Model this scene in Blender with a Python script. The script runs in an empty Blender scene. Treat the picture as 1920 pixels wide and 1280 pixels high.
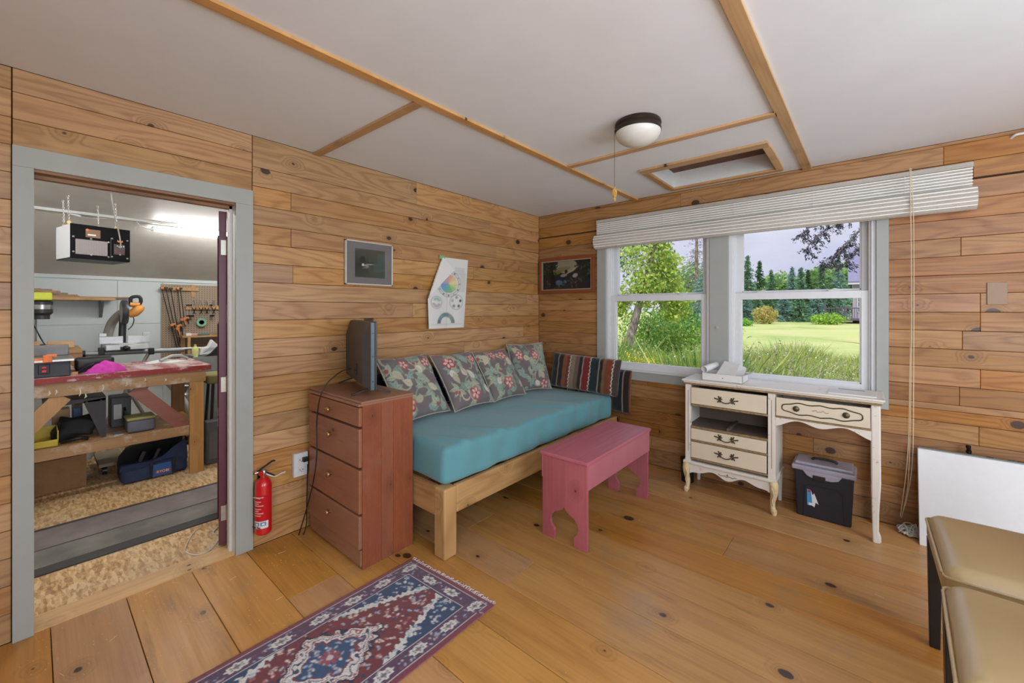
import bpy, bmesh, math, random
import numpy as np
from mathutils import Vector, Matrix
random.seed(7)
rng = np.random.default_rng(11)
sc = bpy.context.scene
COL = sc.collection

# ------------------------------------------------------------------ camera
T = 4.07; F = 769.33; CY = 579.48; YAW = math.radians(40.61)
CC, SS = math.cos(YAW), math.sin(YAW)
_u = (1010.5 - 960) / F
CAM = Vector((-(CC * _u - SS) * T, -(SS * _u + CC) * T, 0.309 * T))
cd = bpy.data.cameras.new('camera'); cam = bpy.data.objects.new('camera', cd); COL.objects.link(cam)
cam.location = CAM; cam.rotation_euler = (math.pi / 2, 0, YAW)
cd.sensor_width = 36; cd.lens = F / 1920 * 36; cd.shift_y = -(640 - CY) / 1920
cd.clip_start = 0.05; cd.clip_end = 400
sc.camera = cam
def at(px, py, x=None, y=None, z=None):
    u = (px - 960) / F; v = -(py - CY) / F
    r = Vector((CC * u - SS, SS * u + CC, v))
    if x is not None: k = (x - CAM.x) / r.x
    elif y is not None: k = (y - CAM.y) / r.y
    else: k = (z - CAM.z) / r.z
    return CAM + r * k

# ------------------------------------------------------------------ world, sun, added fill light, exposure
w = bpy.data.worlds.new('overcast_sky'); sc.world = w; w.use_nodes = True
nt = w.node_tree; nt.nodes.clear()
def wn(t, **k):
    n = nt.nodes.new(t)
    for a, b in k.items(): setattr(n, a, b)
    return n
tc = wn('ShaderNodeTexCoord'); sep = wn('ShaderNodeSeparateXYZ'); nt.links.new(tc.outputs['Generated'], sep.inputs[0])
mpw = wn('ShaderNodeMapping'); mpw.inputs['Scale'].default_value = (1.2, 1.2, 4.5); nt.links.new(tc.outputs['Generated'], mpw.inputs[0])
nz = wn('ShaderNodeTexNoise'); nz.inputs['Scale'].default_value = 2.2; nz.inputs['Detail'].default_value = 5; nt.links.new(mpw.outputs[0], nz.inputs['Vector'])
cr = wn('ShaderNodeValToRGB'); cr.color_ramp.elements[0].position = .32; cr.color_ramp.elements[1].position = .68
cr.color_ramp.elements[0].color = (.56, .58, .82, 1); cr.color_ramp.elements[1].color = (.86, .85, .98, 1)
nt.links.new(nz.outputs['Fac'], cr.inputs[0])
mr = wn('ShaderNodeMapRange'); mr.inputs['From Min'].default_value = 0.15; mr.inputs['From Max'].default_value = 1; mr.inputs['To Min'].default_value = 1.0; mr.inputs['To Max'].default_value = 2.8
nt.links.new(sep.outputs['Z'], mr.inputs['Value'])
bg = wn('ShaderNodeBackground'); out = wn('ShaderNodeOutputWorld')
nt.links.new(cr.outputs[0], bg.inputs['Color']); nt.links.new(mr.outputs[0], bg.inputs['Strength']); nt.links.new(bg.outputs[0], out.inputs[0])
def light(name, kind, loc, rot, energy, color=(1, 1, 1), **k):
    d = bpy.data.lights.new(name, kind); d.energy = energy; d.color = color
    for a, b in k.items(): setattr(d, a, b)
    o = bpy.data.objects.new(name, d); COL.objects.link(o); o.location = loc; o.rotation_euler = rot
    return o
light('hazy_sun', 'SUN', (0, 0, 20), Vector((-.30, .75, -.85)).to_track_quat('-Z', 'Y').to_euler(), 2.2, (1, .97, .9), angle=math.radians(25))
# added interior fill through two made-up windows behind the camera (added_window_3 and added_window_4)
light('back_fill_light', 'AREA', (3.4, -4.42, 1.30), (math.pi / 2, 0, 0), 60, (.85, .925, 1), shape='RECTANGLE', size=1.6, size_y=1.35)
light('side_fill_light', 'AREA', (4.42, -2.3, 1.30), (math.pi / 2, 0, math.pi / 2), 86, (.85, .925, 1), shape='RECTANGLE', size=2.2, size_y=1.35)
vs = sc.view_settings
vs.view_transform = 'Standard'; vs.look = 'None'; vs.exposure = 0.0; vs.gamma = 1.0; vs.use_curve_mapping = False

# ------------------------------------------------------------------ mesh helpers
def tag(o, label=None, cat=None, group=None, kind=None):
    if label: o['label'] = label
    if cat: o['category'] = cat
    if group: o['group'] = group
    if kind: o['kind'] = kind
    return o
def empty(name, loc=(0, 0, 0), rz=0, label=None, cat=None, group=None, kind=None):
    o = bpy.data.objects.new(name, None); o.empty_display_size = .05; COL.objects.link(o)
    o.location = loc; o.rotation_euler = (0, 0, rz)
    return tag(o, label, cat, group, kind)
BASE = {}
def link(name, me, mat, parent=None):
    o = bpy.data.objects.new(name, me); COL.objects.link(o)
    if mat is not None and not me.materials: me.materials.append(mat)
    if parent is not None: o.parent = parent
    return o
def rot_m(rx=0, ry=0, rz=0):
    return Matrix.Rotation(rz, 3, 'Z') @ Matrix.Rotation(ry, 3, 'Y') @ Matrix.Rotation(rx, 3, 'X')
class MB:
    def __init__(s): s.v = []; s.f = []; s.c = None
    def add(s, vs, fs):
        b = len(s.v); s.v += [tuple(p) for p in vs]; s.f += [tuple(i + b for i in f) for f in fs]; return s
    def box(s, x0, x1, y0, y1, z0, z1, ch=0):
        if ch: return s.cbox(x0, x1, y0, y1, z0, z1, ch)
        return s.add([(x0, y0, z0), (x1, y0, z0), (x1, y1, z0), (x0, y1, z0), (x0, y0, z1), (x1, y0, z1), (x1, y1, z1), (x0, y1, z1)],
                     [(0, 3, 2, 1), (4, 5, 6, 7), (0, 1, 5, 4), (1, 2, 6, 5), (2, 3, 7, 6), (3, 0, 4, 7)])
    def cbox(s, x0, x1, y0, y1, z0, z1, c):
        # box with chamfered edges: 24 verts
        X = (x0, x1); Y = (y0, y1); Z = (z0, z1); vs = []; idx = {}
        for i in (0, 1):
            for j in (0, 1):
                for k in (0, 1):
                    for a in range(3):
                        p = [X[i], Y[j], Z[k]]; sg = [1 - 2 * i, 1 - 2 * j, 1 - 2 * k]
                        for q in range(3):
                            if q != a: p[q] += sg[q] * c
                        idx[(i, j, k, a)] = len(vs); vs.append(p)
        fs = []
        for a in range(3):
            b, d = (a + 1) % 3, (a + 2) % 3
            for s_ in (0, 1):
                q = []
                for (e, g) in ((0, 0), (1, 0), (1, 1), (0, 1)):
                    t = [0, 0, 0]; t[a] = s_; t[b] = e; t[d] = g; q.append(idx[(*t, a)])
                fs.append(q if s_ else q[::-1])
        for a in range(3):       # edges along axis a
            b, d = (a + 1) % 3, (a + 2) % 3
            for e in (0, 1):
                for g in (0, 1):
                    t0 = [0, 0, 0]; t0[b] = e; t0[d] = g; t1 = list(t0); t1[a] = 1
                    q = [idx[(*t0, b)], idx[(*t1, b)], idx[(*t1, d)], idx[(*t0, d)]]
                    fs.append(q if (e ^ g) else q[::-1])
        for i in (0, 1):
            for j in (0, 1):
                for k in (0, 1):
                    q = [idx[(i, j, k, 0)], idx[(i, j, k, 1)], idx[(i, j, k, 2)]]
                    fs.append(q if (i + j + k) % 2 else q[::-1])
        return s.add(vs, fs)
    def obox(s, c, sz, R=None, ch=0):
        m = MB(); m.box(-sz[0] / 2, sz[0] / 2, -sz[1] / 2, sz[1] / 2, -sz[2] / 2, sz[2] / 2, ch)
        R = R or Matrix.Identity(3); c = Vector(c)
        return s.add([R @ Vector(p) + c for p in m.v], m.f)
    def bar(s, a, b, wd, ht, up=(0, 0, 1), ch=0):
        a, b = Vector(a), Vector(b); d = (b - a); L = d.length; d.normalize(); up = Vector(up)
        if abs(d.dot(up)) > .99: up = Vector((0, 1, 0))
        sx = up.cross(d).normalized(); uz = d.cross(sx)
        R = Matrix((d, sx, uz)).transposed()
        return s.obox((a + b) / 2, (L, wd, ht), R, ch)
    def tube(s, pts, r, n=8, cap=True, radii=None):
        pts = [Vector(p) for p in pts]; vs = []; fs = []; m = len(pts)
        d0 = (pts[1] - pts[0]).normalized(); ref = Vector((0, 0, 1)) if abs(d0.z) < .9 else Vector((1, 0, 0))
        sx = ref.cross(d0).normalized()
        for i, p in enumerate(pts):
            d = (pts[min(i + 1, m - 1)] - pts[max(i - 1, 0)])
            if d.length < 1e-9: d = d0
            d = d.normalized(); sx = (sx - d * sx.dot(d))
            if sx.length < 1e-6: sx = d.orthogonal()
            sx.normalize(); sy = d.cross(sx); rr = radii[i] if radii else r
            for k in range(n):
                t = 2 * math.pi * k / n; vs.append(p + sx * (rr * math.cos(t)) + sy * (rr * math.sin(t)))
        for i in range(m - 1):
            for k in range(n):
                k2 = (k + 1) % n; fs.append((i * n + k, i * n + k2, (i + 1) * n + k2, (i + 1) * n + k))
        if cap: fs.append(tuple(range(n))[::-1]); fs.append(tuple((m - 1) * n + k for k in range(n)))
        return s.add(vs, fs)
    def lathe(s, prof, c=(0, 0, 0), n=24, R=None):
        # prof: list of (r, z)
        R = R or Matrix.Identity(3); c = Vector(c); vs = []; fs = []; m = len(prof)
        for (r, z) in prof:
            for k in range(n):
                t = 2 * math.pi * k / n; vs.append(R @ Vector((r * math.cos(t), r * math.sin(t), z)) + c)
        for i in range(m - 1):
            for k in range(n):
                k2 = (k + 1) % n; fs.append((i * n + k, i * n + k2, (i + 1) * n + k2, (i + 1) * n + k))
        if prof[0][0] > 1e-4: fs.append(tuple(range(n))[::-1])
        if prof[-1][0] > 1e-4: fs.append(tuple((m - 1) * n + k for k in range(n)))
        return s.add(vs, fs)
    def prism(s, outline, fn, t0, t1):
        # outline: list of (a,b); fn(a,b,t)->point
        n = len(outline)
        vs = [fn(a, b, t0) for a, b in outline] + [fn(a, b, t1) for a, b in outline]
        fs = [tuple(range(n)), tuple(range(2 * n - 1, n - 1, -1))]
        fs += [(i, n + i, n + (i + 1) % n, (i + 1) % n) for i in range(n)]
        return s.add(vs, fs)
    def ball(s, c, r, n=12, m=8, sc_=(1, 1, 1)):
        prof = [(max(1e-5, math.sin(math.pi * i / m)), -math.cos(math.pi * i / m)) for i in range(m + 1)]
        t = MB().lathe(prof, (0, 0, 0), n); c = Vector(c)
        return s.add([c + Vector((p[0] * r * sc_[0], p[1] * r * sc_[1], p[2] * r * sc_[2])) for p in t.v], t.f)
    def rbox(s, c, h, r, n=(8, 8, 4), R=None, deform=None):
        # rounded box: half sizes h, radius r, n subdivisions per axis
        vs = []; fs = []; key = {}
        def vid(p):
            k = tuple(round(q, 5) for q in p)
            if k not in key: key[k] = len(vs); vs.append(p)
            return key[k]
        def samples(a):
            hh = h[a]; q = [-hh, -hh + r * .3, -hh + r * .7, -hh + r]; k = n[a]
            q += [-hh + r + (2 * hh - 2 * r) * i / k for i in range(1, k)]
            return q + [hh - r, hh - r * .7, hh - r * .3, hh]
        S = [samples(a) for a in range(3)]
        for a in range(3):
            b, d = (a + 1) % 3, (a + 2) % 3
            for sg in (-1, 1):
                for i in range(len(S[b]) - 1):
                    for j in range(len(S[d]) - 1):
                        q = []
                        for (e, g) in ((i, j), (i + 1, j), (i + 1, j + 1), (i, j + 1)):
                            p = [0, 0, 0]; p[a] = sg * h[a]; p[b] = S[b][e]; p[d] = S[d][g]; q.append(vid(tuple(p)))
                        fs.append(q if sg > 0 else q[::-1])
        R = R or Matrix.Identity(3); c = Vector(c); outv = []
        for p in vs:
            p = Vector(p); inn = Vector([max(-(h[a] - r), min(h[a] - r, p[a])) for a in range(3)])
            d = p - inn
            if d.length > 1e-9: p = inn + d.normalized() * r
            if deform: p = Vector(deform(p))
            outv.append(R @ p + c)
        return s.add(outv, fs)
    def mesh(s, name, smooth=None):
        me = bpy.data.meshes.new(name); me.from_pydata(s.v, [], s.f); me.validate(); me.update()
        if smooth is not None:
            me.shade_smooth()
            me.set_sharp_from_angle(angle=math.radians(smooth))
        return me
    def build(s, name, mat, parent=None, smooth=None, bevel=0):
        o = link(name, s.mesh(name, smooth), mat, parent)
        if bevel:
            b = o.modifiers.new('bevel', 'BEVEL'); b.width = bevel; b.segments = 2; b.limit_method = 'ANGLE'; b.angle_limit = math.radians(40)
        return o
def copy_tree(o, parent=None):
    c = o.copy(); COL.objects.link(c)
    if parent is not None: c.parent = parent
    for ch in list(o.children): copy_tree(ch, c)
    return c
def text_mesh(txt, size, extrude=.0006):
    cu = bpy.data.curves.new('lettering', 'FONT'); cu.body = txt; cu.size = size; cu.extrude = extrude; cu.align_x = 'CENTER'; cu.align_y = 'CENTER'; cu.resolution_u = 3
    ob = bpy.data.objects.new('lettering', cu); COL.objects.link(ob)
    dg = bpy.context.evaluated_depsgraph_get(); me = bpy.data.meshes.new_from_object(ob.evaluated_get(dg))
    bpy.data.objects.remove(ob); bpy.data.curves.remove(cu)
    return me
def text(name, txt, size, M, mat, parent):
    me = text_mesh(txt, size); me.transform(M)
    me.materials.clear(); return link(name, me, mat, parent)
def frame_m(o, ex, ey):
    ex = Vector(ex).normalized(); ey = Vector(ey).normalized(); ez = ex.cross(ey)
    M = Matrix((ex, ey, ez)).transposed().to_4x4(); M.translation = Vector(o); return M

# ------------------------------------------------------------------ materials
def s2l(c):
    return tuple(((v / 255) / 12.92 if v / 255 <= .04045 else ((v / 255 + .055) / 1.055) ** 2.4) for v in c)
class NT:
    def __init__(s, name):
        s.m = bpy.data.materials.new(name); s.m.use_nodes = True; s.t = s.m.node_tree; s.t.nodes.clear()
        s.b = s.n('ShaderNodeBsdfPrincipled'); s.o = s.n('ShaderNodeOutputMaterial'); s.l(s.b.outputs[0], s.o.inputs[0])
    def n(s, t, **k):
        n = s.t.nodes.new(t)
        for a, b in k.items(): setattr(n, a, b)
        return n
    def l(s, a, b): s.t.links.new(a, b)
    def put(s, inp, v):
        if hasattr(v, 'is_output') or isinstance(v, bpy.types.NodeSocket): s.l(v, inp)
        elif isinstance(v, (tuple, list)) and len(v) == 3 and inp.type == 'RGBA': inp.default_value = (*v, 1)
        else: inp.default_value = v
    def math(s, op, a, b=0.0, c=None):
        n = s.n('ShaderNodeMath', operation=op); s.put(n.inputs[0], a); s.put(n.inputs[1], b)
        if c is not None: s.put(n.inputs[2], c)
        return n.outputs[0]
    def vmath(s, op, a, b):
        n = s.n('ShaderNodeVectorMath', operation=op); s.put(n.inputs[0], a); s.put(n.inputs[1], b); return n.outputs[0]
    def mix(s, f, a, b, mode='MIX'):
        n = s.n('ShaderNodeMix', data_type='RGBA', blend_type=mode); s.put(n.inputs[0], f); s.put(n.inputs[6], a); s.put(n.inputs[7], b); return n.outputs[2]
    def noise(s, vec, scale=5, detail=3, rough=.5, dist=0):
        n = s.n('ShaderNodeTexNoise'); s.l(vec, n.inputs['Vector']); n.inputs['Scale'].default_value = scale; n.inputs['Detail'].default_value = detail
        n.inputs['Roughness'].default_value = rough; n.inputs['Distortion'].default_value = dist; return n.outputs['Fac']
    def mapping(s, vec, scale=(1, 1, 1), rot=(0, 0, 0), loc=(0, 0, 0)):
        n = s.n('ShaderNodeMapping'); s.l(vec, n.inputs[0]); n.inputs['Scale'].default_value = scale; n.inputs['Rotation'].default_value = rot; n.inputs['Location'].default_value = loc; return n.outputs[0]
    def rng(s, v, a, b, c=0, d=1, smooth=False):
        n = s.n('ShaderNodeMapRange'); s.put(n.inputs[0], v)
        if smooth: n.interpolation_type = 'SMOOTHSTEP'
        for i, q in enumerate((a, b, c, d)): n.inputs[i + 1].default_value = q
        return n.outputs[0]
    def ramp(s, f, stops):
        n = s.n('ShaderNodeValToRGB'); e = n.color_ramp.elements; s.l(f, n.inputs[0])
        while len(e) < len(stops): e.new(.5)
        for q, (p, c) in zip(e, stops): q.position = p; q.color = (*c, 1)
        return n.outputs[0]
    def obj(s): return s.n('ShaderNodeTexCoord').outputs['Object']
    def pos(s): return s.n('ShaderNodeNewGeometry').outputs['Position']
    def rand(s): return s.n('ShaderNodeObjectInfo').outputs['Random']
    def attr(s, nm='Col'): return s.n('ShaderNodeAttribute', attribute_name=nm).outputs['Color']
    def bump(s, h, st=.2, dist=.01):
        n = s.n('ShaderNodeBump'); n.inputs['Strength'].default_value = st; n.inputs['Distance'].default_value = dist; s.l(h, n.inputs['Height']); s.l(n.outputs[0], s.b.inputs['Normal'])
    def set(s, **k):
        for a, v in k.items(): s.put(s.b.inputs[{'col': 'Base Color', 'rough': 'Roughness', 'metal': 'Metallic', 'spec': 'Specular IOR Level', 'emis': 'Emission Color', 'est': 'Emission Strength', 'coat': 'Coat Weight', 'sheen': 'Sheen Weight', 'trans': 'Transmission Weight', 'ior': 'IOR', 'alpha': 'Alpha'}[a]], v)
        return s
def plain(name, rgb, rough=.5, metal=0, var=.08, scale=30, spec=.5, **k):
    n = NT(name); c = s2l(rgb)
    f = n.noise(n.obj(), scale, 4, .6)
    lo = tuple(v * (1 - var) for v in c); hi = tuple(min(1, v * (1 + var)) for v in c)
    n.set(col=n.mix(n.rng(f, .3, .7), lo, hi), rough=rough, metal=metal, spec=spec, **k)
    return n.m
def wood(name, light, dark, along, across, third, ring=7.0, fib=90., knot=1.0, kscale=(2.6, 6.0), rough=.45, tint=.17, ringamt=.42, coat=0, wear=None, stain=False, use_pos=True, field=(.8, 6.)):
    """boards: contour lines of a stretched noise field, fibres, knots that bend the lines, one tint per board"""
    n = NT(name); p = n.pos() if use_pos else n.obj()
    sp = n.n('ShaderNodeSeparateXYZ'); n.l(p, sp.inputs[0]); ax = dict(x=0, y=1, z=2)
    r = n.rand()
    def c3(a, b, c):
        q = n.n('ShaderNodeCombineXYZ'); n.put(q.inputs[0], a); n.put(q.inputs[1], b); n.put(q.inputs[2], c); return q.outputs[0]
    A = n.math('ADD', sp.outputs[ax[along]], n.math('MULTIPLY', r, 37.3)); B = n.math('ADD', sp.outputs[ax[across]], n.math('MULTIPLY', r, 11.7)); Z = n.math('MULTIPLY', r, 53.1)
    if third: Z = n.math('ADD', Z, sp.outputs[ax[third]])
    flat = c3(A, B, Z)
    kv = n.mapping(flat, (kscale[0], kscale[1], 0))
    vo = n.n('ShaderNodeTexVoronoi', voronoi_dimensions='2D'); n.l(kv, vo.inputs['Vector']); vo.inputs['Scale'].default_value = 1; vo.inputs['Randomness'].default_value = 1
    dv = n.vmath('SUBTRACT', kv, vo.outputs['Position']); dv = n.vmath('DIVIDE', dv, (kscale[0], kscale[1], 1.))
    wob = n.noise(flat, 60, 2)
    ln = n.n('ShaderNodeVectorMath', operation='LENGTH'); n.l(n.vmath('MULTIPLY', dv, (.75, 1, 0)), ln.inputs[0]); d = n.math('ADD', ln.outputs['Value'], n.math('MULTIPLY', n.math('SUBTRACT', wob, .5), .006))
    vs_ = n.n('ShaderNodeSeparateColor'); n.l(vo.outputs['Color'], vs_.inputs[0])
    kr = n.math('MULTIPLY', n.math('POWER', vs_.outputs[0], 4.0), .026 * knot)
    kmask = n.rng(n.math('SUBTRACT', d, kr), -.003, .002, 1, 0, True)
    kglow = n.math('MULTIPLY', n.rng(d, 0, .055, 1, 0, True), n.rng(vs_.outputs[0], .35, .8))
    f0 = n.noise(n.mapping(flat, (field[0], field[1], 1)), 1, 2.5, .5)
    f1 = n.math('ADD', n.math('MULTIPLY', f0, ring), n.math('MULTIPLY', kglow, 1.9))
    rg = n.math('MULTIPLY', n.math('ADD', n.math('SINE', n.math('MULTIPLY', f1, 6.283 * 2)), 1), .5)
    rg = n.math('POWER', rg, 2.2)
    fb = n.noise(n.mapping(flat, (2.5, fib, 1)), 1, 4, .65)
    big = n.noise(n.mapping(flat, (.9, 3.5, 1)), 1, 2)
    fac = n.math('ADD', n.math('MULTIPLY', rg, ringamt), n.math('MULTIPLY', n.rng(fb, .3, .75), .38))
    fac = n.math('ADD', fac, n.math('MULTIPLY', n.math('SUBTRACT', big, .5), .7))
    L, D = s2l(light), s2l(dark)
    col = n.mix(n.rng(fac, 0, 1), L, D)
    col = n.mix(n.math('MULTIPLY', kglow, .35), col, tuple(v * .55 for v in D))
    col = n.mix(kmask, col, (.05, .026, .013))
    hs = n.n('ShaderNodeHueSaturation'); n.l(col, hs.inputs['Color']); n.l(n.rng(r, 0, 1, 1 - tint, 1 + tint), hs.inputs['Value'])
    r2 = n.math('FRACT', n.math('MULTIPLY', r, 17.31)); n.l(n.rng(r2, 0, 1, .9, 1.1), hs.inputs['Saturation']); n.l(n.rng(n.math('FRACT', n.math('MULTIPLY', r, 7.77)), 0, 1, .494, .504), hs.inputs['Hue'])
    col = hs.outputs[0]
    if wear:   # grey scuffs with their own shape
        g = n.rng(n.noise(p, wear[1], 5, .6), .56, .72, 0, wear[2])
        col = n.mix(g, col, s2l(wear[0]))
        sp2 = n.rng(n.noise(p, 160, 2), .73, .76, 0, .45); col = n.mix(sp2, col, (.6, .48, .3))
    if stain:   # old dark streaks soaked into the planks
        g = n.rng(n.noise(n.mapping(p, (1.1, 7, 1)), 1.6, 5, .65), .56, .74, 0, .6); col = n.mix(g, col, s2l((92, 66, 40)))
    n.set(col=col, rough=n.rng(fb, .3, .7, rough - .07, rough + .1), coat=coat)
    n.bump(n.math('ADD', fb, n.math('MULTIPLY', rg, .4)), .12, .002)
    return n.m
def vcol(name, rough=.8, sheen=0, bump=None, spec=.3):
    n = NT(name); c = n.attr(); n.set(col=c, rough=rough, sheen=sheen, spec=spec)
    if bump: n.bump(n.noise(n.obj(), bump[0], 3, .7), bump[1], .003)
    return n.m
def glass_mat():
    n = NT('window_glass'); t = n.n('ShaderNodeBsdfTransparent'); t.inputs[0].default_value = (.97, .98, .98, 1); g = n.n('ShaderNodeBsdfGlossy'); g.inputs['Roughness'].default_value = .02
    fr = n.n('ShaderNodeFresnel'); fr.inputs[0].default_value = 1.35; mx = n.n('ShaderNodeMixShader'); n.l(n.math('MULTIPLY', fr.outputs[0], .7), mx.inputs[0]); n.l(t.outputs[0], mx.inputs[1]); n.l(g.outputs[0], mx.inputs[2]); n.l(mx.outputs[0], n.o.inputs[0]); return n.m
M = {}
M['wall_l'] = wood('pine_boards_left', (183, 142, 93), (136, 92, 49), 'y', 'z', None, rough=.42)
M['wall_r'] = wood('pine_boards_right', (165, 119, 68), (119, 75, 36), 'x', 'z', None, rough=.42)
M['floor'] = wood('pine_floor', (190, 143, 84), (144, 96, 46), 'x', 'y', None, ring=3.2, knot=1.0, kscale=(2.6, 4.4), rough=.36, tint=.09, ringamt=.22, field=(.5, 4.), wear=((140, 128, 112), 2.2, .45), stain=True)
M['batten'] = wood('batten_wood', (196, 155, 104), (158, 112, 66), 'y', 'x', None, ring=3, knot=.5, kscale=(3, 14), ringamt=.25)
M['batten_x'] = wood('batten_wood_cross', (196, 155, 104), (158, 112, 66), 'x', 'y', None, ring=3, knot=.5, kscale=(3, 14), ringamt=.25)
M['ceil'] = plain('ceiling_paint', (226, 231, 236), .75, var=.03, scale=3)
M['trim'] = plain('grey_trim_paint', (158, 161, 156), .5, var=.03, scale=8)
M['white'] = plain('white_vinyl', (212, 214, 216), .4, var=.02)
M['backing'] = plain('wall_backing', (60, 42, 26), .9)
M['glass'] = glass_mat()
M['black'] = plain('black_plastic', (22, 22, 24), .4)
M['blackmetal'] = plain('black_metal', (26, 25, 25), .38, .6)
M['steel'] = plain('steel', (176, 174, 168), .32, .9)
M['paper'] = plain('white_paper', (214, 214, 212), .7, var=.03)
M['whitepaint'] = plain('white_paint', (205, 206, 203), .55, var=.03)
# ================================================================== STRUCTURE
H = 2.173; RX = 4.35; RY = -4.35
DY0, DY1, DZ = -3.262, -2.592, 1.79        # doorway
def chbox(x0, x1, y0, y1, z0, z1, c=.0016):
    return MB().cbox(x0, x1, y0, y1, z0, z1, c)
# ---- floor
fl = MB().box(0, RX, RY, 0, -.12, -.02).build('floor', M['backing']); tag(fl, 'worn yellow pine plank floor with dark knots', 'floor', kind='structure')
ys = [-.0, -.065, -.29, -.52, -.75, -.975, -1.2, -1.42, -1.64, -1.86, -2.09, -2.32, -2.545, -2.77, -3.0, -3.22, -3.45, -3.68, -3.9, -4.12, -4.35]
fj = {4: [1.9], 6: [3.1], 8: [1.2], 10: [2.9], 11: [.55], 12: [2.2], 13: [.9], 3: [3.3], 7: [.72, 3.4], 9: [2.5], 15: [1.5]}
for i in range(len(ys) - 1):
    cuts = [0] + fj.get(i, []) + [RX]
    for a, b in zip(cuts[:-1], cuts[1:]):
        chbox(a + .0006, b - .0006, ys[i + 1] + .0012, ys[i] - .0012, -.02, 0, .0012).build('plank', M['floor'], fl)
# ---- left wall (door wall)
wl = MB()
for (a, b, c, d) in ((RY - .12, DY0 - .02, -.12, H + .1), (DY1 + .02, 0.14, -.12, H + .1), (DY0 - .02, DY1 + .02, DZ + .02, H + .1)):
    wl.box(-.12, -.015, a, b, c, d)
wl = wl.build('wall_left', M['backing']); tag(wl, 'long pine board wall with the open doorway', 'wall', kind='structure')
def row(parent, mat, fix, lo, hi, z0, z1, cuts):
    cs = [lo] + sorted(c for c in cuts if lo + .12 < c < hi - .12) + [hi]
    for a, b in zip(cs[:-1], cs[1:]):
        pr = random.uniform(-.0012, .0012)
        if fix == 'x': m = chbox(-.015, pr, a + .0006, b - .0006, z0 + .0009, z1 - .0009)
        else: m = chbox(a + .0006, b - .0006, -pr, .015, z0 + .0009, z1 - .0009)
        m.build('board', mat, parent)
zl = [0, .08] + [.080 + .1017 * k for k in range(1, 20)] + [H]
lcuts = {18: [-2.32], 17: [-.62], 16: [-2.32, -.3], 14: [-2.31], 15: [-.9], 12: [-1.5], 10: [-.25], 9: [-1.0], 7: [-2.2], 5: [-1.3], 3: [-2.0], 2: [-.7], 13: [-.18]}
for i in range(len(zl) - 1):
    row(wl, M['wall_l'], 'x', -2.512, 0, zl[i], zl[i + 1], lcuts.get(i, [random.uniform(-2, -.3)]))
za = [1.80, 1.878, 1.98, 2.083, H]
for i in range(len(za) - 1): row(wl, M['wall_l'], 'x', -3.316, -2.514, za[i], za[i + 1], [])
zb = [0, .11] + [.11 + .1041 * k for k in range(1, 20)] + [H]
for i in range(len(zb) - 1): row(wl, M['wall_l'], 'x', RY, -3.318, zb[i], zb[i + 1], [random.uniform(-4, -3.6)])
# ---- window wall
WX0, WX1, WZ0, WZ1 = .665, 2.545, .70, 1.96
wr = MB().box(-.12, RX + .12, .015, .14, -.12, WZ0 + .03).box(-.12, RX + .12, .015, .14, WZ1 - .02, H + .1).box(-.12, WX0 + .055, .015, .14, WZ0 + .03, WZ1 - .02).box(WX1 - .055, RX + .12, .015, .14, WZ0 + .03, WZ1 - .02).box(1.585, 1.705, .015, .14, WZ0 + .03, WZ1 - .02)
wr = wr.build('wall_right', M['backing']); tag(wr, 'pine board wall around the paired windows', 'wall', kind='structure')
zr = [0, .127] + [.735 + .1013 * k for k in range(-5, 15)] + [H]
rc = {4 + 7: [2.915], 12: [2.915], 10: [2.85], 8: [2.915], 7: [2.84], 5: [2.91], 15: [2.845], 19: [2.89], 20: [1.37, 2.78], 18: [2.0], 3: [.9, 2.2], 4: [1.5], 2: [1.2, 2.7], 6: [1.1]}
for i in range(len(zr) - 1):
    z0, z1 = zr[i], zr[i + 1]; cu = rc.get(i, [random.uniform(.4, 1.6), random.uniform(3.1, 3.7)])
    if z1 <= WZ0 or z0 >= WZ1: row(wr, M['wall_r'], 'y', 0, RX, z0, z1, cu)
    else:
        if z0 < WZ0: row(wr, M['wall_r'], 'y', 0, RX, z0, min(z1, WZ0), cu)
        if z1 > WZ1: row(wr, M['wall_r'], 'y', 0, RX, max(z0, WZ1), z1, cu)
        a, b = max(z0, WZ0), min(z1, WZ1)
        if b - a > .01:
            row(wr, M['wall_r'], 'y', 0, WX0, a, b, []); row(wr, M['wall_r'], 'y', WX1, RX, a, b, [c for c in cu if c > 2.7])
# ---- walls behind the camera, each with an added window for the fill lights
def hole_wall(name, horiz, fixed, lo, hi, w0, w1, z0, z1, lab):
    m = MB()
    def bx(a, b, c, d):
        if horiz: m.box(a, b, fixed - .12, fixed, c, d)
        else: m.box(fixed, fixed + .12, a, b, c, d)
    bx(lo, hi, -.12, z0); bx(lo, hi, z1, H + .1); bx(lo, w0, z0, z1); bx(w1, hi, z0, z1)
    o = m.build(name, M['wall_flat']); tag(o, lab, 'wall', kind='structure')
M['wall_flat'] = wood('pine_boards_back', (180, 138, 90), (138, 92, 50), 'z', 'x', 'y')
hole_wall('wall_back', True, RY, -.12, RX + .12, 2.55, 4.25, .60, 2.0, 'pine wall behind the viewer with an added wide opening for fill light')
hole_wall('wall_side', False, RX, RY, .14, -3.45, -1.15, .60, 2.0, 'pine side wall with an added wide opening for fill light outside the view')
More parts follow.
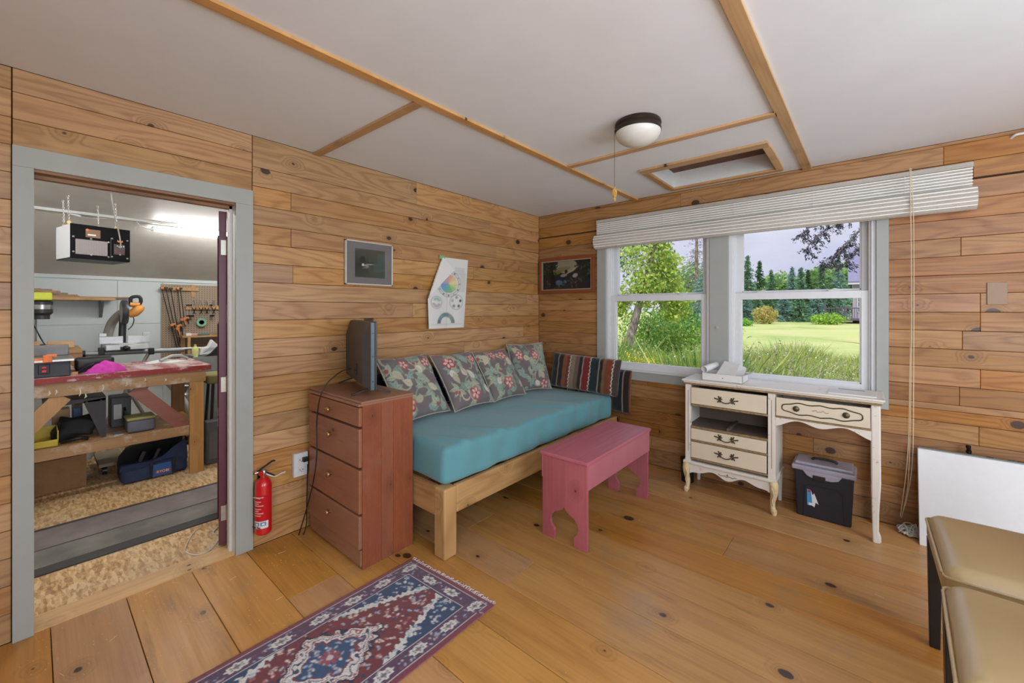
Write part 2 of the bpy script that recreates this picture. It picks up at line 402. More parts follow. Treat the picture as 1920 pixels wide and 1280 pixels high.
for k, (nm, a) in enumerate((('added_window_3', 0), ('added_window_4', 1))):
    m = MB(); g = MB()
    if a == 0:
        for x in (2.55, 3.38, 4.21): m.box(x, x + .04, RY - .05, RY - .005, .6, 2.0)
        for z in (.6, 1.28, 1.96): m.box(2.55, 4.25, RY - .05, RY - .005, z, z + .04)
    else:
        for y in (-3.45, -2.32, -1.19): m.box(RX + .005, RX + .05, y, y + .04, .6, 2.0)
        for z in (.6, 1.28, 1.96): m.box(RX + .005, RX + .05, -3.45, -1.15, z, z + .04)
    o = m.build(nm, M['white']); tag(o, 'added white window frame for fill light in the wall %s' % ('behind the viewer' if a == 0 else 'beside the viewer'), 'window', kind='structure')
# ---- ceiling: slab with the hatch hole, white panels, battens
HX0, HX1, HY0, HY1 = 1.36, 2.015, -.60, -.125
ce = MB().box(-.12, HX0 - .02, RY - .12, .14, H + .02, H + .1).box(HX1 + .02, RX + .12, RY - .12, .14, H + .02, H + .1).box(HX0 - .02, HX1 + .02, RY - .12, HY0 - .02, H + .02, H + .1).box(HX0 - .02, HX1 + .02, HY1 + .02, .14, H + .02, H + .1)
ce = ce.build('ceiling', M['ceil']); tag(ce, 'white panelled ceiling with pine battens over the joints', 'ceiling', kind='structure')
for (x0, x1, y0, y1) in ((0, .985, -2.17, 0), (0, .985, RY, -2.17), (.985, 2.155, RY, -1.02), (2.155, 3.375, RY, 0), (3.375, RX, RY, 0)):
    MB().box(x0 + .002, x1 - .002, y0 + .002, y1 - .002, H, H + .02).build('panel', M['ceil'], ce)
MB().box(.987, HX0 - .015, -1.018, -.002, H, H + .02).box(HX1 + .015, 2.153, -1.018, -.002, H, H + .02).box(HX0 - .015, HX1 + .015, -1.018, HY0 - .015, H, H + .02).box(HX0 - .015, HX1 + .015, HY1 + .015, -.002, H, H + .02).build('panel', M['ceil'], ce)
tn = [0]
def trim(m, mat, label, **k):
    tn[0] += 1; o = m.build('trim_%d' % tn[0], mat, **k); tag(o, label, 'trim', kind='structure'); return o
bt = dict(ch=.0015)
trim(MB().bar((.955, RY, H - .006), (1.005, 0, H - .006), .045, .012, **bt), M['batten'], 'long pine ceiling batten running above the daybed side')
trim(MB().bar((2.125, RY, H - .006), (2.168, 0, H - .006), .05, .012, **bt), M['batten'], 'long pine ceiling batten to the right of the hatch')
trim(MB().bar((0, -2.178, H - .006), (.958, -2.155, H - .006), .045, .012, **bt), M['batten_x'], 'short pine ceiling batten meeting the door wall')
trim(MB().bar((1.02, -1.035, H - .006), (2.14, -1.015, H - .006), .045, .012, **bt), M['batten_x'], 'pine ceiling batten just behind the dome lamp')
# hatch
ht = empty('ceiling_hatch', (1.69, -.36, H), 0, 'open attic hatch with pine frame and white lining in ceiling', 'hatch', kind='structure')
def inh(m, nm, mat): o = m.build(nm, mat); o.parent = ht; o.matrix_parent_inverse = Matrix.Translation(ht.location).inverted(); return o
inh(MB().box(HX0 - .035, HX1 + .035, HY0 - .075, HY0, H - .014, H, .0015), 'frame_board', M['batten_x'])
inh(MB().box(HX0 - .035, HX1 + .035, HY1 + .0, HY1 + .045, H - .014, H, .0015), 'frame_board', M['batten_x'])
inh(MB().box(HX0 - .04, HX0 + .0, HY0, HY1, H - .014, H, .0015), 'frame_board', M['batten'])
inh(MB().box(HX1, HX1 + .04, HY0, HY1, H - .014, H, .0015), 'frame_board', M['batten'])
inh(MB().box(HX0 - .012, HX1 + .012, HY0 - .012, HY0, H, H + .11), 'lining_board', M['whitepaint'])
inh(MB().box(HX0 - .012, HX1 + .012, HY1, HY1 + .012, H, H + .11), 'lining_board', M['whitepaint'])
inh(MB().box(HX0 - .012, HX0, HY0, HY1, H, H + .11), 'lining_board', M['whitepaint'])
inh(MB().box(HX1, HX1 + .012, HY0, HY1, H, H + .11), 'lining_board', M['whitepaint'])
inh(MB().box(HX0 - .02, HX1 + .02, HY0 - .02, HY1 + .02, H + .11, H + .13), 'lid', plain('hatch_lid_brown', (104, 68, 48), .7, var=.3, scale=12))
# roof above, so that no daylight leaks in
rf = MB().box(-.5, RX + .4, RY - .4, .45, H + .3, H + .36).build('roof', M['backing']); tag(rf, 'flat roof deck over the room, out of view', 'roof', kind='structure')
MB().box(-.12, RX + .12, .10, .14, H + .1, H + .3).box(-.12, RX + .12, RY - .12, RY - .08, H + .1, H + .3).box(-.12, -.08, RY - .08, .10, H + .1, H + .3).box(RX + .08, RX + .12, RY - .08, .10, H + .1, H + .3).build('parapet', M['backing'], rf)
# ---- door casing, jamb, threshold
cas = dict(bevel=.0015)
trim(MB().box(0, .018, -3.316, DY0, 0, 1.80), M['trim'], 'grey painted door casing upright at the far left', **cas)
trim(MB().box(0, .018, DY1, -2.514, 0, 1.80), M['trim'], 'grey painted door casing upright beside the fire extinguisher', **cas)
trim(MB().box(0, .018, -3.316, -2.514, 1.80, 1.878), M['trim'], 'grey painted head casing above the doorway', **cas)
jb = MB().box(-.13, .004, DY0 - .02, DY0 - .006, 0, DZ).box(-.13, .004, DY1, DY1 + .018, 0, DZ)
jb.box(-.075, -.045, DY1 - .012, DY1, 0, DZ)
jamb = trim(jb, M['whitepaint'], 'white door jamb lining both sides of the doorway')
hj = MB().box(-.13, .004, DY0, DY1, DZ - .0, DZ + .018).box(-.075, -.045, DY0, DY1, DZ - .014, DZ)
trim(hj, wood('jamb_wood', (150, 112, 76), (112, 76, 46), 'y', 'x', 'z'), 'bare brown wooden head jamb under the door casing')
trim(MB().box(-.125, .002, DY0, DY1, -.03, .004), M['batten'], 'thin worn wooden threshold strip between the two floors')
# ---- windows
def window(nm, x0, x1, lab):
    root = MB()
    z0, z1 = WZ0 + .035, WZ1 - .02
    for (a, b) in ((x0, x0 + .022), (x1 - .022, x1)): root.box(a, b, .0, .13, z0, z1)
    root.box(x0, x1, .0, .13, z1 - .022, z1).box(x0, x1, .0, .13, z0, z0 + .016)
    for (a, b) in ((x0 + .022, x0 + .034), (x1 - .034, x1 - .022)): root.box(a, b, .072, .078, z0, z1).box(a, b, .018, .026, z0, z1)
    root = root.build(nm, M['white'], bevel=.0012); tag(root, lab, 'window', kind='structure')
    def sash(name, ya, yb, za, zb, st, top, bot):
        a, b = x0 + .024, x1 - .024
        s = MB().box(a, a + st, ya, yb, za, zb).box(b - st, b, ya, yb, za, zb).box(a + st, b - st, ya, yb, za, za + bot).box(a + st, b - st, ya, yb, zb - top, zb)
        s.box(a + st, a + st + .008, ya + .008, yb - .004, za + bot, zb - top).box(b - st - .008, b - st, ya + .008, yb - .004, za + bot, zb - top).box(a + st, b - st, ya + .008, yb - .004, za + bot, za + bot + .008)
        s = s.build(name, M['white'], root, bevel=.0015)
        ym = (ya + yb) / 2
        MB().box(a + st - .004, b - st + .004, ym - .002, ym + .002, za + bot - .004, zb - top + .004).build('pane', M['glass'], s)
        return s
    lo = sash('lower_sash', .028, .070, z0 + .016, 1.372, .044, .046, .048)
    sash('upper_sash', .080, .115, 1.345, z1 - .02, .044, .045, .035)
    for fx in (.25, .75):
        q = x0 + (x1 - x0) * fx
        MB().box(q - .03, q + .03, .045, .066, 1.372, 1.380).tube([(q - .02, .055, 1.38), (q, .05, 1.388), (q + .02, .055, 1.384)], .004, 6).build('sash_lock', M['white'], lo)
window('window_1', .735, 1.582, 'left double hung white window looking at the leaning tree')
window('window_2', 1.708, 2.502, 'right double hung white window looking at lawn and house')
trim(MB().box(WX0 - .012, .735, -.016, 0, WZ0 - .03, 1.98), M['trim'], 'grey window casing beside the small painting', **cas)
trim(MB().box(1.582, 1.708, -.016, .02, WZ0 + .035, 1.98), M['trim'], 'wide grey mullion board between the two windows', **cas)
trim(MB().box(2.502, 2.557, -.016, 0, WZ0 - .03, 1.98), M['trim'], 'grey window casing on the right beside blind cords', **cas)
trim(MB().box(.735, 2.502, -.016, 0, WZ0 - .03, WZ0 + .035).box(.735, 2.502, -.021, -.01, WZ0 + .035, WZ0 + .04), M['trim'], 'grey apron board below the two windows', **cas)
bl_ = MB().lathe([(.012, 0), (.012, .004), (.005, .006), (.005, .003)], (0, 0, 0), 16, rot_m(math.pi / 2, 0, 0)); q = at(1344, 614, y=-.016)
bl_ = bl_.build('screw_cap', M['trim']); bl_.location = q; tag(bl_, 'small round grey cap on the mullion between the windows', 'cap')
# ================================================================== THINGS IN THE ROOM
def child(m, nm, mat, root, **k):
    """part given in world coordinates"""
    o = m.build(nm, mat, root, **k); o.matrix_parent_inverse = root.matrix_world.inverted() if root.parent is None and False else Matrix.Translation(root.location).inverted() if root.rotation_euler[2] == 0 else (Matrix.Translation(root.location) @ Matrix.Rotation(root.rotation_euler[2], 4, 'Z')).inverted()
    return o
def sub(m, nm, mat, part, **k):
    """sub-part in world coordinates under a part made by child()"""
    o = m.build(nm, mat, part, **k); return o
def grid_cols(me, cols, nm='Col'):
    a = me.color_attributes.new(nm, 'FLOAT_COLOR', 'POINT'); c = np.ones((len(me.vertices), 4), np.float32); c[:, :3] = cols; a.data.foreach_set('color', c.ravel())
class Canvas:
    """colour pattern sampled on mesh vertices; u to the right, v up, both 0..1, aspect = width/height"""
    def __init__(s, w, h, aspect, base):
        s.w, s.h, s.asp = w, h, aspect
        u = (np.arange(w)) / (w - 1) * aspect; v = (np.arange(h)) / (h - 1); s.U, s.V = np.meshgrid(u, v); s.c = np.zeros((h, w, 3)); s.c[:] = s2l(base)
    def fill(s, mask, rgb, a=1.0):
        q = np.clip(mask, 0, 1)[..., None] * a; s.c = s.c * (1 - q) + np.array(s2l(rgb)) * q
    def loc(s, cx, cy, ang):
        du, dv = s.U - cx, s.V - cy; ca, sa = math.cos(ang), math.sin(ang); return du * ca + dv * sa, -du * sa + dv * ca
    def soft(s, d): return np.clip(.5 - d * s.h * .9, 0, 1)
    def ell(s, cx, cy, a, b, ang, rgb, al=1):
        x, y = s.loc(cx, cy, ang); d = (np.sqrt((x / a) ** 2 + (y / b) ** 2) - 1) * min(a, b); s.fill(s.soft(d), rgb, al)
    def leaf(s, cx, cy, L, wd, ang, rgb, vein=None):
        x, y = s.loc(cx, cy, ang); t = np.clip((x + L) / (2 * L), 0, 1); hw = wd * np.sin(np.pi * t ** .75) ; d = np.maximum(np.abs(y) - hw, np.abs(x) - L); s.fill(s.soft(d), rgb)
        if vein:
            s.fill(s.soft(np.maximum(np.abs(y) - wd * .05, np.abs(x) - L * .8)), vein)
            s.fill(s.soft(np.maximum(np.abs(np.mod(x + np.abs(y) * -.9, L * .42) - L * .2) - L * .03, np.abs(y) - hw * .75)), vein, .7)
    def ring(s, cx, cy, r, th, a0, a1, rgb):
        x, y = s.U - cx, s.V - cy; rr = np.hypot(x, y); an = np.mod(np.arctan2(y, x) - a0, 2 * np.pi); t = an / (a1 - a0)
        d = np.abs(rr - r) - th; s.fill(s.soft(d) * (an < (a1 - a0)), rgb)
    def rect(s, x0, x1, y0, y1, rgb, al=1):
        d = np.maximum.reduce([x0 - s.U, s.U - x1, y0 - s.V, s.V - y1]); s.fill(s.soft(d), rgb, al)
def sheet(cv, fn, name, mat, parent=None, smooth=60, thick=None):
    """grid mesh following fn(u01, v01)->point, coloured from a canvas; optional flat back at thickness"""
    w, h = cv.w, cv.h; V = []
    for j in range(h):
        for i in range(w): V.append(fn(i / (w - 1), j / (h - 1)))
    Fc = [(j * w + i, j * w + i + 1, (j + 1) * w + i + 1, (j + 1) * w + i) for j in range(h - 1) for i in range(w - 1)]
    cols = cv.c.reshape(-1, 3)
    m = MB().add(V, Fc); me = m.mesh(name, smooth); grid_cols(me, cols)
    o = link(name, me, mat, parent)
    if thick: s_ = o.modifiers.new('solid', 'SOLIDIFY'); s_.thickness = thick; s_.offset = -1
    return o

# ---------------------------------------------------------------- chest of drawers
brown = wood('chest_brown_stain', (148, 100, 75), (120, 74, 54), 'x', 'z', 'y', ring=2.5, knot=.5, ringamt=.12, fib=60, rough=.33, tint=.03, wear=((170, 120, 96), 5, .25))
brown_s = wood('chest_side_stain', (138, 84, 64), (104, 60, 46), 'z', 'y', 'x', ring=2.5, knot=.3, ringamt=.15, fib=60, rough=.27, tint=.12, wear=((158, 118, 104), 4, .28))
brass = plain('brass', (168, 128, 86), .3, .8)
CX0, CX1, CYF, CYB, CZ = .055, .612, -2.235, -1.94, .812
ch = empty('chest_of_drawers', ((CX0 + CX1) / 2, (CYF + CYB) / 2, 0), 0, 'tall reddish brown chest of four drawers beside the daybed', 'chest')
for (a, b) in ((CYF + .004, -2.13), (-2.129, -2.06), (-2.059, CYB)):
    child(MB().box(CX1 - .018, CX1, a, b, 0, CZ - .022, .001), 'side_board', brown_s, ch)
child(MB().box(CX0, CX0 + .018, CYF + .004, CYB, 0, CZ - .022), 'side_panel', brown_s, ch)
child(MB().box(CX0 + .018, CX1 - .018, CYF + .012, CYF + .03, 0, CZ - .022).box(CX0 + .018, CX1 - .018, CYB - .01, CYB, 0, CZ - .022), 'carcass', brown, ch)
child(MB().box(CX0 - .004, CX1 + .006, CYF - .006, CYB, CZ - .012, CZ).box(CX0 - .002, CX1 + .002, CYF - .018, CYB, CZ - .024, CZ - .011), 'top', brown, ch, bevel=.004)
for (z0, z1, kx) in ((.690, .782, .325), (.492, .678, .33), (.268, .480, .33), (.098, .256, .315)):
    d = child(MB().box(CX0 + .004, CX1 - .006, CYF - .012, CYF + .01, z0, z1), 'drawer', brown, ch, bevel=.004)
    sub(MB().lathe([(.006, 0), (.006, .01), (.014, .014), (.016, .022), (.011, .029), (.001, .031)], (kx, CYF - .012, z0 + (z1 - z0) * (.5 if z1 > .7 else .62)), 14, rot_m(math.pi / 2)), 'knob', brass, d, smooth=50)
child(MB().box(CX0 + .004, CX1 - .006, CYF - .004, CYF + .01, .015, .092), 'plinth_board', brown, ch, bevel=.002)
# ---------------------------------------------------------------- television
tv_a = at(704, 735, z=CZ + .02)
tv = empty('television', (.258, -2.035, CZ), math.radians(-17.5), 'small flat television seen from behind on the brown chest', 'television')
def local(o): return o
tvg = plain('tv_back_grey', (62, 57, 54), .5, var=.05); tvs = plain('tv_side_grey', (66, 80, 88), .4)
HWt = .272; tz0, tz1 = .022, .380
m = MB(); pr = [(-HWt, -.004), (HWt, -.004), (HWt, .012), (-HWt, .012)]
MB().box(-HWt, HWt, .008, .018, tz0, tz1).build('bezel', M['black'], tv, bevel=.002)
MB().box(-HWt + .008, HWt - .008, .018, .0195, tz0 + .012, tz1 - .008).build('screen', plain('tv_screen', (10, 10, 12), .12), tv)
MB().box(-HWt + .001, HWt - .001, -.014, .008, tz0 + .002, tz1 - .002).build('rim', tvs, tv, bevel=.003)
bk = MB().prism([(-.21, tz0 + .012), (.21, tz0 + .012), (.225, tz0 + .04), (.225, tz1 - .02), (-.225, tz1 - .02), (-.225, tz0 + .04)], lambda a, b, t: (a, t, b), -.014, -.014)
bk = MB(); o1 = [(-HWt + .004, tz0 + .004), (HWt - .004, tz0 + .004), (HWt - .004, tz1 - .004), (-HWt + .004, tz1 - .004)]; o2 = [(-.22, tz0 + .03), (.232, tz0 + .03), (.232, tz1 - .085), (-.22, tz1 - .085)]
bk.add([(a, -.014, b) for a, b in o1] + [(a, -.048, b) for a, b in o2], [(0, 1, 5, 4), (1, 2, 6, 5), (2, 3, 7, 6), (3, 0, 4, 7), (4, 5, 6, 7)])
bk = bk.build('back_cover', tvg, tv)
MB().box(.03, .10, -.0485, -.047, .07, .15).build('socket_recess', M['black'], bk)
MB().box(.08, .12, -.060, -.047, .098, .112).box(.096, .104, -.056, -.046, .085, .145).build('plug', M['black'], bk)
for x in (-.13, .0, .12): MB().lathe([(.004, 0), (.004, .001)], (HWt - .0005, -.003, .20 + x), 8, rot_m(0, math.pi / 2)).build('screw', M['black'], tv)
for x in (-.19, .215):
    MB().bar((x, 0, .030), (x + .012, -.10, .003), .012, .006).bar((x, 0, .030), (x + .012, .10, .003), .012, .006).box(x - .012, x + .012, -.012, .012, .02, .036).build('foot', M['black'], tv, bevel=.001)
cab = [at(660, 690, y=-2.10), at(646, 693, y=-2.13), at(630, 703, y=-2.18), at(612, 720, y=-2.235), at(600, 745, y=-2.268), at(594, 790, y=-2.27), at(594, 850, y=-2.275), at(588, 900, y=-2.285), at(573, 960, y=-2.30), at(561, 1000, y=-2.30), at(560, 1014, y=-2.30), at(566, 1008, y=-2.29), at(574, 985, y=-2.27), at(575, 950, y=-2.265), at(577, 870, y=-2.262)]
def spline(pts, n=6):
    pts = [Vector(p) for p in pts]; o = []
    for i in range(len(pts) - 1):
        p0, p1, p2, p3 = pts[max(i - 1, 0)], pts[i], pts[i + 1], pts[min(i + 2, len(pts) - 1)]
        for k in range(n):
            t = k / n; o.append(.5 * ((2 * p1) + (p2 - p0) * t + (2 * p0 - 5 * p1 + 4 * p2 - p3) * t * t + (3 * p1 - p0 - 3 * p2 + p3) * t ** 3))
    return o + [pts[-1]]
o = child(MB().tube(spline(cab), .0032, 8), 'power_cord', M['black'], tv, smooth=60); o['label'] = 'black power cord hanging over the chest front'
# ---------------------------------------------------------------- outlet and extinguisher
ot = empty('wall_outlet', (.0, -2.28, .38), 0, 'white surface mounted power outlet between extinguisher and chest', 'outlet')
child(MB().box(0, .03, -2.318, -2.240, .315, .445), 'box', M['white'], ot, bevel=.003)
pl = child(MB().box(.03, .034, -2.316, -2.242, .317, .443), 'cover_plate', M['white'], ot, bevel=.001)
for z in (.352, .408):
    sub(MB().box(.034, .0365, -2.296, -2.262, z - .015, z + .015), 'socket', M['white'], pl, bevel=.002)
    sub(MB().box(.0365, .037, -2.289, -2.286, z - .004, z + .006).box(.0365, .037, -2.273, -2.270, z - .004, z + .006).box(.0365, .037, -2.281, -2.277, z - .011, z - .007), 'slot', M['black'], pl)
child(MB().box(.037, .062, -2.277, -2.249, .398, .422), 'plug', M['black'], ot, bevel=.003)
ex = empty('fire_extinguisher', (.055, -2.478, .09), 0, 'red fire extinguisher with black handle hung by the doorway', 'extinguisher')
exr = plain('extinguisher_red', (196, 22, 28), .28, var=.03, coat=.5)
child(MB().lathe([(.001, .088), (.034, .088), (.039, .095), (.039, .335), (.036, .352), (.026, .368), (.015, .376), (.013, .392)], (.055, -2.478, 0), 28), 'cylinder', exr, ex, smooth=35)
cvx = Canvas(60, 90, .5, (186, 22, 30))
cvx.rect(0, 1, 0, .22, (220, 222, 222))
for k, zz in enumerate((.93, .80, .74, .68, .58, .52, .45, .38)): cvx.rect(.10, .40 - .05 * (k % 3), zz, zz + .025, (236, 196, 190), .8)
for k in range(3): cvx.rect(.06 + .14 * k, .17 + .14 * k, .08, .19, (48, 110, 160)); cvx.rect(.085 + .14 * k, .145 + .14 * k, .10, .16, (225, 230, 232))
def exw(u, v): t = math.radians(-150 + 165 * u); return (.055 + .0396 * math.cos(t), -2.478 + .0396 * math.sin(t), .125 + v * .17)
lb = sheet(cvx, exw, 'label_wrap', vcol('label_print', .4), ex); lb.matrix_parent_inverse = Matrix.Translation(ex.location).inverted()
t_dir = math.radians(-68); ec = Vector((.055 + .0402 * math.cos(t_dir), -2.478 + .0402 * math.sin(t_dir), .132))
text('lettering', 'First Alert', .013, frame_m(ec, (-math.sin(t_dir), math.cos(t_dir), 0), (0, 0, 1)), M['black'], lb)
t2 = Vector((.055 + .0402 * math.cos(t_dir), -2.478 + .0402 * math.sin(t_dir), .283))
text('lettering', 'FIRE EXTINGUISHER', .0055, frame_m(t2, (-math.sin(t_dir), math.cos(t_dir), 0), (0, 0, 1)), M['paper'], lb)
vv = child(MB().lathe([(.014, .388), (.016, .392), (.016, .412), (.011, .418)], (.055, -2.478, 0), 16), 'valve', M['steel'], ex, smooth=40)
sub(MB().lathe([(.012, 0), (.012, .01), (.009, .012)], (.066, -2.490, .405), 14, rot_m(math.pi / 2, 0, math.radians(35))), 'gauge', exr, vv, smooth=40)
hd = child(MB().bar((.05, -2.495, .418), (.062, -2.440, .452), .018, .005).bar((.062, -2.440, .452), (.062, -2.425, .452), .018, .005), 'carry_handle', M['blackmetal'], ex, bevel=.001)
child(MB().bar((.055, -2.482, .412), (.066, -2.425, .372), .014, .005), 'squeeze_lever', M['blackmetal'], ex, bevel=.001)
child(MB().tube([(.055, -2.49, .408), (.052, -2.518, .407)], .0055, 8), 'nozzle', M['steel'], ex)
child(MB().tube(spline([(.058, -2.478, .402), (.075, -2.455, .385), (.075, -2.43, .372), (.07, -2.40, .375), (.068, -2.375, .378)]), .003, 6), 'pull_pin_strap', M['white'], ex, smooth=60)
child(MB().box(0, .016, -2.49, -2.466, .2, .40), 'wall_bracket', M['blackmetal'], ex)
# ---------------------------------------------------------------- daybed
bedw = wood('daybed_oak', (186, 148, 98), (128, 88, 50), 'y', 'z', 'x', ring=3, knot=.3, fib=70, ringamt=.3, rough=.4, tint=.05)
bedw_v = wood('daybed_oak_posts', (190, 152, 102), (138, 96, 54), 'z', 'x', 'y', ring=3, knot=.3, fib=70, ringamt=.3, rough=.4, tint=.05)
BX0, BX1, BY0, BY1 = .03, .862, -1.932, -.045
bed = empty('daybed', (.44, -1.0, 0), 0, 'wooden daybed frame with square posts along the pine wall', 'bed')
for (x, y) in ((BX1 - .083, BY0), (BX1 - .083, BY1 - .083), (BX0, BY0), (BX0, BY1 - .083)):
    child(MB().box(x, x + .083, y, y + .083, 0, .354), 'leg', bedw_v, bed, bevel=.008)
child(MB().box(BX1 - .035, BX1 - .004, BY0 + .083, BY1 - .083, .213, .354), 'side_rail', bedw, bed, bevel=.006)
child(MB().box(BX0, BX0 + .03, BY0 + .083, BY1 - .083, .213, .354), 'side_rail', bedw, bed, bevel=.006)
child(MB().box(BX0 + .083, BX1 - .083, BY0 + .004, BY0 + .035, .203, .354), 'end_rail', bedw, bed, bevel=.006)
child(MB().box(BX0 + .083, BX1 - .083, BY1 - .035, BY1 - .004, .203, .354), 'end_rail', bedw, bed, bevel=.006)
for k in range(9):
    y = BY0 + .18 + k * .19; child(MB().box(BX0 + .03, BX1 - .035, y, y + .08, .32, .338), 'slat', bedw, bed)
teal = NT('teal_cotton'); f = teal.noise(teal.obj(), 350, 2); teal.set(col=teal.mix(f, s2l((80, 138, 148)), s2l((96, 154, 162))), rough=.85, sheen=.25); teal.bump(f, .1, .001); teal = teal.m
fold = [(.15, 1.1, .9, .012), (.45, 1.0, .7, .010), (.62, 1.25, 1.1, .012), (.95, .9, .8, .009), (1.25, 1.15, 1.0, .012), (1.5, 1.2, .9, .010), (-.2, 1.0, .9, .009)]
def mdef(p):
    x, y, z = p; d = 0
    e = max(0, (x + .05)) / .45
    for k in range(9):
        c = -.85 + k * .21 + .05 * math.sin(k * 2.3); a = (y - c) - (x - .2) * (.55 + .25 * math.sin(k * 1.7)); d += .019 * math.exp(-(a / .026) ** 2) * e * (.5 + .5 * math.sin(k * 1.3 + 1))
    d += .004 * math.sin(7 * y + 3 * x) + .003 * math.sin(13 * y - 9 * x)
    if z > 0: z = z + d - .012 * (y + .9) / 1.8
    if x > .3: x = x + .006 * math.sin(16 * y + 5 * z) * (1 if z < .05 else .5) + .004 * math.sin(31 * y - 12 * z)
    if y < -.8: y = y + .006 * math.sin(14 * x + 6 * z)
    return (x, y, z)
mt = MB().rbox((.4385, -1.012, .453), (.4085, .895, .097), .035, (52, 120, 6), deform=mdef).build('mattress', teal, smooth=80); tag(mt, 'teal fitted sheet mattress with wrinkles on the daybed', 'mattress')
# ---------------------------------------------------------------- cushions
G0 = (112, 103, 104)
def floral(seed, w=120, h=120):
    r = random.Random(seed); c = Canvas(w, h, 1.0, G0)
    sage = [(150, 168, 150), (128, 150, 136), (164, 174, 148), (138, 162, 150)]; cream = [(206, 202, 186), (190, 184, 158), (172, 168, 140)]
    for k in range(10):      # scrolling stems
        cx, cy, rr = r.uniform(0, 1), r.uniform(0, 1), r.uniform(.07, .2); a0 = r.uniform(0, 6.28); c.ring(cx, cy, rr, .012, a0, a0 + r.uniform(2, 4.6), r.choice([(168, 164, 138), (136, 150, 130), (188, 178, 150)]))
    for k in range(24):
        cx, cy = r.uniform(0, 1), r.uniform(0, 1); a = r.uniform(0, 6.28); col = r.choice(sage)
        for q in range(r.choice([2, 3, 3, 5])):
            an = a + (q - 1) * .85; L = r.uniform(.06, .085); c.leaf(cx + math.cos(an) * L * 1.1, cy + math.sin(an) * L * 1.1, L, L * .52, an, col, tuple(int(v * .62) for v in col))
    for k in range(7):
        c.leaf(r.uniform(.08, .92), r.uniform(.08, .92), r.uniform(.08, .11), r.uniform(.055, .07), r.uniform(0, 6.28), r.choice(cream), (150, 150, 140))
    for (fx, fy) in ((r.uniform(.15, .4), r.uniform(.72, .88)), (r.uniform(.6, .9), r.uniform(.7, .92)), (r.uniform(.1, .9), r.uniform(.06, .3))):
        R_ = r.uniform(.085, .12); a0 = r.uniform(0, 6)
        for q in range(5):
            an = a0 + q * 6.283 / 5; c.ell(fx + math.cos(an) * R_ * .62, fy + math.sin(an) * R_ * .62, R_ * .56, R_ * .44, an, r.choice([(158, 92, 92), (148, 80, 82), (170, 104, 100)]))
            c.ell(fx + math.cos(an) * R_ * .5, fy + math.sin(an) * R_ * .5, R_ * .34, R_ * .22, an, (214, 176, 166))
        c.ell(fx, fy, R_ * .15, R_ * .15, 0, (96, 60, 56))
    for k in range(5): c.ell(r.uniform(0, 1), r.uniform(0, 1), .035, .028, r.uniform(0, 3), (150, 88, 92))
    return c
def pillow(name, cv, wd, ht, th, o, ex, ey, mat, label, cat, group=None, pinch=.07, floppy=0, seed=0, square=4):
    """pillow: front and back face share the pattern; o = centre of the bottom edge, ex along width, ey up"""
    ex = Vector(ex).normalized(); ey = Vector(ey); ey = (ey - ex * ey.dot(ex)).normalized(); en = ex.cross(ey); o = Vector(o); w, h = cv.w, cv.h
    V = []; cols = []; r = random.Random(seed); ph = [r.uniform(0, 6) for _ in range(6)]
    base = o + ey * (ht / 2)
    for side in (1, -1):
        for j in range(h):
            for i in range(w):
                u, v = 2 * i / (w - 1) - 1, 2 * j / (h - 1) - 1
                t = (max(0, 1 - abs(u) ** square) * max(0, 1 - abs(v) ** square)) ** .55
                x = wd / 2 * u * (1 - pinch * (1 - v * v) * abs(u)); y = ht / 2 * v * (1 - pinch * (1 - u * u) * abs(v))
                wr = .006 * math.sin(5 * u + 3 * v + ph[0]) + .004 * math.sin(9 * v - 6 * u + ph[1]) + .0035 * math.sin(14 * u + 11 * v + ph[2])
                n = side * (th / 2) * t * (1 + wr * 12) + floppy * (.02 * math.sin(2.2 * u + ph[3]) + .015 * v * v * math.sin(3 * u + ph[4]))
                V.append(base + ex * x + ey * y + en * n)
        cols.append(cv.c.reshape(-1, 3))
    n0 = w * h; Fc = []
    for j in range(h - 1):
        for i in range(w - 1):
            a = (j * w + i, j * w + i + 1, (j + 1) * w + i + 1, (j + 1) * w + i); Fc.append(a); Fc.append(tuple(n0 + q for q in a[::-1]))
    me = MB().add(V, Fc).mesh(name, 80); grid_cols(me, np.concatenate(cols)); ob = link(name, me, mat); tag(ob, label, cat, group); return ob, base, ex, ey, en
fab = vcol('printed_cotton', .85, .2, (500, .15))
lab4 = ['floral throw cushion nearest the television', 'floral throw cushion second from the television', 'floral throw cushion third from the television', 'floral throw cushion nearest the striped cushion']
pc = [((.345, -1.640), (.345, -1.640), .42, .44, 3, .10), ((.36, -1.225), 0, .40, .44, 4, .04), ((.35, -.835), 0, .385, .425, 8, 0), ((.30, -.47), 0, .37, .42, 6, -.32)]
pip = plain('cushion_piping', (176, 168, 150), .9, var=.25, scale=120)
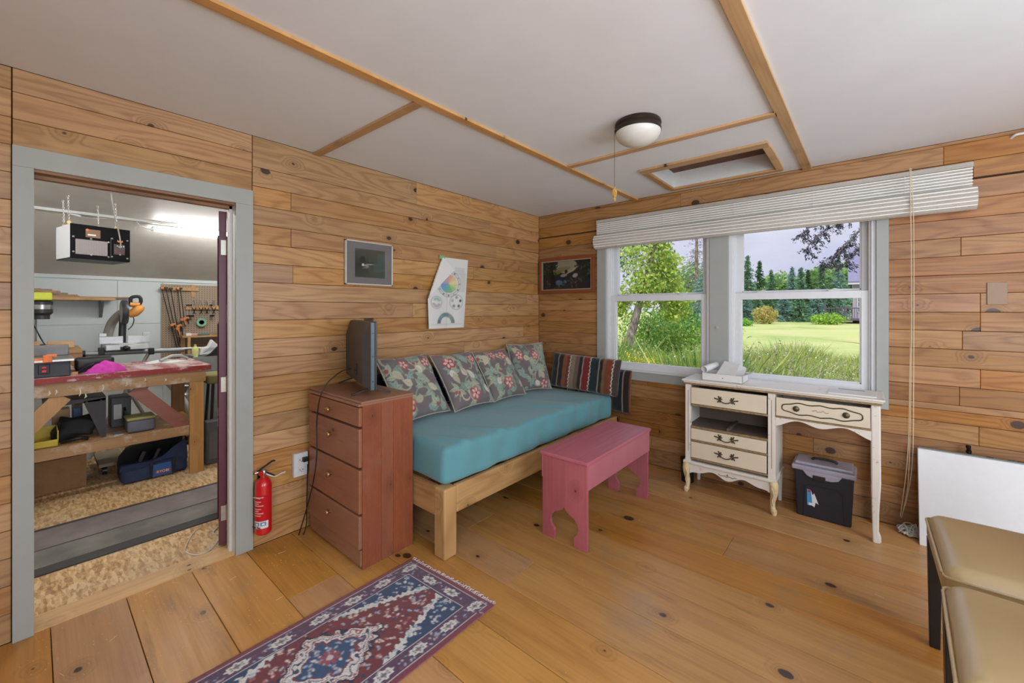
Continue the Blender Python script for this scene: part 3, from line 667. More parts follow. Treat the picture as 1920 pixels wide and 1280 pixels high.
for k, (b, _, wd, ht, sd, tw) in enumerate(pc):
    ex_ = Vector((-math.sin(tw) * 1.0, math.cos(tw), .0)); lean = Vector((-.24 - .02 * (k == 1), .02, .36)) if k < 3 else Vector((-.13, .10, .40))
    ob, base, ax, ay, an = pillow('throw_cushion', floral(sd), wd, ht, .115, (b[0], b[1], .574 - .004 * k), ex_, lean, fab, lab4[k], 'cushion', 'floral cushions on the daybed', seed=sd)
    # frayed seam piping all round
    loop = []
    for q in range(72):
        t = q / 72 * 4; s_ = int(t); f_ = t - s_; u, v = [(-1 + 2 * f_, -1), (1, -1 + 2 * f_), (1 - 2 * f_, 1), (-1, 1 - 2 * f_)][s_]
        loop.append(base + ax * (wd / 2 * u * (1 - .07 * (1 - v * v) * abs(u)) * 1.006) + ay * (ht / 2 * v * (1 - .07 * (1 - u * u) * abs(v)) * 1.006))
    pm = MB().tube(loop + [loop[0]], .0035, 5)
    rr = random.Random(sd)
    for q in range(0, 72, 2): p = loop[q]; dd = (p - base).normalized(); pm.tube([p, p + dd * rr.uniform(.006, .014) + an * rr.uniform(-.008, .008)], .0012, 3)
    o2 = pm.build('seam_piping', pip, ob, smooth=60)
nv = MB().rbox((.050, -1.02, .70), (.030, .80, .135), .025, (4, 20, 4)).build('bolster', plain('navy_cloth', (30, 32, 52), .9), smooth=70); tag(nv, 'long dark navy bolster behind the floral cushions', 'bolster')
def stripes(w=170, h=36, seed=0):
    c = Canvas(w, h, 1.9, (96, 52, 40)); seq = [((16, 26, 34), .16), ('w', .012), ((34, 26, 22), .09), ((118, 70, 44), .08), ((104, 46, 38), .05), ('z', .022), ((126, 108, 92), .09), ((96, 82, 72), .07), ((36, 28, 26), .07), ('w', .014), ((112, 28, 32), .12), ('z', .024), ((14, 38, 42), .15), ('w', .012), ((30, 28, 24), .06), ((108, 78, 52), .06), ((112, 58, 34), .11), ('z', .022), ((60, 54, 50), .08)]
    tot = sum(q[1] for q in seq); k0 = 1.9 / tot; x = -.05 * seed
    for col, wd in seq * 2:
        wd *= k0
        if col == 'w': c.rect(x, x + wd, 0, 1, (176, 168, 150))
        elif col == 'z':
            c.rect(x, x + wd, 0, 1, (40, 34, 32)); zz = (np.abs(np.mod(c.V * 26, 1) - .5) * 2) * wd; c.fill((np.abs(c.U - x - zz) < wd * .42) * 1.0, (190, 182, 166))
        else: c.rect(x, x + wd, 0, 1, col)
        x += wd
    nz_ = rng.normal(0, .10, (1, w, 1)); c.c = np.clip(c.c * (1 + nz_ + rng.normal(0, .05, c.c.shape)), 0, 1); return c
wool = vcol('striped_wool', .95, .4, (300, .3))
pillow('striped_cushion', stripes(), .64, .30, .09, (.625, -.225, .562), (1, .05, -.04), (.02, .07, .36), wool, 'long dark striped wool cushion facing the room at the window end', 'cushion', 'striped cushions', pinch=.02, square=10, seed=5)
pillow('striped_cushion', stripes(seed=8), .66, .36, .085, (.655, -.066, .405), (1, .02, -.04), (.0, .0, .36), wool, 'rear striped wool cushion peeking out against the window wall', 'cushion', 'striped cushions', pinch=.02, square=10, seed=9)
# ---------------------------------------------------------------- pink bench
pink = wood('bench_rose_stain', (182, 110, 124), (148, 80, 96), 'y', 'x', 'z', ring=2.5, knot=.3, ringamt=.12, rough=.4, tint=.02); pink_v = wood('bench_rose_stain_ends', (176, 98, 106), (142, 72, 84), 'z', 'x', 'y', ring=2.5, knot=.3, ringamt=.2, rough=.42, tint=.02)
NX0, NX1, NYA, NYB, NH = 1.078, 1.362, -1.405, -.605, .468
bn = empty('bench', (1.22, -1.0, 0), 0, 'small rose pink wooden bench with arched cutout ends', 'bench')
child(MB().box(NX0 - .012, NX1 + .012, NYA - .012, NYB + .012, NH - .018, NH), 'seat', pink, bn, bevel=.003)
def cut(yc):
    W_ = NX1 - NX0; ol = [(NX0, 0), (NX0, NH - .018), (NX1, NH - .018), (NX1, 0)]
    half = [(.062, 0), (.060, .045), (.066, .058), (.083, .075), (.090, .098), (.084, .124), (.066, .146), (.04, .160), (.015, .172), (0, .19)]
    c = (NX0 + NX1) / 2; q = [(c + a, b) for a, b in half] + [(c - a, b) for a, b in half[::-1][1:]]
    return ol + q
for (a, b) in ((NYA, NYA + .019), (NYB - .019, NYB)):
    child(MB().prism(cut(0), lambda p, q, t: (p, t, q), a, b), 'end_panel', pink_v, bn, bevel=.0015)
child(MB().box(NX1 - .006, NX1 + .006, NYA + .001, NYB - .001, NH - .148, NH - .018), 'apron', pink, bn, bevel=.0015)
child(MB().box(NX0 - .006, NX0 + .006, NYA + .001, NYB - .001, NH - .148, NH - .018), 'apron', pink, bn, bevel=.0015)
# ---------------------------------------------------------------- pictures on the walls
pf = empty('picture_frame', (.0, -1.844, 1.412), 0, 'silver framed picture in a grey mat above the television', 'picture')
FY0, FY1, FZ0, FZ1 = -2.012, -1.676, 1.412, 1.692
silver = plain('silver_frame', (196, 192, 182), .35, .3)
child(MB().box(.004, .022, FY0, FY0 + .009, FZ0, FZ1).box(.004, .022, FY1 - .009, FY1, FZ0, FZ1).box(.004, .022, FY0, FY1, FZ0, FZ0 + .009).box(.004, .022, FY0, FY1, FZ1 - .009, FZ1), 'frame', silver, pf, bevel=.001)
child(MB().box(.004, .012, FY0 + .009, FY1 - .009, FZ0 + .009, FZ1 - .009), 'mat_board', plain('grey_mat', (118, 112, 112), .8, var=.03), pf)
cv = Canvas(70, 60, 1.15, (58, 62, 54))
yy = cv.V; cv.fill(np.clip(cv.U / 1.15, 0, 1), (66, 84, 72), .8); cv.fill(np.clip(1 - np.abs(yy - .45) * 2, 0, 1) * (cv.U < .5), (44, 42, 38), .8)
cv.fill(np.clip((yy - .55) * 2, 0, 1), (86, 80, 72), .7); cv.ell(.28, .62, .10, .13, 0, (44, 40, 36)); cv.ell(.6, .5, .11, .03, .1, (40, 42, 38))
cv.ell(.30, .44, .045, .045, 0, (212, 208, 196)); cv.ell(.42, .41, .10, .035, -.1, (150, 146, 138)); cv.ell(.55, .47, .14, .014, .05, (176, 172, 162)); cv.ell(.4, .34, .12, .02, .1, (120, 118, 110)); cv.rect(0, 1.15, .385, .39, (40, 40, 38), .6)
ar = sheet(cv, lambda u, v: (.0125, -1.945 + u * .213, 1.462 + v * .182), 'print', vcol('art_print', .5), pf); ar.matrix_parent_inverse = Matrix.Translation(pf.location).inverted()
child(MB().box(.0155, .017, FY0 + .009, FY1 - .009, FZ0 + .009, FZ1 - .009), 'pane', M['glass'], pf)
# poster: colour chart sheet, its top left corner folded over
po = Canvas(64, 96, .62, (212, 213, 210)); ln = (120, 124, 124)
for r_ in (.185, .155): po.ring(.33, .63, r_, .0035, 0, 6.28, ln)
for k in range(12):
    a = k * math.pi / 6; po.ell(.33 + .17 * math.cos(a), .63 + .17 * math.sin(a), .011, .011, 0, [(90, 90, 92), (150, 150, 150), (70, 70, 72)][k % 3])
wheel = [(214, 206, 150), (216, 186, 140), (214, 160, 130), (206, 150, 150), (186, 150, 170), (150, 150, 190), (110, 140, 190), (90, 160, 190), (90, 170, 150), (110, 170, 110), (150, 186, 120), (190, 200, 130)]
x, y = po.U - .33, po.V - .63; an = np.mod(np.arctan2(y, x), 2 * np.pi); rr = np.hypot(x, y)
for k in range(12): po.fill(((an >= k * math.pi / 6) & (an < (k + 1) * math.pi / 6) & (rr < .135)) * 1.0, wheel[k], .9)
po.ring(.13, .36, .085, .003, 0, 6.28, ln); po.ring(.13, .36, .05, .02, .3, 2.4, (150, 186, 184)); po.ring(.13, .36, .05, .02, 3.3, 6.0, (176, 170, 178)); po.ring(.46, .37, .105, .003, 0, 6.28, ln)
for k in range(5): a = math.pi / 2 + k * 1.2566; po.ell(.46 + .068 * math.cos(a), .37 + .068 * math.sin(a), .022, .022, 0, [(150, 156, 156), (166, 168, 166), (130, 136, 138), (110, 114, 116), (90, 92, 94)][k])
for k in range(8): po.ring(.29, .065, .125, .03, k * math.pi / 8, (k + 1) * math.pi / 8, [(122, 132, 128), (132, 142, 136), (142, 150, 146), (112, 132, 130), (106, 140, 140), (120, 150, 152), (126, 140, 152), (108, 116, 128)][k])
po.rect(.04, .58, .056, .0585, ln)
for k in range(6): po.rect(.42, .58 - .02 * (k % 2), .86 - .018 * k, .865 - .018 * k, ln, .6)
po.rect(.50, .60, .52, .80, (190, 192, 184), .6); po.rect(.302, .306, .03, .60, (150, 152, 152), .8)
TLp, TRp, BRp, BLp = Vector((.012, -1.262, 1.655)), Vector((.012, -.972, 1.653)), Vector((.016, -1.024, 1.112)), Vector((.045, -1.392, 1.114))
FLD = .42     # height of the left end of the fold
def posterf(u, v):
    p = BLp.lerp(BRp, u).lerp(TLp.lerp(TRp, u) if v > 1 else Vector((.012, -1.412 + .44 * u, 1.654)), v)
    # true rectangle, then the corner beyond the fold line is mirrored back over the sheet
    a = Vector((.0, FLD)); b = Vector((.36 * .68, 1.0)); q = Vector((u * .68, v)); d = (b - a).normalized(); nrm = Vector((-d.y, d.x)); s_ = (q - a).dot(nrm)
    lift = 0
    if s_ > 0: q = q - nrm * (2 * s_); lift = .012 + .02 * min(1, s_ * 4)
    u2, v2 = q.x / .68, q.y
    lo = BLp.lerp(BRp, u2); hi = Vector((.012, -1.395 + .423 * u2, 1.654)); p = lo.lerp(hi, v2)
    p.x += lift + .006 * math.sin(u2 * 9) * (1 - v2) + .012 * (1 - u2) * v2 * (1 - v2); return p
pcol = po.c.copy()
aa = Vector((.0, FLD)); bb = Vector((.36 * .68, 1.0)); dd_ = (bb - aa).normalized()
s_ = (po.U / .62 * .68 - aa.x) * (-dd_.y) + (po.V - aa.y) * dd_.x; po.fill((s_ > 0) * 1.0, (216, 217, 214))
ps = sheet(po, posterf, 'poster', vcol('poster_print', .7)); tag(ps, 'white colour wheel chart with one corner folded over', 'poster')
MB().box(.012, .0135, -1.268, -1.215, 1.64, 1.668).build('tape', plain('green_tape', (120, 172, 118), .6), ps)
# painting in wooden frame on the window wall
pn = empty('painting', (.33, 0, 1.41), 0, 'dark forest stream painting in a brown wooden frame by the window', 'painting')
PX0, PX1, PZ0, PZ1 = .022, .632, 1.408, 1.748
fw = wood('painting_frame_wood', (124, 66, 34), (92, 44, 20), 'x', 'z', 'y', ring=2, knot=0, ringamt=.15, rough=.35)
child(MB().box(PX0, PX1, -.032, -.006, PZ1 - .03, PZ1).box(PX0, PX1, -.032, -.006, PZ0, PZ0 + .03).box(PX0, PX0 + .03, -.032, -.006, PZ0 + .03, PZ1 - .03).box(PX1 - .03, PX1, -.032, -.006, PZ0 + .03, PZ1 - .03), 'frame', fw, pn, bevel=.003)
a_, b_, c_, d_ = PX0 + .03, PX1 - .03, PZ0 + .03, PZ1 - .03
child(MB().box(a_, b_, -.026, -.008, d_ - .009, d_).box(a_, b_, -.026, -.008, c_, c_ + .009).box(a_, a_ + .009, -.026, -.008, c_ + .009, d_ - .009).box(b_ - .009, b_, -.026, -.008, c_ + .009, d_ - .009), 'slip', plain('linen_slip', (150, 132, 106), .8), pn)
pv = Canvas(110, 60, 1.9, (34, 34, 30)); r = random.Random(4)
pv.rect(.0, 1.9, .0, .35, (38, 36, 36)); pv.ell(.95, .82, .42, .26, 0, (128, 126, 108)); pv.ell(.75, .70, .38, .09, .15, (112, 104, 76)); pv.ell(.55, .6, .2, .07, .1, (96, 92, 52))
for k in range(60): pv.ell(r.uniform(.05, .6), r.uniform(.55, 1), r.uniform(.02, .06), r.uniform(.01, .03), r.uniform(0, 3), r.choice([(28, 32, 26), (40, 44, 34), (58, 62, 44)]))
for k in range(50): pv.ell(r.uniform(1.3, 1.9), r.uniform(.3, 1), r.uniform(.03, .09), r.uniform(.02, .05), r.uniform(0, 3), r.choice([(24, 30, 28), (34, 42, 36), (44, 32, 34), (52, 68, 58)]))
pv.ell(.95, .62, .06, .07, 0, (36, 28, 24)); pv.ell(1.15, .64, .28, .025, .5, (146, 138, 116)); pv.ell(.85, .49, .13, .05, .1, (132, 124, 122)); pv.ell(1.3, .47, .10, .07, .3, (138, 136, 132)); pv.ell(.75, .38, .35, .05, -.05, (26, 30, 44))
pv.ell(.66, .24, .15, .09, 0, (58, 92, 130)); pv.ell(.9, .26, .06, .06, 0, (70, 96, 110))
for k in range(70): pv.ell(r.uniform(.1, 1.5), r.uniform(.03, .4), r.uniform(.02, .06), r.uniform(.01, .025), r.uniform(0, 3), r.choice([(86, 78, 66), (60, 56, 52), (98, 90, 78), (46, 46, 46), (34, 46, 62)]), .6)
for k in range(6): pv.leaf(.35 + .02 * k, .5, .5, .02, 1.5 + .06 * k, (24, 22, 20))
cn = sheet(pv, lambda u, v: (a_ + .009 + u * (b_ - a_ - .018), -.012, c_ + .009 + v * (d_ - c_ - .018)), 'canvas', vcol('oil_paint', .35, bump=(90, .3)), pn); cn.matrix_parent_inverse = Matrix.Translation(pn.location).inverted()
# blank plate and cable end on the window wall
bp = MB().box(2.937, 3.008, -.006, 0, 1.281, 1.398).build('blank_plate', plain('wood_tone_plate', (140, 110, 80), .4, var=.05), bevel=.002); tag(bp, 'tan blank wall plate on the boards right of the window', 'plate')
cb = MB().tube(spline([(3.02, .004, 2.135), (3.03, -.014, 2.142), (3.05, -.016, 2.144), (3.12, -.012, 2.142)]), .0065, 8).build('cable', M['white'], smooth=60); tag(cb, 'short white cable leaving the wall near the ceiling', 'cable')
# ---------------------------------------------------------------- woven window blind
nb = NT('woven_blind'); g = nb.obj(); sx = nb.n('ShaderNodeSeparateXYZ'); nb.l(g, sx.inputs[0])
wv = nb.noise(nb.mapping(g, (3, 3, 260)), 1, 2); wv2 = nb.noise(nb.mapping(g, (120, 3, 500)), 1, 2)
cl = nb.mix(nb.rng(wv, .35, .65), s2l((214, 210, 200)), s2l((236, 233, 226))); cl = nb.mix(nb.rng(wv2, .55, .75, 0, .5), cl, s2l((150, 146, 136)))
nb.set(col=cl, rough=.8); nb.bump(wv, .4, .003); tr = nb.n('ShaderNodeBsdfTranslucent'); nb.l(cl, tr.inputs[0]); mx = nb.n('ShaderNodeMixShader'); mx.inputs[0].default_value = .5; nb.l(nb.b.outputs[0], mx.inputs[1]); nb.l(tr.outputs[0], mx.inputs[2]); nb.l(mx.outputs[0], nb.o.inputs[0]); nb = nb.m
BL0, BL1 = .663, 2.885
bd = empty('window_blind', (1.77, 0, 2.03), 0, 'wide white woven blind rolled up above the windows', 'blind')
child(MB().box(BL0, BL1, -.05, -.004, 2.008, 2.034), 'headrail', nb, bd, bevel=.002)
ribm = plain('blind_rib', (242, 240, 235), .6, var=.02)
for k in range(7):
    z = 2.003 - k * .0165
    child(MB().box(BL0 + .003, BL1 - .003, -.053, -.0425, z - .006, z, .001), 'slat', ribm, bd)
child(MB().box(BL0 + .004, BL1 - .004, -.0425, -.0412, 1.86, 2.006), 'woven_cloth', nb, bd)
rs = [(-.050, 1.892), (-.078, 1.898), (-.098, 1.886), (-.108, 1.862), (-.110, 1.835), (-.102, 1.806), (-.086, 1.786), (-.062, 1.778), (-.044, 1.79), (-.040, 1.84)]
child(MB().prism(rs, lambda p, q, t: (t, p, q), BL0 + .002, BL1 + .008), 'rolled_bundle', nb, bd, smooth=40)
for k, (a, b) in enumerate(((-.100, 1.884), (-.1115, 1.862), (-.113, 1.838), (-.109, 1.816), (-.098, 1.796))):
    child(MB().tube([(BL0 + .004, a, b), (BL1 + .006, a, b)], .0035, 6), 'slat', ribm, bd)
for x in (.80, 1.25, 1.75, 2.2, 2.62): child(MB().box(x, x + .002, -.0545, -.052, 1.87, 2.01), 'tape', M['paper'], bd)
cordm = plain('blind_cord_cotton', (206, 190, 162), .8)
cpx = [(1706, 315), (1708, 500), (1706, 700), (1702, 850), (1692, 940), (1688, 968)], [(1708, 315), (1713, 420), (1713, 700), (1711, 860), (1700, 935), (1692, 962)], [(1707, 330), (1709, 560), (1707, 780), (1703, 900), (1695, 950), (1690, 970)]
for k, pts in enumerate(cpx):
    ob = MB().tube(spline([at(a, b, y=-.118 if b < 600 else -.118 + .09 * min(1, (b - 600) / 360)) for a, b in pts]), .0019, 6).build('blind_cord', cordm, smooth=60); tag(ob, 'pale blind cord hanging beside the window, %s of three' % ('leftmost', 'rightmost', 'middle')[k], 'cord', 'blind cords')
r = random.Random(5); pts = []
for k in range(150):
    a = k * .8 + r.uniform(-.5, .5); q = r.uniform(.02, .075); pts.append((2.665 + q * 1.1 * math.cos(a) * .8 - .02, -.075 + q * .75 * math.sin(a), .006 + .075 * max(0, 1 - q / .085) * r.random() + .004 * r.random()))
cp = MB().tube(spline(pts, 4), .0024, 5).build('cord_tangle', plain('grey_cord', (196, 194, 186), .8), smooth=60); tag(cp, 'tangle of pale cord lying on the floor below the blind cords', 'cord')
# ---------------------------------------------------------------- ceiling lamp
LX, LY = 1.605, -1.335
lp = empty('ceiling_lamp', (LX, LY, H), 0, 'round frosted dome ceiling lamp with bronze rim', 'lamp')
bronze = plain('dark_bronze', (66, 56, 50), .38, .7)
child(MB().lathe([(.104, 0), (.108, -.004), (.110, -.016), (.104, -.022), (.106, -.03), (.110, -.038), (.108, -.05), (.100, -.052)], (LX, LY, H), 40), 'rim', bronze, lp, smooth=40)
fg = NT('frosted_glass'); fg.set(col=s2l((214, 213, 206)), rough=.35, spec=.5); fg = fg.m
child(MB().lathe([(.100, -.045), (.107, -.05), (.106, -.06), (.096, -.078), (.078, -.094), (.052, -.106), (.026, -.112), (.0005, -.114)], (LX, LY, H), 40), 'glass_dome', fg, lp, smooth=60)
lk = Vector((-CC, -SS, 0)); cpos = Vector((LX, LY, H - .043)) + lk * .114
child(MB().bar(Vector((LX, LY, H - .043)) + lk * .104, cpos, .01, .01), 'chain_outlet', bronze, lp)
dist = (Vector((-SS, CC, 0)).dot(cpos - CAM)); zb = CAM.z - (352 - CY) / F * dist
cm = MB(); nb_ = int((cpos.z - zb) / .0055)
for k in range(nb_): cm.ball((cpos.x, cpos.y, cpos.z - k * .0055), .0022, 6, 4)
pc_ = child(cm, 'pull_chain', plain('chain_brass', (120, 104, 80), .4, .7), lp, smooth=60)
amb = NT('amber_crystal'); amb.set(col=(.75, .42, .08), rough=.08, trans=.6, ior=1.5); amb = amb.m
sub(MB().lathe([(.004, .0), (.008, -.003), (.007, -.009), (.010, -.012), (.0135, -.024), (.012, -.038), (.006, -.046), (.004, -.05), (.008, -.056), (.0075, -.062), (.001, -.066)], (cpos.x, cpos.y, zb), 8), 'pendant', amb, pc_)
# ---------------------------------------------------------------- white desk
cream = NT('desk_cream_paint'); p_ = cream.obj(); wr_ = cream.rng(cream.noise(p_, 26, 6, .7), .60, .68, 0, .75); bs = cream.mix(cream.noise(p_, 6, 3), s2l((226, 222, 213)), s2l((214, 207, 194))); cream.set(col=cream.mix(wr_, bs, s2l((160, 140, 112))), rough=.45); cream = cream.m
cream2 = plain('desk_drawer_cream', (216, 205, 182), .42, var=.04, scale=5); gold = plain('desk_gilt_edge', (140, 116, 82), .5, var=.35, scale=60); dkm = plain('aged_brass', (92, 80, 62), .42, .6, var=.3, scale=80); inner = plain('desk_inside', (98, 84, 74), .8)
DX0, DX1, DYF, DYB, DT = 1.505, 2.515, -.318, -.025, .775
dk = empty('desk', (2.0, -.17, 0), 0, 'cream painted vintage desk with scalloped aprons under the window', 'desk')
child(MB().box(DX0 - .018, DX1 + .018, DYF - .02, DYB, DT - .012, DT).box(DX0 - .010, DX1 + .010, DYF - .012, DYB, DT - .022, DT - .012), 'top', cream, dk, bevel=.004)
child(MB().box(DX0 - .006, DX1 + .006, DYF - .008, DYB, DT - .034, DT - .022), 'edge_moulding', gold, dk, bevel=.003)
LB0, LB1 = 1.545, 1.995
child(MB().box(DX0, DX0 + .036, DYF, DYF + .03, .205, DT - .034), 'stile', cream, dk, bevel=.003)
child(MB().box(LB1 + .002, LB1 + .042, DYF, DYF + .03, .205, DT - .034), 'stile', cream, dk, bevel=.003)
for x in (DX0 + .020, LB1 + .022): child(MB().box(x - .0015, x + .0015, DYF - .001, DYF + .001, .28, .70), 'gilt_line', gold, dk)
child(MB().box(DX0, DX0 + .014, DYF + .03, DYB, .205, DT - .034), 'side_panel', cream, dk)
child(MB().box(LB1 + .026, LB1 + .042, DYF + .03, DYB, .205, DT - .034), 'side_panel', cream, dk)
child(MB().box(DX0 + .014, LB1 + .026, DYB - .012, DYB, .205, DT - .034).box(DX0 + .014, LB1 + .026, DYF + .012, DYB - .012, .205, .215).box(DX0 + .014, LB1 + .026, DYF + .012, DYB - .012, .452, .458).box(DX0 + .014, LB1 + .026, DYF + .012, DYB - .012, .600, .606).box(1.762, 1.778, DYF + .02, DYB - .02, .458, .474), 'carcass', inner, dk)
for z in (.600, .449, .357, .232): child(MB().box(DX0 + .036, LB1 + .002, DYF - .002, DYF + .012, z - .004, z + .009), 'drawer_rail', gold, dk, bevel=.002)
def pull(m, cx, cz, y):
    m.tube(spline([(cx - .034, y - .006, cz), (cx - .024, y - .012, cz - .011), (cx, y - .014, cz - .017), (cx + .024, y - .012, cz - .011), (cx + .034, y - .006, cz)], 4), .0032, 6)
    for s_ in (-1, 1):
        bx_ = cx + s_ * .037
        m.ball((bx_, y - .004, cz), .007, 8, 6, (1, .6, 1))
        for (an, L) in ((.2, .032), (1.2, .022), (1.9, .018), (-.9, .02), (-1.7, .014), (2.7, .012)):
            ax_ = math.cos(an) * s_; az_ = math.sin(an); c0 = Vector((bx_ + ax_ * L * .55, y - .003, cz + az_ * L * .55)); m.obox(c0, (L, .003, .0075), rot_m(0, -math.atan2(az_, ax_), 0)); m.ball((bx_ + ax_ * L, y - .003, cz + az_ * L), .0045, 6, 4, (1, .5, 1))
    return m
for (z0, z1, cz) in ((.612, .722, .662), (.368, .442, .410), (.244, .350, .300)):
    dr = child(MB().box(LB0, LB1 - .004, DYF - .006, DYF + .012, z0, z1), 'drawer', cream2, dk, bevel=.0015)
    sub(pull(MB(), 1.765, cz, DYF - .006), 'handle', dkm, dr, smooth=50)
RB0, RB1 = LB1 + .046, DX1 - .042
dr = child(MB().box(RB0, RB1, DYF - .006, DYF + .012, .612, .722), 'drawer', cream2, dk, bevel=.0015)
cxr, czr = (RB0 + RB1) / 2, .668; sc_o = []
for k in range(97):
    t = k / 96 * 2 * math.pi; ca, sa = math.cos(t), math.sin(t); wx = .185 * (abs(ca) ** .55) * (1 if ca > 0 else -1); wz = .032 * (abs(sa) ** .7) * (1 if sa > 0 else -1); wz *= 1 + .12 * math.cos(wx * 62); sc_o.append((cxr + wx, DYF - .0065, czr + wz))
sub(MB().tube(sc_o, .0034, 5, cap=False), 'scalloped_moulding', dkm, dr, smooth=60)
for x in (-.115, .115): sub(MB().lathe([(.017, 0), (.017, .003), (.010, .006), (.012, .010), (.007, .014), (.0005, .015)], (cxr + x, DYF - .006, czr), 14, rot_m(math.pi / 2)), 'knob', dkm, dr, smooth=40)
fl_ = MB()
for k in range(7): fl_.obox((cxr + (k - 3) * .011, DYF - .0065, czr + .004 * math.sin(k * 2)), (.012, .002, .003), rot_m(0, .5 * math.sin(k * 3), 0))
sub(fl_, 'ornament', gold, dr)
child(MB().box(RB0 - .004, RB1 + .004, DYF - .002, DYF + .012, .599, .609), 'drawer_rail', gold, dk, bevel=.002)
def scallop(x0, x1, zt, zlow, n, amp, deep):
    o = [(x0, zt), (x1, zt)]; q = []
    for k in range(41):
        t = k / 40; x = x1 + (x0 - x1) * t; e = abs(2 * t - 1); z = zt - deep * (.55 + .45 * math.cos(4 * math.pi * t)) - amp * (e ** 3); q.append((x, z))
    return o + q
child(MB().prism(scallop(RB0 - .004, RB1 + .004, .599, 0, 0, .022, .030), lambda a, b, t: (a, t, b), DYF, DYF + .014), 'apron', cream, dk)
child(MB().box(RB0, RB1, DYF + .014, DYB, .60, .608).box(RB0, RB1, DYB - .012, DYB, .60, DT - .034), 'drawer_case', cream, dk)
child(MB().box(DX0 - .012, LB1 + .050, DYF - .012, DYB, .196, .216), 'base_moulding', cream, dk, bevel=.005)
def sc2():
    x0, x1, zt = DX0 + .03, LB1 + .012, .198; q = []
    for k in range(61):
        t = k / 60; x = x1 + (x0 - x1) * t; e = abs(2 * t - 1); z = zt - .050 - .006 * math.cos(3 * math.pi * (2 * t - 1)) + .020 * math.sin(math.pi * min(1, e * 1.15)) ** 2 - .026 * e ** 8 - .008 * (1 - e) ; q.append((x, z))
    return [(x0, zt), (x1, zt)] + q
child(MB().prism(sc2(), lambda a, b, t: (a, t, b), DYF, DYF + .016), 'apron', cream, dk)
orn = MB()
for k in range(9): orn.obox((1.77 + (k - 4) * .012, DYF - .001, .168 - .006 * abs(math.sin(k * 1.2))), (.014, .003, .0035), rot_m(0, .6 * math.cos(k * 2.2), 0))
orn.ball((1.77, DYF - .001, .173), .006, 8, 6, (1, .4, 1)); child(orn, 'ornament', gold, dk)
legc = plain('desk_leg_antique', (212, 192, 152), .45, var=.2, scale=40)
for (x, y, s_) in ((DX0 + .012, DYF + .008, -1), (LB1 + .03, DYF + .008, 1)):
    lg = child(MB().tube(spline([(x + s_ * .0, y, .20), (x + s_ * .006, y - .006, .165), (x + s_ * .004, y - .004, .12), (x - s_ * .004, y, .075), (x - s_ * .002, y - .003, .04), (x + s_ * .004, y - .008, .018), (x + s_ * .006, y - .009, .0)], 4), .02, 10, radii=[.024, .0245, .025, .0245, .024, .023, .022, .021, .0195, .018, .017, .016, .0152, .0146, .014, .0142, .0145, .015, .0175, .019, .0185, .017, .015, .013, .012]), 'leg', legc, dk, smooth=60)
    sub(MB().lathe([(.009, 0), (.009, .004), (.004, .006)], (x + s_ * .004, y - .026, .03), 12, rot_m(math.pi / 2)).tube(spline([(x - .006, y - .026, .17), (x + .006, y - .029, .13), (x - .004, y - .024, .09), (x + .003, y - .021, .06)]), .004, 6), 'carving', legc, lg, smooth=60)
for (x, y) in ((DX0 + .012, DYB - .03), (LB1 + .03, DYB - .03)):
    child(MB().tube([(x, y, .20), (x, y, .1), (x, y, 0)], .016, 8, radii=[.018, .015, .012]), 'leg', cream, dk, smooth=60)
child(MB().prism([(DX1 - .040, DT - .034), (DX1, DT - .034), (DX1 + .001, .5), (DX1 + .002, .32), (DX1 - .006, .16), (DX1 - .007, .06), (DX1 + .002, .035), (DX1 + .003, .012), (DX1 - .004, 0), (DX1 - .032, 0), (DX1 - .034, .06), (DX1 - .037, .2)], lambda a, b, t: (a, t, b), DYF - .002, DYF + .032), 'leg', cream, dk, bevel=.006)
child(MB().prism([(DX1 - .040, DT - .034), (DX1, DT - .034), (DX1, .32), (DX1 - .008, .16), (DX1 - .01, 0), (DX1 - .032, 0), (DX1 - .037, .2)], lambda a, b, t: (a, t, b), DYB - .035, DYB - .005), 'leg', cream, dk, bevel=.004)
child(MB().box(DX1 - .016, DX1 - .004, DYF + .03, DYB - .03, .60, DT - .034), 'side_panel', cream, dk)
# things on the desk
ty = empty('letter_tray', (1.74, -.20, DT), 0, 'open white carton tray on the desk holding papers', 'tray')
tA, tB, tC, tD = 1.605, 1.852, -.285, -.115
child(MB().box(tA, tB, tC, tD, DT, DT + .002).box(tA, tB, tC, tC + .002, DT, DT + .048).box(tA, tB, tD - .002, tD, DT, DT + .052).box(tA, tA + .002, tC, tD, DT, DT + .050).box(tB - .002, tB, tC, tD, DT, DT + .050), 'tray', M['paper'], ty)
child(MB().add([(tB, tC, DT + .05), (tB, tD, DT + .05), (tB + .045, tD, DT + .075), (tB + .045, tC + .01, DT + .068)], [(0, 1, 2, 3)]), 'flap', M['paper'], ty)
child(MB().lathe([(.0035, 0), (.0035, .0005)], (1.735, tC - .0003, DT + .024), 8, rot_m(math.pi / 2)), 'thumb_hole', inner, ty)
rp = MB().tube([(1.612, -.262, DT + .070), (1.655, -.13, DT + .092)], .022, 18, cap=False).build('paper_roll', M['paper'], smooth=50); s_ = rp.modifiers.new('solid', 'SOLIDIFY'); s_.thickness = .003; tag(rp, 'rolled white paper lying across the letter tray', 'paper roll')
def page(pts, name, lab, grp):
    m = MB().add(pts, [(0, 1, 2, 3)]).build(name, M['paper']); s_ = m.modifiers.new('solid', 'SOLIDIFY'); s_.thickness = .0015; tag(m, lab, 'paper', grp)
page([(1.68, -.25, DT + .03), (1.80, -.27, DT + .03), (1.81, -.15, DT + .112), (1.71, -.13, DT + .122)], 'loose_sheet', 'creased white sheet standing up in the letter tray', 'papers in the tray')
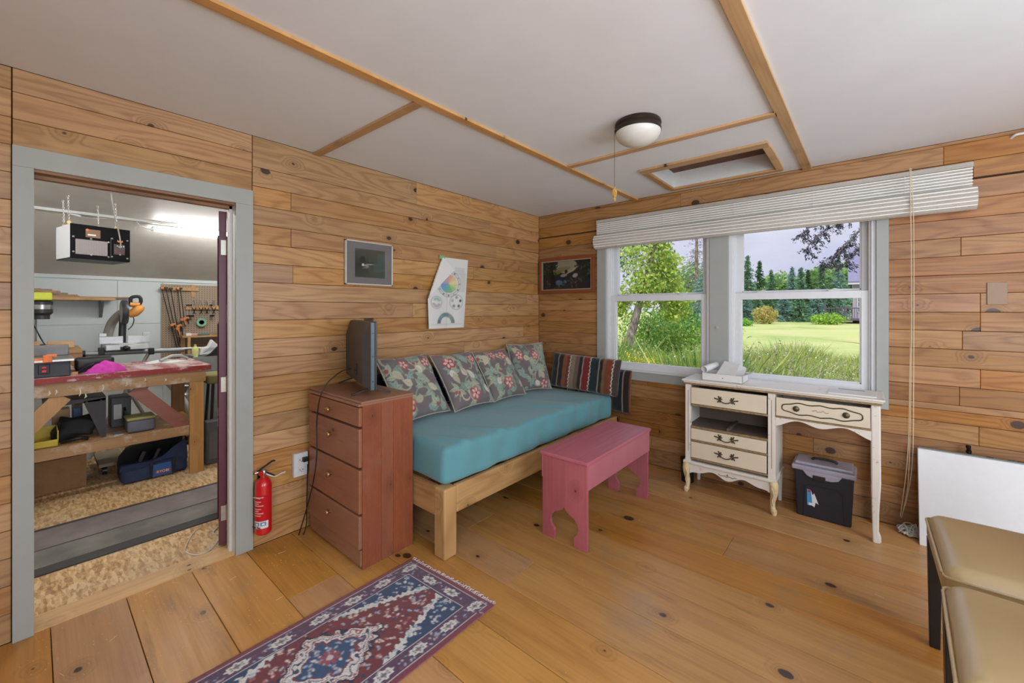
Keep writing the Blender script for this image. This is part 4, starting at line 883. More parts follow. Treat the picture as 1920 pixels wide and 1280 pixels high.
page([(1.76, -.23, DT + .035), (1.845, -.22, DT + .035), (1.846, -.13, DT + .086), (1.80, -.12, DT + .104)], 'loose_sheet', 'smaller white sheet leaning at the right side of the letter tray', 'papers in the tray')
o = MB().box(2.29, 2.50, -.29, -.13, DT, DT + .006, .001).build('paper_stack', M['paper']); tag(o, 'thin stack of white paper on the right end of the desk', 'paper')
o = MB().box(2.33, 2.45, -.118, -.085, DT, DT + .004).build('letter_opener', plain('grey_metal_strip', (120, 120, 116), .4, .5)); tag(o, 'flat grey strip lying behind the paper stack on the desk', 'strip')
# ---------------------------------------------------------------- file box under the desk
fb = empty('file_box', (2.265, -.135, 0), 0, 'black plastic file box with grey lid under the desk', 'box')
navy = plain('box_dark_plastic', (30, 33, 42), .42, var=.04); lid_m = plain('box_lid_grey', (150, 146, 160), .35, var=.04)
bx0, bx1, by0, by1 = 2.120, 2.405, -.222, -.042
bv = [(bx0 + .012, by0 + .012, 0), (bx1 - .012, by0 + .012, 0), (bx1 - .012, by1 - .01, 0), (bx0 + .012, by1 - .01, 0), (bx0, by0, .285), (bx1, by0, .285), (bx1, by1, .285), (bx0, by1, .285)]
bo = child(MB().add(bv, [(0, 3, 2, 1), (4, 5, 6, 7), (0, 1, 5, 4), (1, 2, 6, 5), (2, 3, 7, 6), (3, 0, 4, 7)]), 'body', navy, fb, bevel=.008)
def fy(z): return by0 + .012 * (1 - z / .285)
ol = [(2.165, .002), (2.172, .185), (2.190, .20), (2.33, .20), (2.352, .175), (2.362, .002)]
gr = MB()
for p, q in zip(ol[:-1], ol[1:]): gr.bar((p[0], fy(p[1]) - .0005, p[1]), (q[0], fy(q[1]) - .0005, q[1]), .0025, .003, up=(0, 1, 0))
sub(gr, 'ridge', M['black'], bo)
ld = child(MB().box(bx0 - .010, bx1 + .010, by0 - .012, by1 + .006, .283, .312).box(bx0 + .004, bx1 - .004, by0 + .006, by1 - .006, .312, .330), 'lid', lid_m, fb, bevel=.007)
sub(MB().prism([(2.165, .285), (2.352, .285), (2.335, .258), (2.305, .248), (2.21, .248), (2.185, .258)], lambda a, b, t: (a, t, b), by0 - .013, by0 - .004), 'front_lip', lid_m, ld, bevel=.003)
child(MB().box(2.215, 2.275, by0 - .018, by0 - .006, .238, .268), 'latch', M['black'], fb, bevel=.003)
child(MB().tube(spline([(2.205, -.135, .331), (2.215, -.135, .342), (2.265, -.135, .345), (2.315, -.135, .342), (2.325, -.135, .331)]), .007, 8), 'handle', M['black'], fb, smooth=60)
stk = plain('sticker_blue', (70, 140, 190), .5); st = child(MB().add([(2.185, fy(.172) - .001, .172), (2.203, fy(.172) - .001, .172), (2.222, fy(.075) - .001, .075), (2.186, fy(.075) - .001, .075)], [(0, 3, 2, 1)]), 'sticker', stk, fb)
sub(MB().add([(2.205, fy(.168) - .0015, .168), (2.213, fy(.14) - .0015, .14), (2.220, fy(.155) - .0015, .155), (2.232, fy(.12) - .0015, .12), (2.242, fy(.09) - .0015, .09), (2.228, fy(.1) - .0015, .1), (2.222, fy(.07) - .0015, .07), (2.212, fy(.075) - .0015, .075)], [(0, 1, 2, 3, 4, 5, 6, 7)][::-1]), 'torn_paper', M['paper'], st)
sub(MB().box(2.193, 2.213, fy(.08) - .0025, fy(.08) - .0015, .078, .092), 'barcode', M['paper'], st); sub(MB().box(2.192, 2.203, fy(.16) - .0025, fy(.16) - .0015, .156, .168), 'red_mark', exr, st)
# small black bin behind the left desk leg
bi = empty('waste_bin', (1.44, -.13, 0), 0, 'small black bin half hidden behind the left desk leg', 'bin')
child(MB().lathe([(.042, 0), (.046, .16), (.044, .16), (.040, .01)], (1.465, -.14, 0), 20), 'body', M['black'], bi, smooth=40)
child(MB().lathe([(.046, .158), (.050, .160), (.050, .166), (.044, .166)], (1.465, -.14, 0), 20), 'rim', M['black'], bi, smooth=40)
# ---------------------------------------------------------------- white panel, pipe, chairs
wp = empty('flat_carton', (3.0, -.15, 0), 0, 'large white flat carton with grey top edge leaning behind tan chairs', 'carton')
A0, A1 = at(1726, 1022, z=.0), at(1726, 842, y=-.09)
pz = .492
def pnl(x0, x1, d0, d1, z0, z1):   # leaning slab
    f = lambda x, d, z: (x, -.185 + .105 * z / pz + d, z)
    return MB().add([f(x0, d0, z0), f(x1, d0, z0), f(x1, d1, z0), f(x0, d1, z0), f(x0, d0, z1), f(x1, d0, z1), f(x1, d1, z1), f(x0, d1, z1)], [(0, 3, 2, 1), (4, 5, 6, 7), (0, 1, 5, 4), (1, 2, 6, 5), (2, 3, 7, 6), (3, 0, 4, 7)])
child(pnl(2.672, 3.55, 0, .03, 0, pz - .003), 'face_panel', M['white'], wp, bevel=.003)
tp_ = child(pnl(2.676, 3.546, .003, .027, pz - .003, pz + .003), 'top_edge', plain('grey_edge', (120, 122, 120), .5), wp)
for x in (2.93, 3.0, 3.03): sub(pnl(x, x + .02, .008, .02, pz + .003, pz + .006), 'slot', M['black'], tp_)
q = at(1817, 858, y=-.03)
pp = MB().tube([(q.x, .0, q.z + .005), (q.x, -.03, q.z + .008), (q.x, -.036, q.z + .03), (q.x - .004, -.04, q.z + .06)], .008, 10).lathe([(.011, 0), (.011, .012)], (q.x - .002, -.037, q.z + .028), 8).lathe([(.010, 0), (.010, .012), (.006, .014)], (q.x - .004, -.04, q.z + .055), 8).build('pipe_stub', M['blackmetal'], smooth=50); tag(pp, 'black pipe fitting sticking out of the wall above white carton', 'pipe')
lth = NT('tan_leather'); f = lth.noise(lth.obj(), 160, 4, .7); lth.set(col=lth.mix(lth.noise(lth.obj(), 5, 3), s2l((172, 148, 106)), s2l((184, 160, 118))), rough=.33, spec=.5, coat=.15); lth.bump(f, .12, .002); lth = lth.m
def chair(x, y, lab, rz=0):
    c = empty('dining_chair', (x, y, 0), rz, lab, 'chair', 'tan leather chairs')
    s = MB().rbox((.225, 0, .435), (.235, .235, .058), .045, (10, 10, 2), deform=lambda p: (p[0], p[1], p[2] + (.012 * (1 - (p[0] / .24) ** 2) * (1 - (p[1] / .24) ** 2) if p[2] > 0 else 0))).build('seat', lth, c, smooth=80)
    lp_ = []
    for (a, b, nx, ny) in ((.45, .205, 1, 0),):
        pass
    for sg in (-1, 1):
        MB().tube(spline([(.455, sg * .232, .462), (.25, sg * .236, .468), (.02, sg * .232, .464), (-.008, sg * .205, .462)], 4), .004, 6).build('piping', lth, s, smooth=60)
    MB().tube([(-.010, -.20, .466), (-.011, 0, .470), (-.010, .20, .466)], .004, 6).build('piping', lth, s, smooth=60)
    MB().rbox((.455, 0, .70), (.035, .225, .30), .03, (3, 8, 10), R=rot_m(0, .10, 0)).build('backrest', lth, c, smooth=80)
    for (a, b) in ((.012, -.200), (.012, .200), (.44, -.200), (.44, .200)):
        MB().add([(a - .02, b - .02, .40), (a + .02, b - .02, .40), (a + .02, b + .02, .40), (a - .02, b + .02, .40), (a - .014, b - .014, 0), (a + .014, b - .014, 0), (a + .014, b + .014, 0), (a - .014, b + .014, 0)], [(0, 1, 2, 3), (7, 6, 5, 4), (0, 4, 5, 1), (1, 5, 6, 2), (2, 6, 7, 3), (3, 7, 4, 0)]).build('leg', M['black'], c, bevel=.002)
    return c
chair(2.635, -1.275, 'tan leather dining chair with black legs next to the white carton')
chair(2.615, -1.795, 'tan leather dining chair nearest the viewer at the lower right', math.radians(-3))
# ---------------------------------------------------------------- rug
RGX0, RGX1, RGYA, RGYB = .727, 1.258, -3.13, -2.012
rw, rh = 150, 316; asp = .531 / 1.118
rc_ = Canvas(rw, rh, asp, (112, 44, 52)); U, V = rc_.U, rc_.V; cxm, cym = asp / 2, .5
mar, navyc, crm, lb_, rose = (110, 40, 46), (38, 52, 84), (206, 204, 200), (150, 172, 190), (150, 78, 86)
ed = np.minimum.reduce([U, asp - U, V, 1 - V])
rc_.fill(ed < .018, (116, 52, 66)); rc_.fill((ed >= .018) & (ed < .022), (196, 190, 188)); rc_.fill((ed >= .022) & (ed < .078), (84, 56, 82)); rc_.fill((ed >= .078) & (ed < .082), (196, 190, 188)); rc_.fill((ed >= .082) & (ed < .086), navyc)
r = random.Random(12)
for k in range(560):      # small border florets
    t = r.random()
    side = r.random(); b_ = r.uniform(.028, .073)
    if side < .36: x_, y_ = b_, r.random()
    elif side < .72: x_, y_ = asp - b_, r.random()
    elif side < .86: x_, y_ = r.random() * asp, b_
    else: x_, y_ = r.random() * asp, 1 - b_
    rc_.ell(x_, y_, r.uniform(.003, .008), r.uniform(.002, .004), r.uniform(0, 3), r.choice([lb_, (176, 170, 180), (120, 70, 84), navyc]))
def cart(x_, y_, vert):
    a, b = (.017, .033) if vert else (.033, .017)
    n = 8; th = np.arctan2((V - y_) / b, (U - x_) / a); rr = np.hypot((V - y_) / b, (U - x_) / a); sh = 1 + .12 * np.cos(n * th)
    rc_.fill((rr < sh) * 1.0, crm); rc_.ell(x_, y_, a * .35, b * .35, 0, (110, 100, 110))
    for q in range(6): an = q * 1.047; rc_.ell(x_ + a * .55 * math.cos(an), y_ + b * .55 * math.sin(an), .003, .0025, an, (60, 54, 70))
for k in range(8):
    yv = .05 + k * .9 / 7
    for x_ in (.05, asp - .05): cart(x_, yv, True)
for k in range(1, 3):
    for yv in (.05, .95): cart(.05 + k * (asp - .1) / 3, yv, False)
inn = ed >= .086
dx, dy = np.abs(U - cxm), np.abs(V - cym)
wob = .010 * np.sin(V * 150) * np.cos(U * 130) + .006 * np.sin(V * 260 + U * 90)
fld = dx / .150 + dy / .40 + wob * 5        # field edge: cut corners
corner = inn & (fld > 1.28)
rc_.fill(inn & ~corner, mar); rc_.fill(corner, (36, 62, 96))
rc_.fill(inn & (np.abs(fld - 1.28) < .075), crm); rc_.fill(inn & (np.abs(fld - 1.36) < .012), navyc); rc_.fill(inn & (np.abs(fld - 1.20) < .010), (30, 34, 54))
for k in range(430):
    x_, y_ = r.uniform(.09, asp - .09), r.uniform(.09, .91); f_ = abs(x_ - cxm) / .150 + abs(y_ - .5) / .40
    col = r.choice([(196, 180, 176), lb_, navyc, (168, 108, 104), (214, 200, 190)]) if f_ < 1.2 else r.choice([crm, lb_, (190, 190, 196)])
    for q in range(r.choice([1, 3, 4])): rc_.ell(x_ + r.uniform(-.007, .007), y_ + r.uniform(-.007, .007), r.uniform(.003, .0065), r.uniform(.0022, .004), r.uniform(0, 3), col)
med = dx / .135 + dy / .185 + .10 * np.sin(V * 95) * np.sin(U * 95) + wob * 3
rc_.fill(inn & (med < 1.0), crm); rc_.fill(inn & (np.abs(med - 1.0) < .035), (34, 36, 56)); rc_.fill(inn & (np.abs(med - .90) < .02), rose)
rc_.fill(inn & (med < .62), (42, 72, 110)); rc_.fill(inn & (np.abs(med - .62) < .03), (120, 50, 60)); rc_.fill(inn & (np.abs(med - .77) < .02), (60, 66, 96))
for k in range(170):
    x_, y_ = cxm + r.uniform(-.12, .12), .5 + r.uniform(-.17, .17); f_ = abs(x_ - cxm) / .135 + abs(y_ - .5) / .185
    if f_ < .58: rc_.ell(x_, y_, r.uniform(.004, .008), r.uniform(.003, .005), r.uniform(0, 3), r.choice([crm, lb_, (168, 160, 180)]))
    elif f_ < .95: rc_.ell(x_, y_, r.uniform(.003, .006), r.uniform(.002, .004), r.uniform(0, 3), r.choice([(130, 120, 124), navyc, rose, lb_]))
for q in range(8): an = q * .785; rc_.ell(cxm + .022 * math.cos(an), .5 + .022 * math.sin(an), .011, .007, an, (148, 70, 80))
rc_.ell(cxm, .5, .01, .01, 0, (200, 190, 186))
rc_.c = np.clip(rc_.c * (1 + rng.normal(0, .10, (rh, rw, 1))), 0, 1)
rgm = vcol('rug_pile', .95, .3, (420, .5))
rg = sheet(rc_, lambda u, v: (RGX0 + u * (RGX1 - RGX0), RGYA + v * (RGYB - RGYA) + (u - .5) * .035, .008 + .0012 * math.sin(u * 9) * math.sin(v * 23)), 'rug', rgm, thick=.0078); tag(rg, 'maroon and navy patterned persian rug with white fringe', 'rug')
for (yb0_, sg) in ((RGYB, 1), (RGYA, -1)):
    fr = MB()
    for k in range(70):
        x_ = RGX0 + .004 + k * (RGX1 - RGX0 - .008) / 69; u_ = (x_ - RGX0) / (RGX1 - RGX0); yb = yb0_
        yb = yb + (u_ - .5) * .035; L = r.uniform(.012, .026); fr.tube([(x_, yb, .005), (x_ + r.uniform(-.006, .006), yb + sg * L * .6, .007), (x_ + r.uniform(-.01, .01), yb + sg * L, .003)], .0018, 4)
    fr.build('fringe', plain('fringe_cotton', (204, 192, 196), .9), rg)
# wood shavings scattered on the floor by the doorway
sh = MB(); r = random.Random(3)
for k in range(260):
    p = Vector((abs(r.gauss(0, .38)), r.uniform(-3.3, -2.3), .0008)) if k < 200 else Vector((r.uniform(.2, 2.9), r.uniform(-3, -.4), .0008))
    a = r.uniform(0, 3.14); L = r.uniform(.001, .0045) if k % 25 else .03
    sh.obox(p, (L, .0014, .0012), rot_m(0, 0, a))
o = sh.build('wood_shavings', plain('shaving_pale', (214, 190, 150), .8)); tag(o, 'tiny pale wood shavings strewn on the plank floor', 'shavings', kind='stuff')
# ================================================================== WORKSHOP BEYOND THE DOOR
WXF = -3.42; WY0, WY1 = -4.6, -1.0; WCZ = 2.02; FOLD = -2.22; WTZ = 1.585
def P(px, py, x): return at(px, py, x=x)
osb = NT('osb_board'); p = osb.pos(); vo = osb.n('ShaderNodeTexVoronoi'); vo.inputs['Scale'].default_value = 1; osb.l(osb.mapping(p, (22, 90, 1), (0, 0, .25)), vo.inputs['Vector'])
v2 = osb.n('ShaderNodeTexVoronoi'); v2.inputs['Scale'].default_value = 1; osb.l(osb.mapping(p, (24, 80, 1), (0, 0, -.35)), v2.inputs['Vector'])
hs1 = osb.n('ShaderNodeSeparateColor'); osb.l(vo.outputs['Color'], hs1.inputs[0]); hs2 = osb.n('ShaderNodeSeparateColor'); osb.l(v2.outputs['Color'], hs2.inputs[0])
k1 = osb.math('ADD', osb.math('MULTIPLY', hs1.outputs[0], .6), osb.math('MULTIPLY', hs2.outputs[0], .4)); k1 = osb.math('ADD', k1, osb.math('MULTIPLY', osb.math('SUBTRACT', osb.noise(osb.mapping(p, (60, 12, 1)), 1, 4), .5), .5))
oc = osb.ramp(k1, [(.1, s2l((150, 112, 66))), (.45, s2l((190, 152, 104))), (.8, s2l((214, 184, 140)))]); oc = osb.mix(osb.rng(osb.noise(p, 2.3, 4), .5, .75, 0, .4), oc, s2l((168, 156, 138)))
osb.set(col=oc, rough=.7); osb.bump(k1, .25, .003); osb = osb.m
wf = MB().box(WXF - .1, -.125, WY0, WY1, -.1, -.004).build('workshop_floor', osb); tag(wf, 'sawdusty chipboard floor of the workshop', 'floor', kind='structure')
shopwall = plain('workshop_wall_paint', (196, 204, 204), .6, var=.04, scale=2.5); shopceil = plain('workshop_ceiling_paint', (206, 203, 196), .5, var=.06, scale=4)
ww = MB().box(WXF - .1, WXF, WY0, WY1, -.1, 2.3).build('wall_workshop_back', shopwall); tag(ww, 'pale grey plywood back wall of the workshop', 'wall', kind='structure')
for (a, b, z0, z1) in ((WY0, -2.70, 1.105, 1.555), (-2.698, -2.34, 1.105, 1.555), (-2.338, WY1, 1.105, 1.555), (WY0, -2.34, 0, 1.102), (-2.338, WY1, 0, 1.102)):
    MB().box(WXF, WXF + .008, a + .001, b - .001, z0, z1, .001).build('panel', shopwall, ww)
MB().box(WXF, WXF + .02, WY0, WY1, 1.557, 1.60, .002).build('trim_board', shopwall, ww)
for nm, y0, y1 in (('wall_workshop_left', WY0 - .1, WY0), ('wall_workshop_right', WY1, WY1 + .1)):
    o = MB().box(WXF - .1, -.12, y0, y1, -.1, 2.3).build(nm, shopwall); tag(o, 'plain workshop %s wall out of view' % nm.split('_')[-1], 'wall', kind='structure')
o = MB().box(-.125, -.1201, WY0, DY0 - .02, 0, 2.2).box(-.125, -.1201, DY1 + .02, WY1, 0, 2.2).box(-.125, -.1201, DY0 - .02, DY1 + .02, DZ + .02, 2.2).build('wall_workshop_front', shopwall); tag(o, 'workshop side of the doorway wall', 'wall', kind='structure')
wc = MB().box(FOLD, -.12, WY0, WY1, WCZ, WCZ + .06).add([(FOLD, WY0, WCZ), (FOLD, WY1, WCZ), (WXF, WY1, WTZ), (WXF, WY0, WTZ), (FOLD, WY0, WCZ + .06), (FOLD, WY1, WCZ + .06), (WXF - .1, WY1, WTZ + .06), (WXF - .1, WY0, WTZ + .06)], [(0, 1, 2, 3), (7, 6, 5, 4), (0, 4, 5, 1), (2, 6, 7, 3), (1, 5, 6, 2), (3, 7, 4, 0)]).build('workshop_ceiling', shopceil); tag(wc, 'white workshop ceiling sloping down to the back wall', 'ceiling', kind='structure')
trim(MB().box(FOLD - .012, FOLD + .028, WY0, WY1, WCZ - .022, WCZ - .001), M['whitepaint'], 'white strip along the fold of the workshop ceiling')
# ---- door leaf
burg = plain('door_burgundy_paint', (92, 46, 60), .4, var=.04)
dr_ = empty('door_1', (-.125, DY1 - .004, 0), math.radians(180 - 14), 'burgundy panelled door swung open into the workshop', 'door', kind='structure')
MB().box(.0, .66, -.001, .034, .012, 1.775).build('leaf', burg, dr_, bevel=.002)
for (z0, z1) in ((.12, .62), (.72, 1.18), (1.28, 1.66)):
    for (a, b) in ((.09, .30), (.36, .57)):
        MB().box(a, b, .034, .040, z0, z1).build('raised_panel', burg, dr_, bevel=.005)
        MB().box(a, b, -.007, -.001, z0, z1).build('raised_panel', burg, dr_, bevel=.005)
for z in (.14, .82, 1.545):
    h_ = MB().tube([(-.004, -.004, z), (-.004, -.004, z + .085)], .006, 8).box(-.0015, .0, -.001, .024, z, z + .078).build('hinge', M['steel'], dr_)
hp = MB()
for z in (.14, .82, 1.545): MB().box(-.118, -.080, DY1 - .0018, DY1 - .0002, z, z + .085).build('hinge_leaf', M['steel'], jamb)
# ---- mats and floor cord
rub = NT('ribbed_rubber'); p = rub.pos(); rb = rub.noise(rub.mapping(p, (160, 160, 1), (0, 0, .8)), 1, 1); rub.set(col=rub.mix(rub.rng(rub.noise(p, 4, 4), .35, .7), s2l((92, 88, 82)), s2l((128, 124, 114))), rough=.75); rub.bump(rb, .6, .004); rub = rub.m
rub2 = plain('smooth_rubber', (116, 106, 104), .7, var=.18, scale=9); rubd = plain('dark_rubber', (58, 55, 52), .75, var=.1)
ma = empty('runner_mat', (-.65, -3.3, 0), 0, 'dark ribbed runner mat nearest the doorway', 'mat', 'workshop floor mats')
child(MB().box(-.80, -.585, WY0 + .1, -2.05, -.004, .004), 'ribbed_surface', rub, ma); child(MB().box(-.585, -.505, WY0 + .1, -2.05, -.004, .003), 'edge_strip', rubd, ma, bevel=.001); child(MB().box(-.812, -.80, WY0 + .1, -2.05, -.004, .004), 'edge_strip', rubd, ma)
mb_ = empty('runner_mat', (-.96, -3.3, 0), 0, 'smooth brownish grey runner mat in front of the workbench', 'mat', 'workshop floor mats')
child(MB().box(-1.09, -.818, WY0 + .1, -2.0, -.004, .003), 'smooth_surface', rub2, mb_); child(MB().box(-1.12, -1.09, WY0 + .1, -2.0, -.004, .0035), 'edge_strip', rubd, mb_)
o = MB().tube(spline([at(a, b, z=.0) for a, b in ((412, 985), (402, 995), (400, 1000), (409, 1001))] + [at(a, b, z=.0) for a, b in ((413, 1005), (402, 1022), (385, 1036), (365, 1040), (349, 1035), (347, 1028), (356, 1008), (366, 995), (376, 989))]), .0035, 6).build('cable_loop', plain('cream_cord', (206, 196, 178), .6), smooth=60); tag(o, 'loop of cream cord on the workshop floor beside the door', 'cord')
# ---- workbench
oldw = wood('bench_lumber', (172, 130, 84), (132, 92, 54), 'y', 'z', 'x', ring=3, knot=.6, ringamt=.25, wear=((212, 206, 196), 9, .55)); oldv = wood('bench_lumber_posts', (176, 134, 86), (140, 98, 58), 'z', 'y', 'x', ring=3, knot=.5, ringamt=.25)
redt = NT('worn_red_bench_paint'); p = redt.pos(); wz = redt.rng(redt.noise(redt.mapping(p, (3, 9, 6)), 1, 6, .7), .42, .60); redt.set(col=redt.mix(wz, s2l((128, 46, 46)), s2l((184, 170, 168))), rough=.55); redt = redt.m
rede = NT('red_bench_edge'); p = rede.pos(); wz = rede.rng(rede.noise(rede.mapping(p, (4, 14, 30)), 1, 6, .7), .56, .66); rede.set(col=rede.mix(wz, s2l((134, 40, 38)), s2l((186, 160, 156))), rough=.5); rede = rede.m
WBX, WBB, WBR, WBL, WBT = -1.465, -2.15, -2.35, -4.2, .822
wb = empty('workbench', (-1.8, -3.1, 0), 0, 'timber workbench with worn red top and diagonal braces', 'workbench')
child(MB().box(WBB, WBX - .001, WBL, WBR, WBT - .036, WBT), 'top', redt, wb, bevel=.003)
child(MB().box(WBX - .001, WBX + .004, WBL, WBR, WBT - .038, WBT - .001), 'edge_band', rede, wb)
child(MB().box(WBX - .045, WBX - .006, WBL, WBR - .035, WBT - .125, WBT - .036), 'apron', oldw, wb, bevel=.002)
child(MB().box(WBB + .006, WBX - .045, WBR - .075, WBR - .037, WBT - .125, WBT - .036), 'apron', oldw, wb, bevel=.002)
for (x, y) in ((WBX - .044, WBR - .135), (WBB + .02, WBR - .135), (WBX - .044, WBL + .05), (WBB + .02, WBL + .05)):
    child(MB().box(x, x + .038, y, y + .088, -.004, WBT - (.126 if x > -1.8 else .036)), 'leg', oldv, wb, bevel=.002)
child(MB().box(WBX - .044, WBX - .008, WBL + .14, WBR - .136, .30, .368), 'shelf_rail', oldw, wb, bevel=.002)
child(MB().box(WBB + .06, WBX - .086, WBL + .05, WBR - .06, .345, .362), 'shelf_board', oldw, wb)
rbr = wood('brace_red', (150, 92, 74), (116, 60, 48), 'y', 'z', 'x', ring=2, knot=.2, ringamt=.2)
child(MB().bar(P(248, 733, -1.50), P(358, 806, -1.50), .036, .092, up=(1, 0, 0)) if False else MB().bar(P(252, 728, -1.498), P(360, 809, -1.498), .088, .022, up=(1, 0, 0)), 'brace', rbr, wb)
child(MB().bar(P(40, 815, -1.492), P(118, 742, -1.492), .088, .03, up=(1, 0, 0)), 'brace', oldv, wb)
# splashes of pale glue hang as drips on the apron
dp = MB(); r = random.Random(8)
for (px, py, L) in ((92, 737, .03), (105, 735, .03), (150, 735, .05), (193, 727, .045), (237, 720, .03), (272, 712, .02), (310, 712, .02), (160, 742, .03)):
    q = P(px, py, WBX - .004); dp.tube([q + Vector((0, 0, L / 2)), q + Vector((0, .004, -L * .1)), q + Vector((0, -.004, -L / 2))], .004, 5, radii=[.003, .006, .002])
o = child(dp, 'glue_drips', plain('dried_glue', (206, 196, 176), .5), wb, smooth=60); o['kind'] = 'stuff'
# ---- things on the bench
gry = plain('machine_grey', (86, 88, 92), .45); orange = plain('orange_plastic', (222, 112, 48), .45); bl2 = plain('dark_machine', (52, 52, 56), .5)
ts = empty('table_saw', (-1.65, -3.26, WBT), 0, 'grey bench saw with orange fence on the left of the workbench', 'saw')
child(MB().box(-1.85, -1.50, -3.50, -3.105, WBT, WBT + .10), 'body', bl2, ts, bevel=.006)
child(MB().box(-1.88, -1.48, -3.55, -3.09, WBT + .10, WBT + .112), 'table', M['steel'], ts)
child(MB().box(-1.90, -1.84, -3.55, -3.10, WBT + .112, WBT + .185), 'back_guard', plain('smoked_guard', (96, 92, 92), .3), ts, bevel=.004)
child(MB().box(-1.50, -1.485, -3.55, -3.215, WBT + .095, WBT + .125).box(-1.52, -1.47, -3.225, -3.185, WBT + .098, WBT + .142).box(-1.52, -1.48, -3.21, -3.165, WBT + .130, WBT + .146), 'fence_handle', orange, ts, bevel=.003)
sw = child(MB().box(-1.5, -1.494, -3.245, -3.195, WBT + .025, WBT + .085), 'switch_plate', M['black'], ts, bevel=.004)
sub(MB().box(-1.494, -1.486, -3.23, -3.21, WBT + .035, WBT + .05).box(-1.494, -1.486, -3.23, -3.21, WBT + .06, WBT + .072), 'switch', exr, sw, bevel=.002)
child(MB().box(-1.5, -1.4935, -3.40, -3.265, WBT + .03, WBT + .08), 'rating_label', plain('silver_label', (150, 154, 158), .4), ts)
mag = NT('magenta_cloth'); mag.set(col=mag.mix(mag.noise(mag.obj(), 40, 3), s2l((150, 24, 120)), s2l((206, 60, 170))), rough=.8); mag = mag.m
def lump(c, hx, hy, hz, sd, n=26):
    r = random.Random(sd); ph = [r.uniform(0, 6) for _ in range(8)]; V = []; Fc = []
    for j in range(n):
        for i in range(n):
            u, v = 2 * i / (n - 1) - 1, 2 * j / (n - 1) - 1; rr = min(1, math.hypot(u, v)); z = hz * max(0, 1 - rr ** 2.5) * (.68 + .22 * math.sin(2.6 * u + ph[0]) * math.sin(2.2 * v + ph[1]) + .10 * math.sin(6 * u + 4 * v + ph[2]) + .05 * math.sin(11 * v - 6 * u + ph[3]))
            k = 1 / max(1, math.hypot(u, v)) * (1 + .12 * math.sin(5 * math.atan2(v, u) + ph[4])); V.append((c[0] + hx * u * k, c[1] + hy * v * k, c[2] + max(.001, z)))
    for j in range(n - 1):
        for i in range(n - 1): Fc.append((j * n + i, j * n + i + 1, (j + 1) * n + i + 1, (j + 1) * n + i))
    return MB().add(V, Fc)
q = P(199, 697, -1.54)
o = lump((-1.56, q.y - .005, WBT + .001), .075, .105, .085, 4).build('rag', mag, smooth=80); tag(o, 'crumpled magenta rag on the front of the workbench', 'rag')
q = P(312, 672, -1.98); o = lump((-1.93, -2.56, WBT + .001), .10, .13, .022, 6).build('dust_sheet', M['paper'], smooth=80); tag(o, 'flattened white sheet on the rear of the workbench', 'sheet')
o = MB().tube([(-1.86, -2.60, WBT + .02), (-1.90, -2.52, WBT + .05), (-1.95, -2.45, WBT + .045), (-1.99, -2.40, WBT + .012)], .012, 8).build('hose', plain('grey_hose', (170, 170, 168), .5), smooth=60); tag(o, 'curved grey hose lying at the right rear of the workbench', 'hose')
cl_ = empty('bench_clamp', (-1.56, -3.05, WBT), 0, 'small black clamp lying between the saw and the rag', 'clamp')
child(MB().bar((-1.56, -3.075, WBT + .01), (-1.60, -3.01, WBT + .045), .012, .014), 'jaw', M['black'], cl_); child(MB().bar((-1.56, -3.075, WBT + .008), (-1.54, -3.03, WBT + .02), .01, .012).tube([(-1.60, -3.01, WBT + .045), (-1.60, -2.99, WBT + .06)], .005, 6), 'handle', M['black'], cl_)
o = MB().box(-1.56, -1.53, -3.098, -3.07, WBT, WBT + .018).build('wood_offcut', M['batten']); tag(o, 'small pale wood offcut in front of the black clamp', 'wood')
o = MB().rbox((-1.80, -2.975, WBT + .045), (.06, .10, .045), .02, (4, 6, 3)).build('drill_case', M['black'], smooth=60); tag(o, 'low black case behind the magenta rag on the bench', 'case')
# ---- miter saw on its stand
alu = plain('cast_aluminium', (196, 198, 200), .38, .5); msx = -2.62
st_ = empty('saw_stand', (msx, -2.65, 0), 0, 'grey folding stand with long rails carrying the mitre saw', 'stand')
zt = P(200, 661, msx).z
child(MB().tube([P(150, 664, msx), P(345, 655, msx)], .022, 12), 'rail', plain('stand_grey', (142, 146, 150), .4, .3), st_, smooth=50)
child(MB().tube([P(300, 655, msx), P(402, 652, msx)], .014, 10), 'rail', M['steel'], st_, smooth=50)
child(MB().lathe([(.03, 0), (.034, .02), (.03, .05)], P(152, 664, msx) + Vector((0, -.025, 0)), 14, rot_m(-math.pi / 2)), 'end_roller', M['black'], st_, smooth=40)
for (a, b) in (((200, 664), (216, 690)), ((280, 660), (262, 690))):
    pa, pb = P(*a, msx), P(*b, msx); d_ = (pb - pa); child(MB().tube([pa, pa + d_ * (pa.z / max(.01, -d_.z))], .014, 8), 'leg', M['steel'], st_)
for px in (190, 283): c = P(px, 658, msx); child(MB().obox(c, (.07, .04, .06)), 'clamp_bracket', M['black'], st_, bevel=.004)
o_ = P(230, 645, msx)
ms = empty('mitre_saw', (msx, o_.y, zt + .022), 0, 'silver mitre saw with orange handle in front of the grey wall', 'saw')
bz = zt + .025; yL, yR = P(186, 645, msx).y, P(282, 645, msx).y
child(MB().box(msx - .13, msx + .13, yL + .03, yR - .03, bz, bz + .045).lathe([(.10, .045), (.10, .055)], (msx, (yL + yR) / 2, bz), 24), 'base', alu, ms, bevel=.006)
child(MB().box(msx - .04, msx - .02, yL, yL + .155, bz + .05, bz + .115).box(msx - .04, msx - .02, yR - .155, yR, bz + .05, bz + .115).box(msx - .045, msx - .02, yL, yL + .05, bz + .115, bz + .145).box(msx - .045, msx - .02, yR - .05, yR, bz + .115, bz + .145), 'fence', alu, ms, bevel=.004)
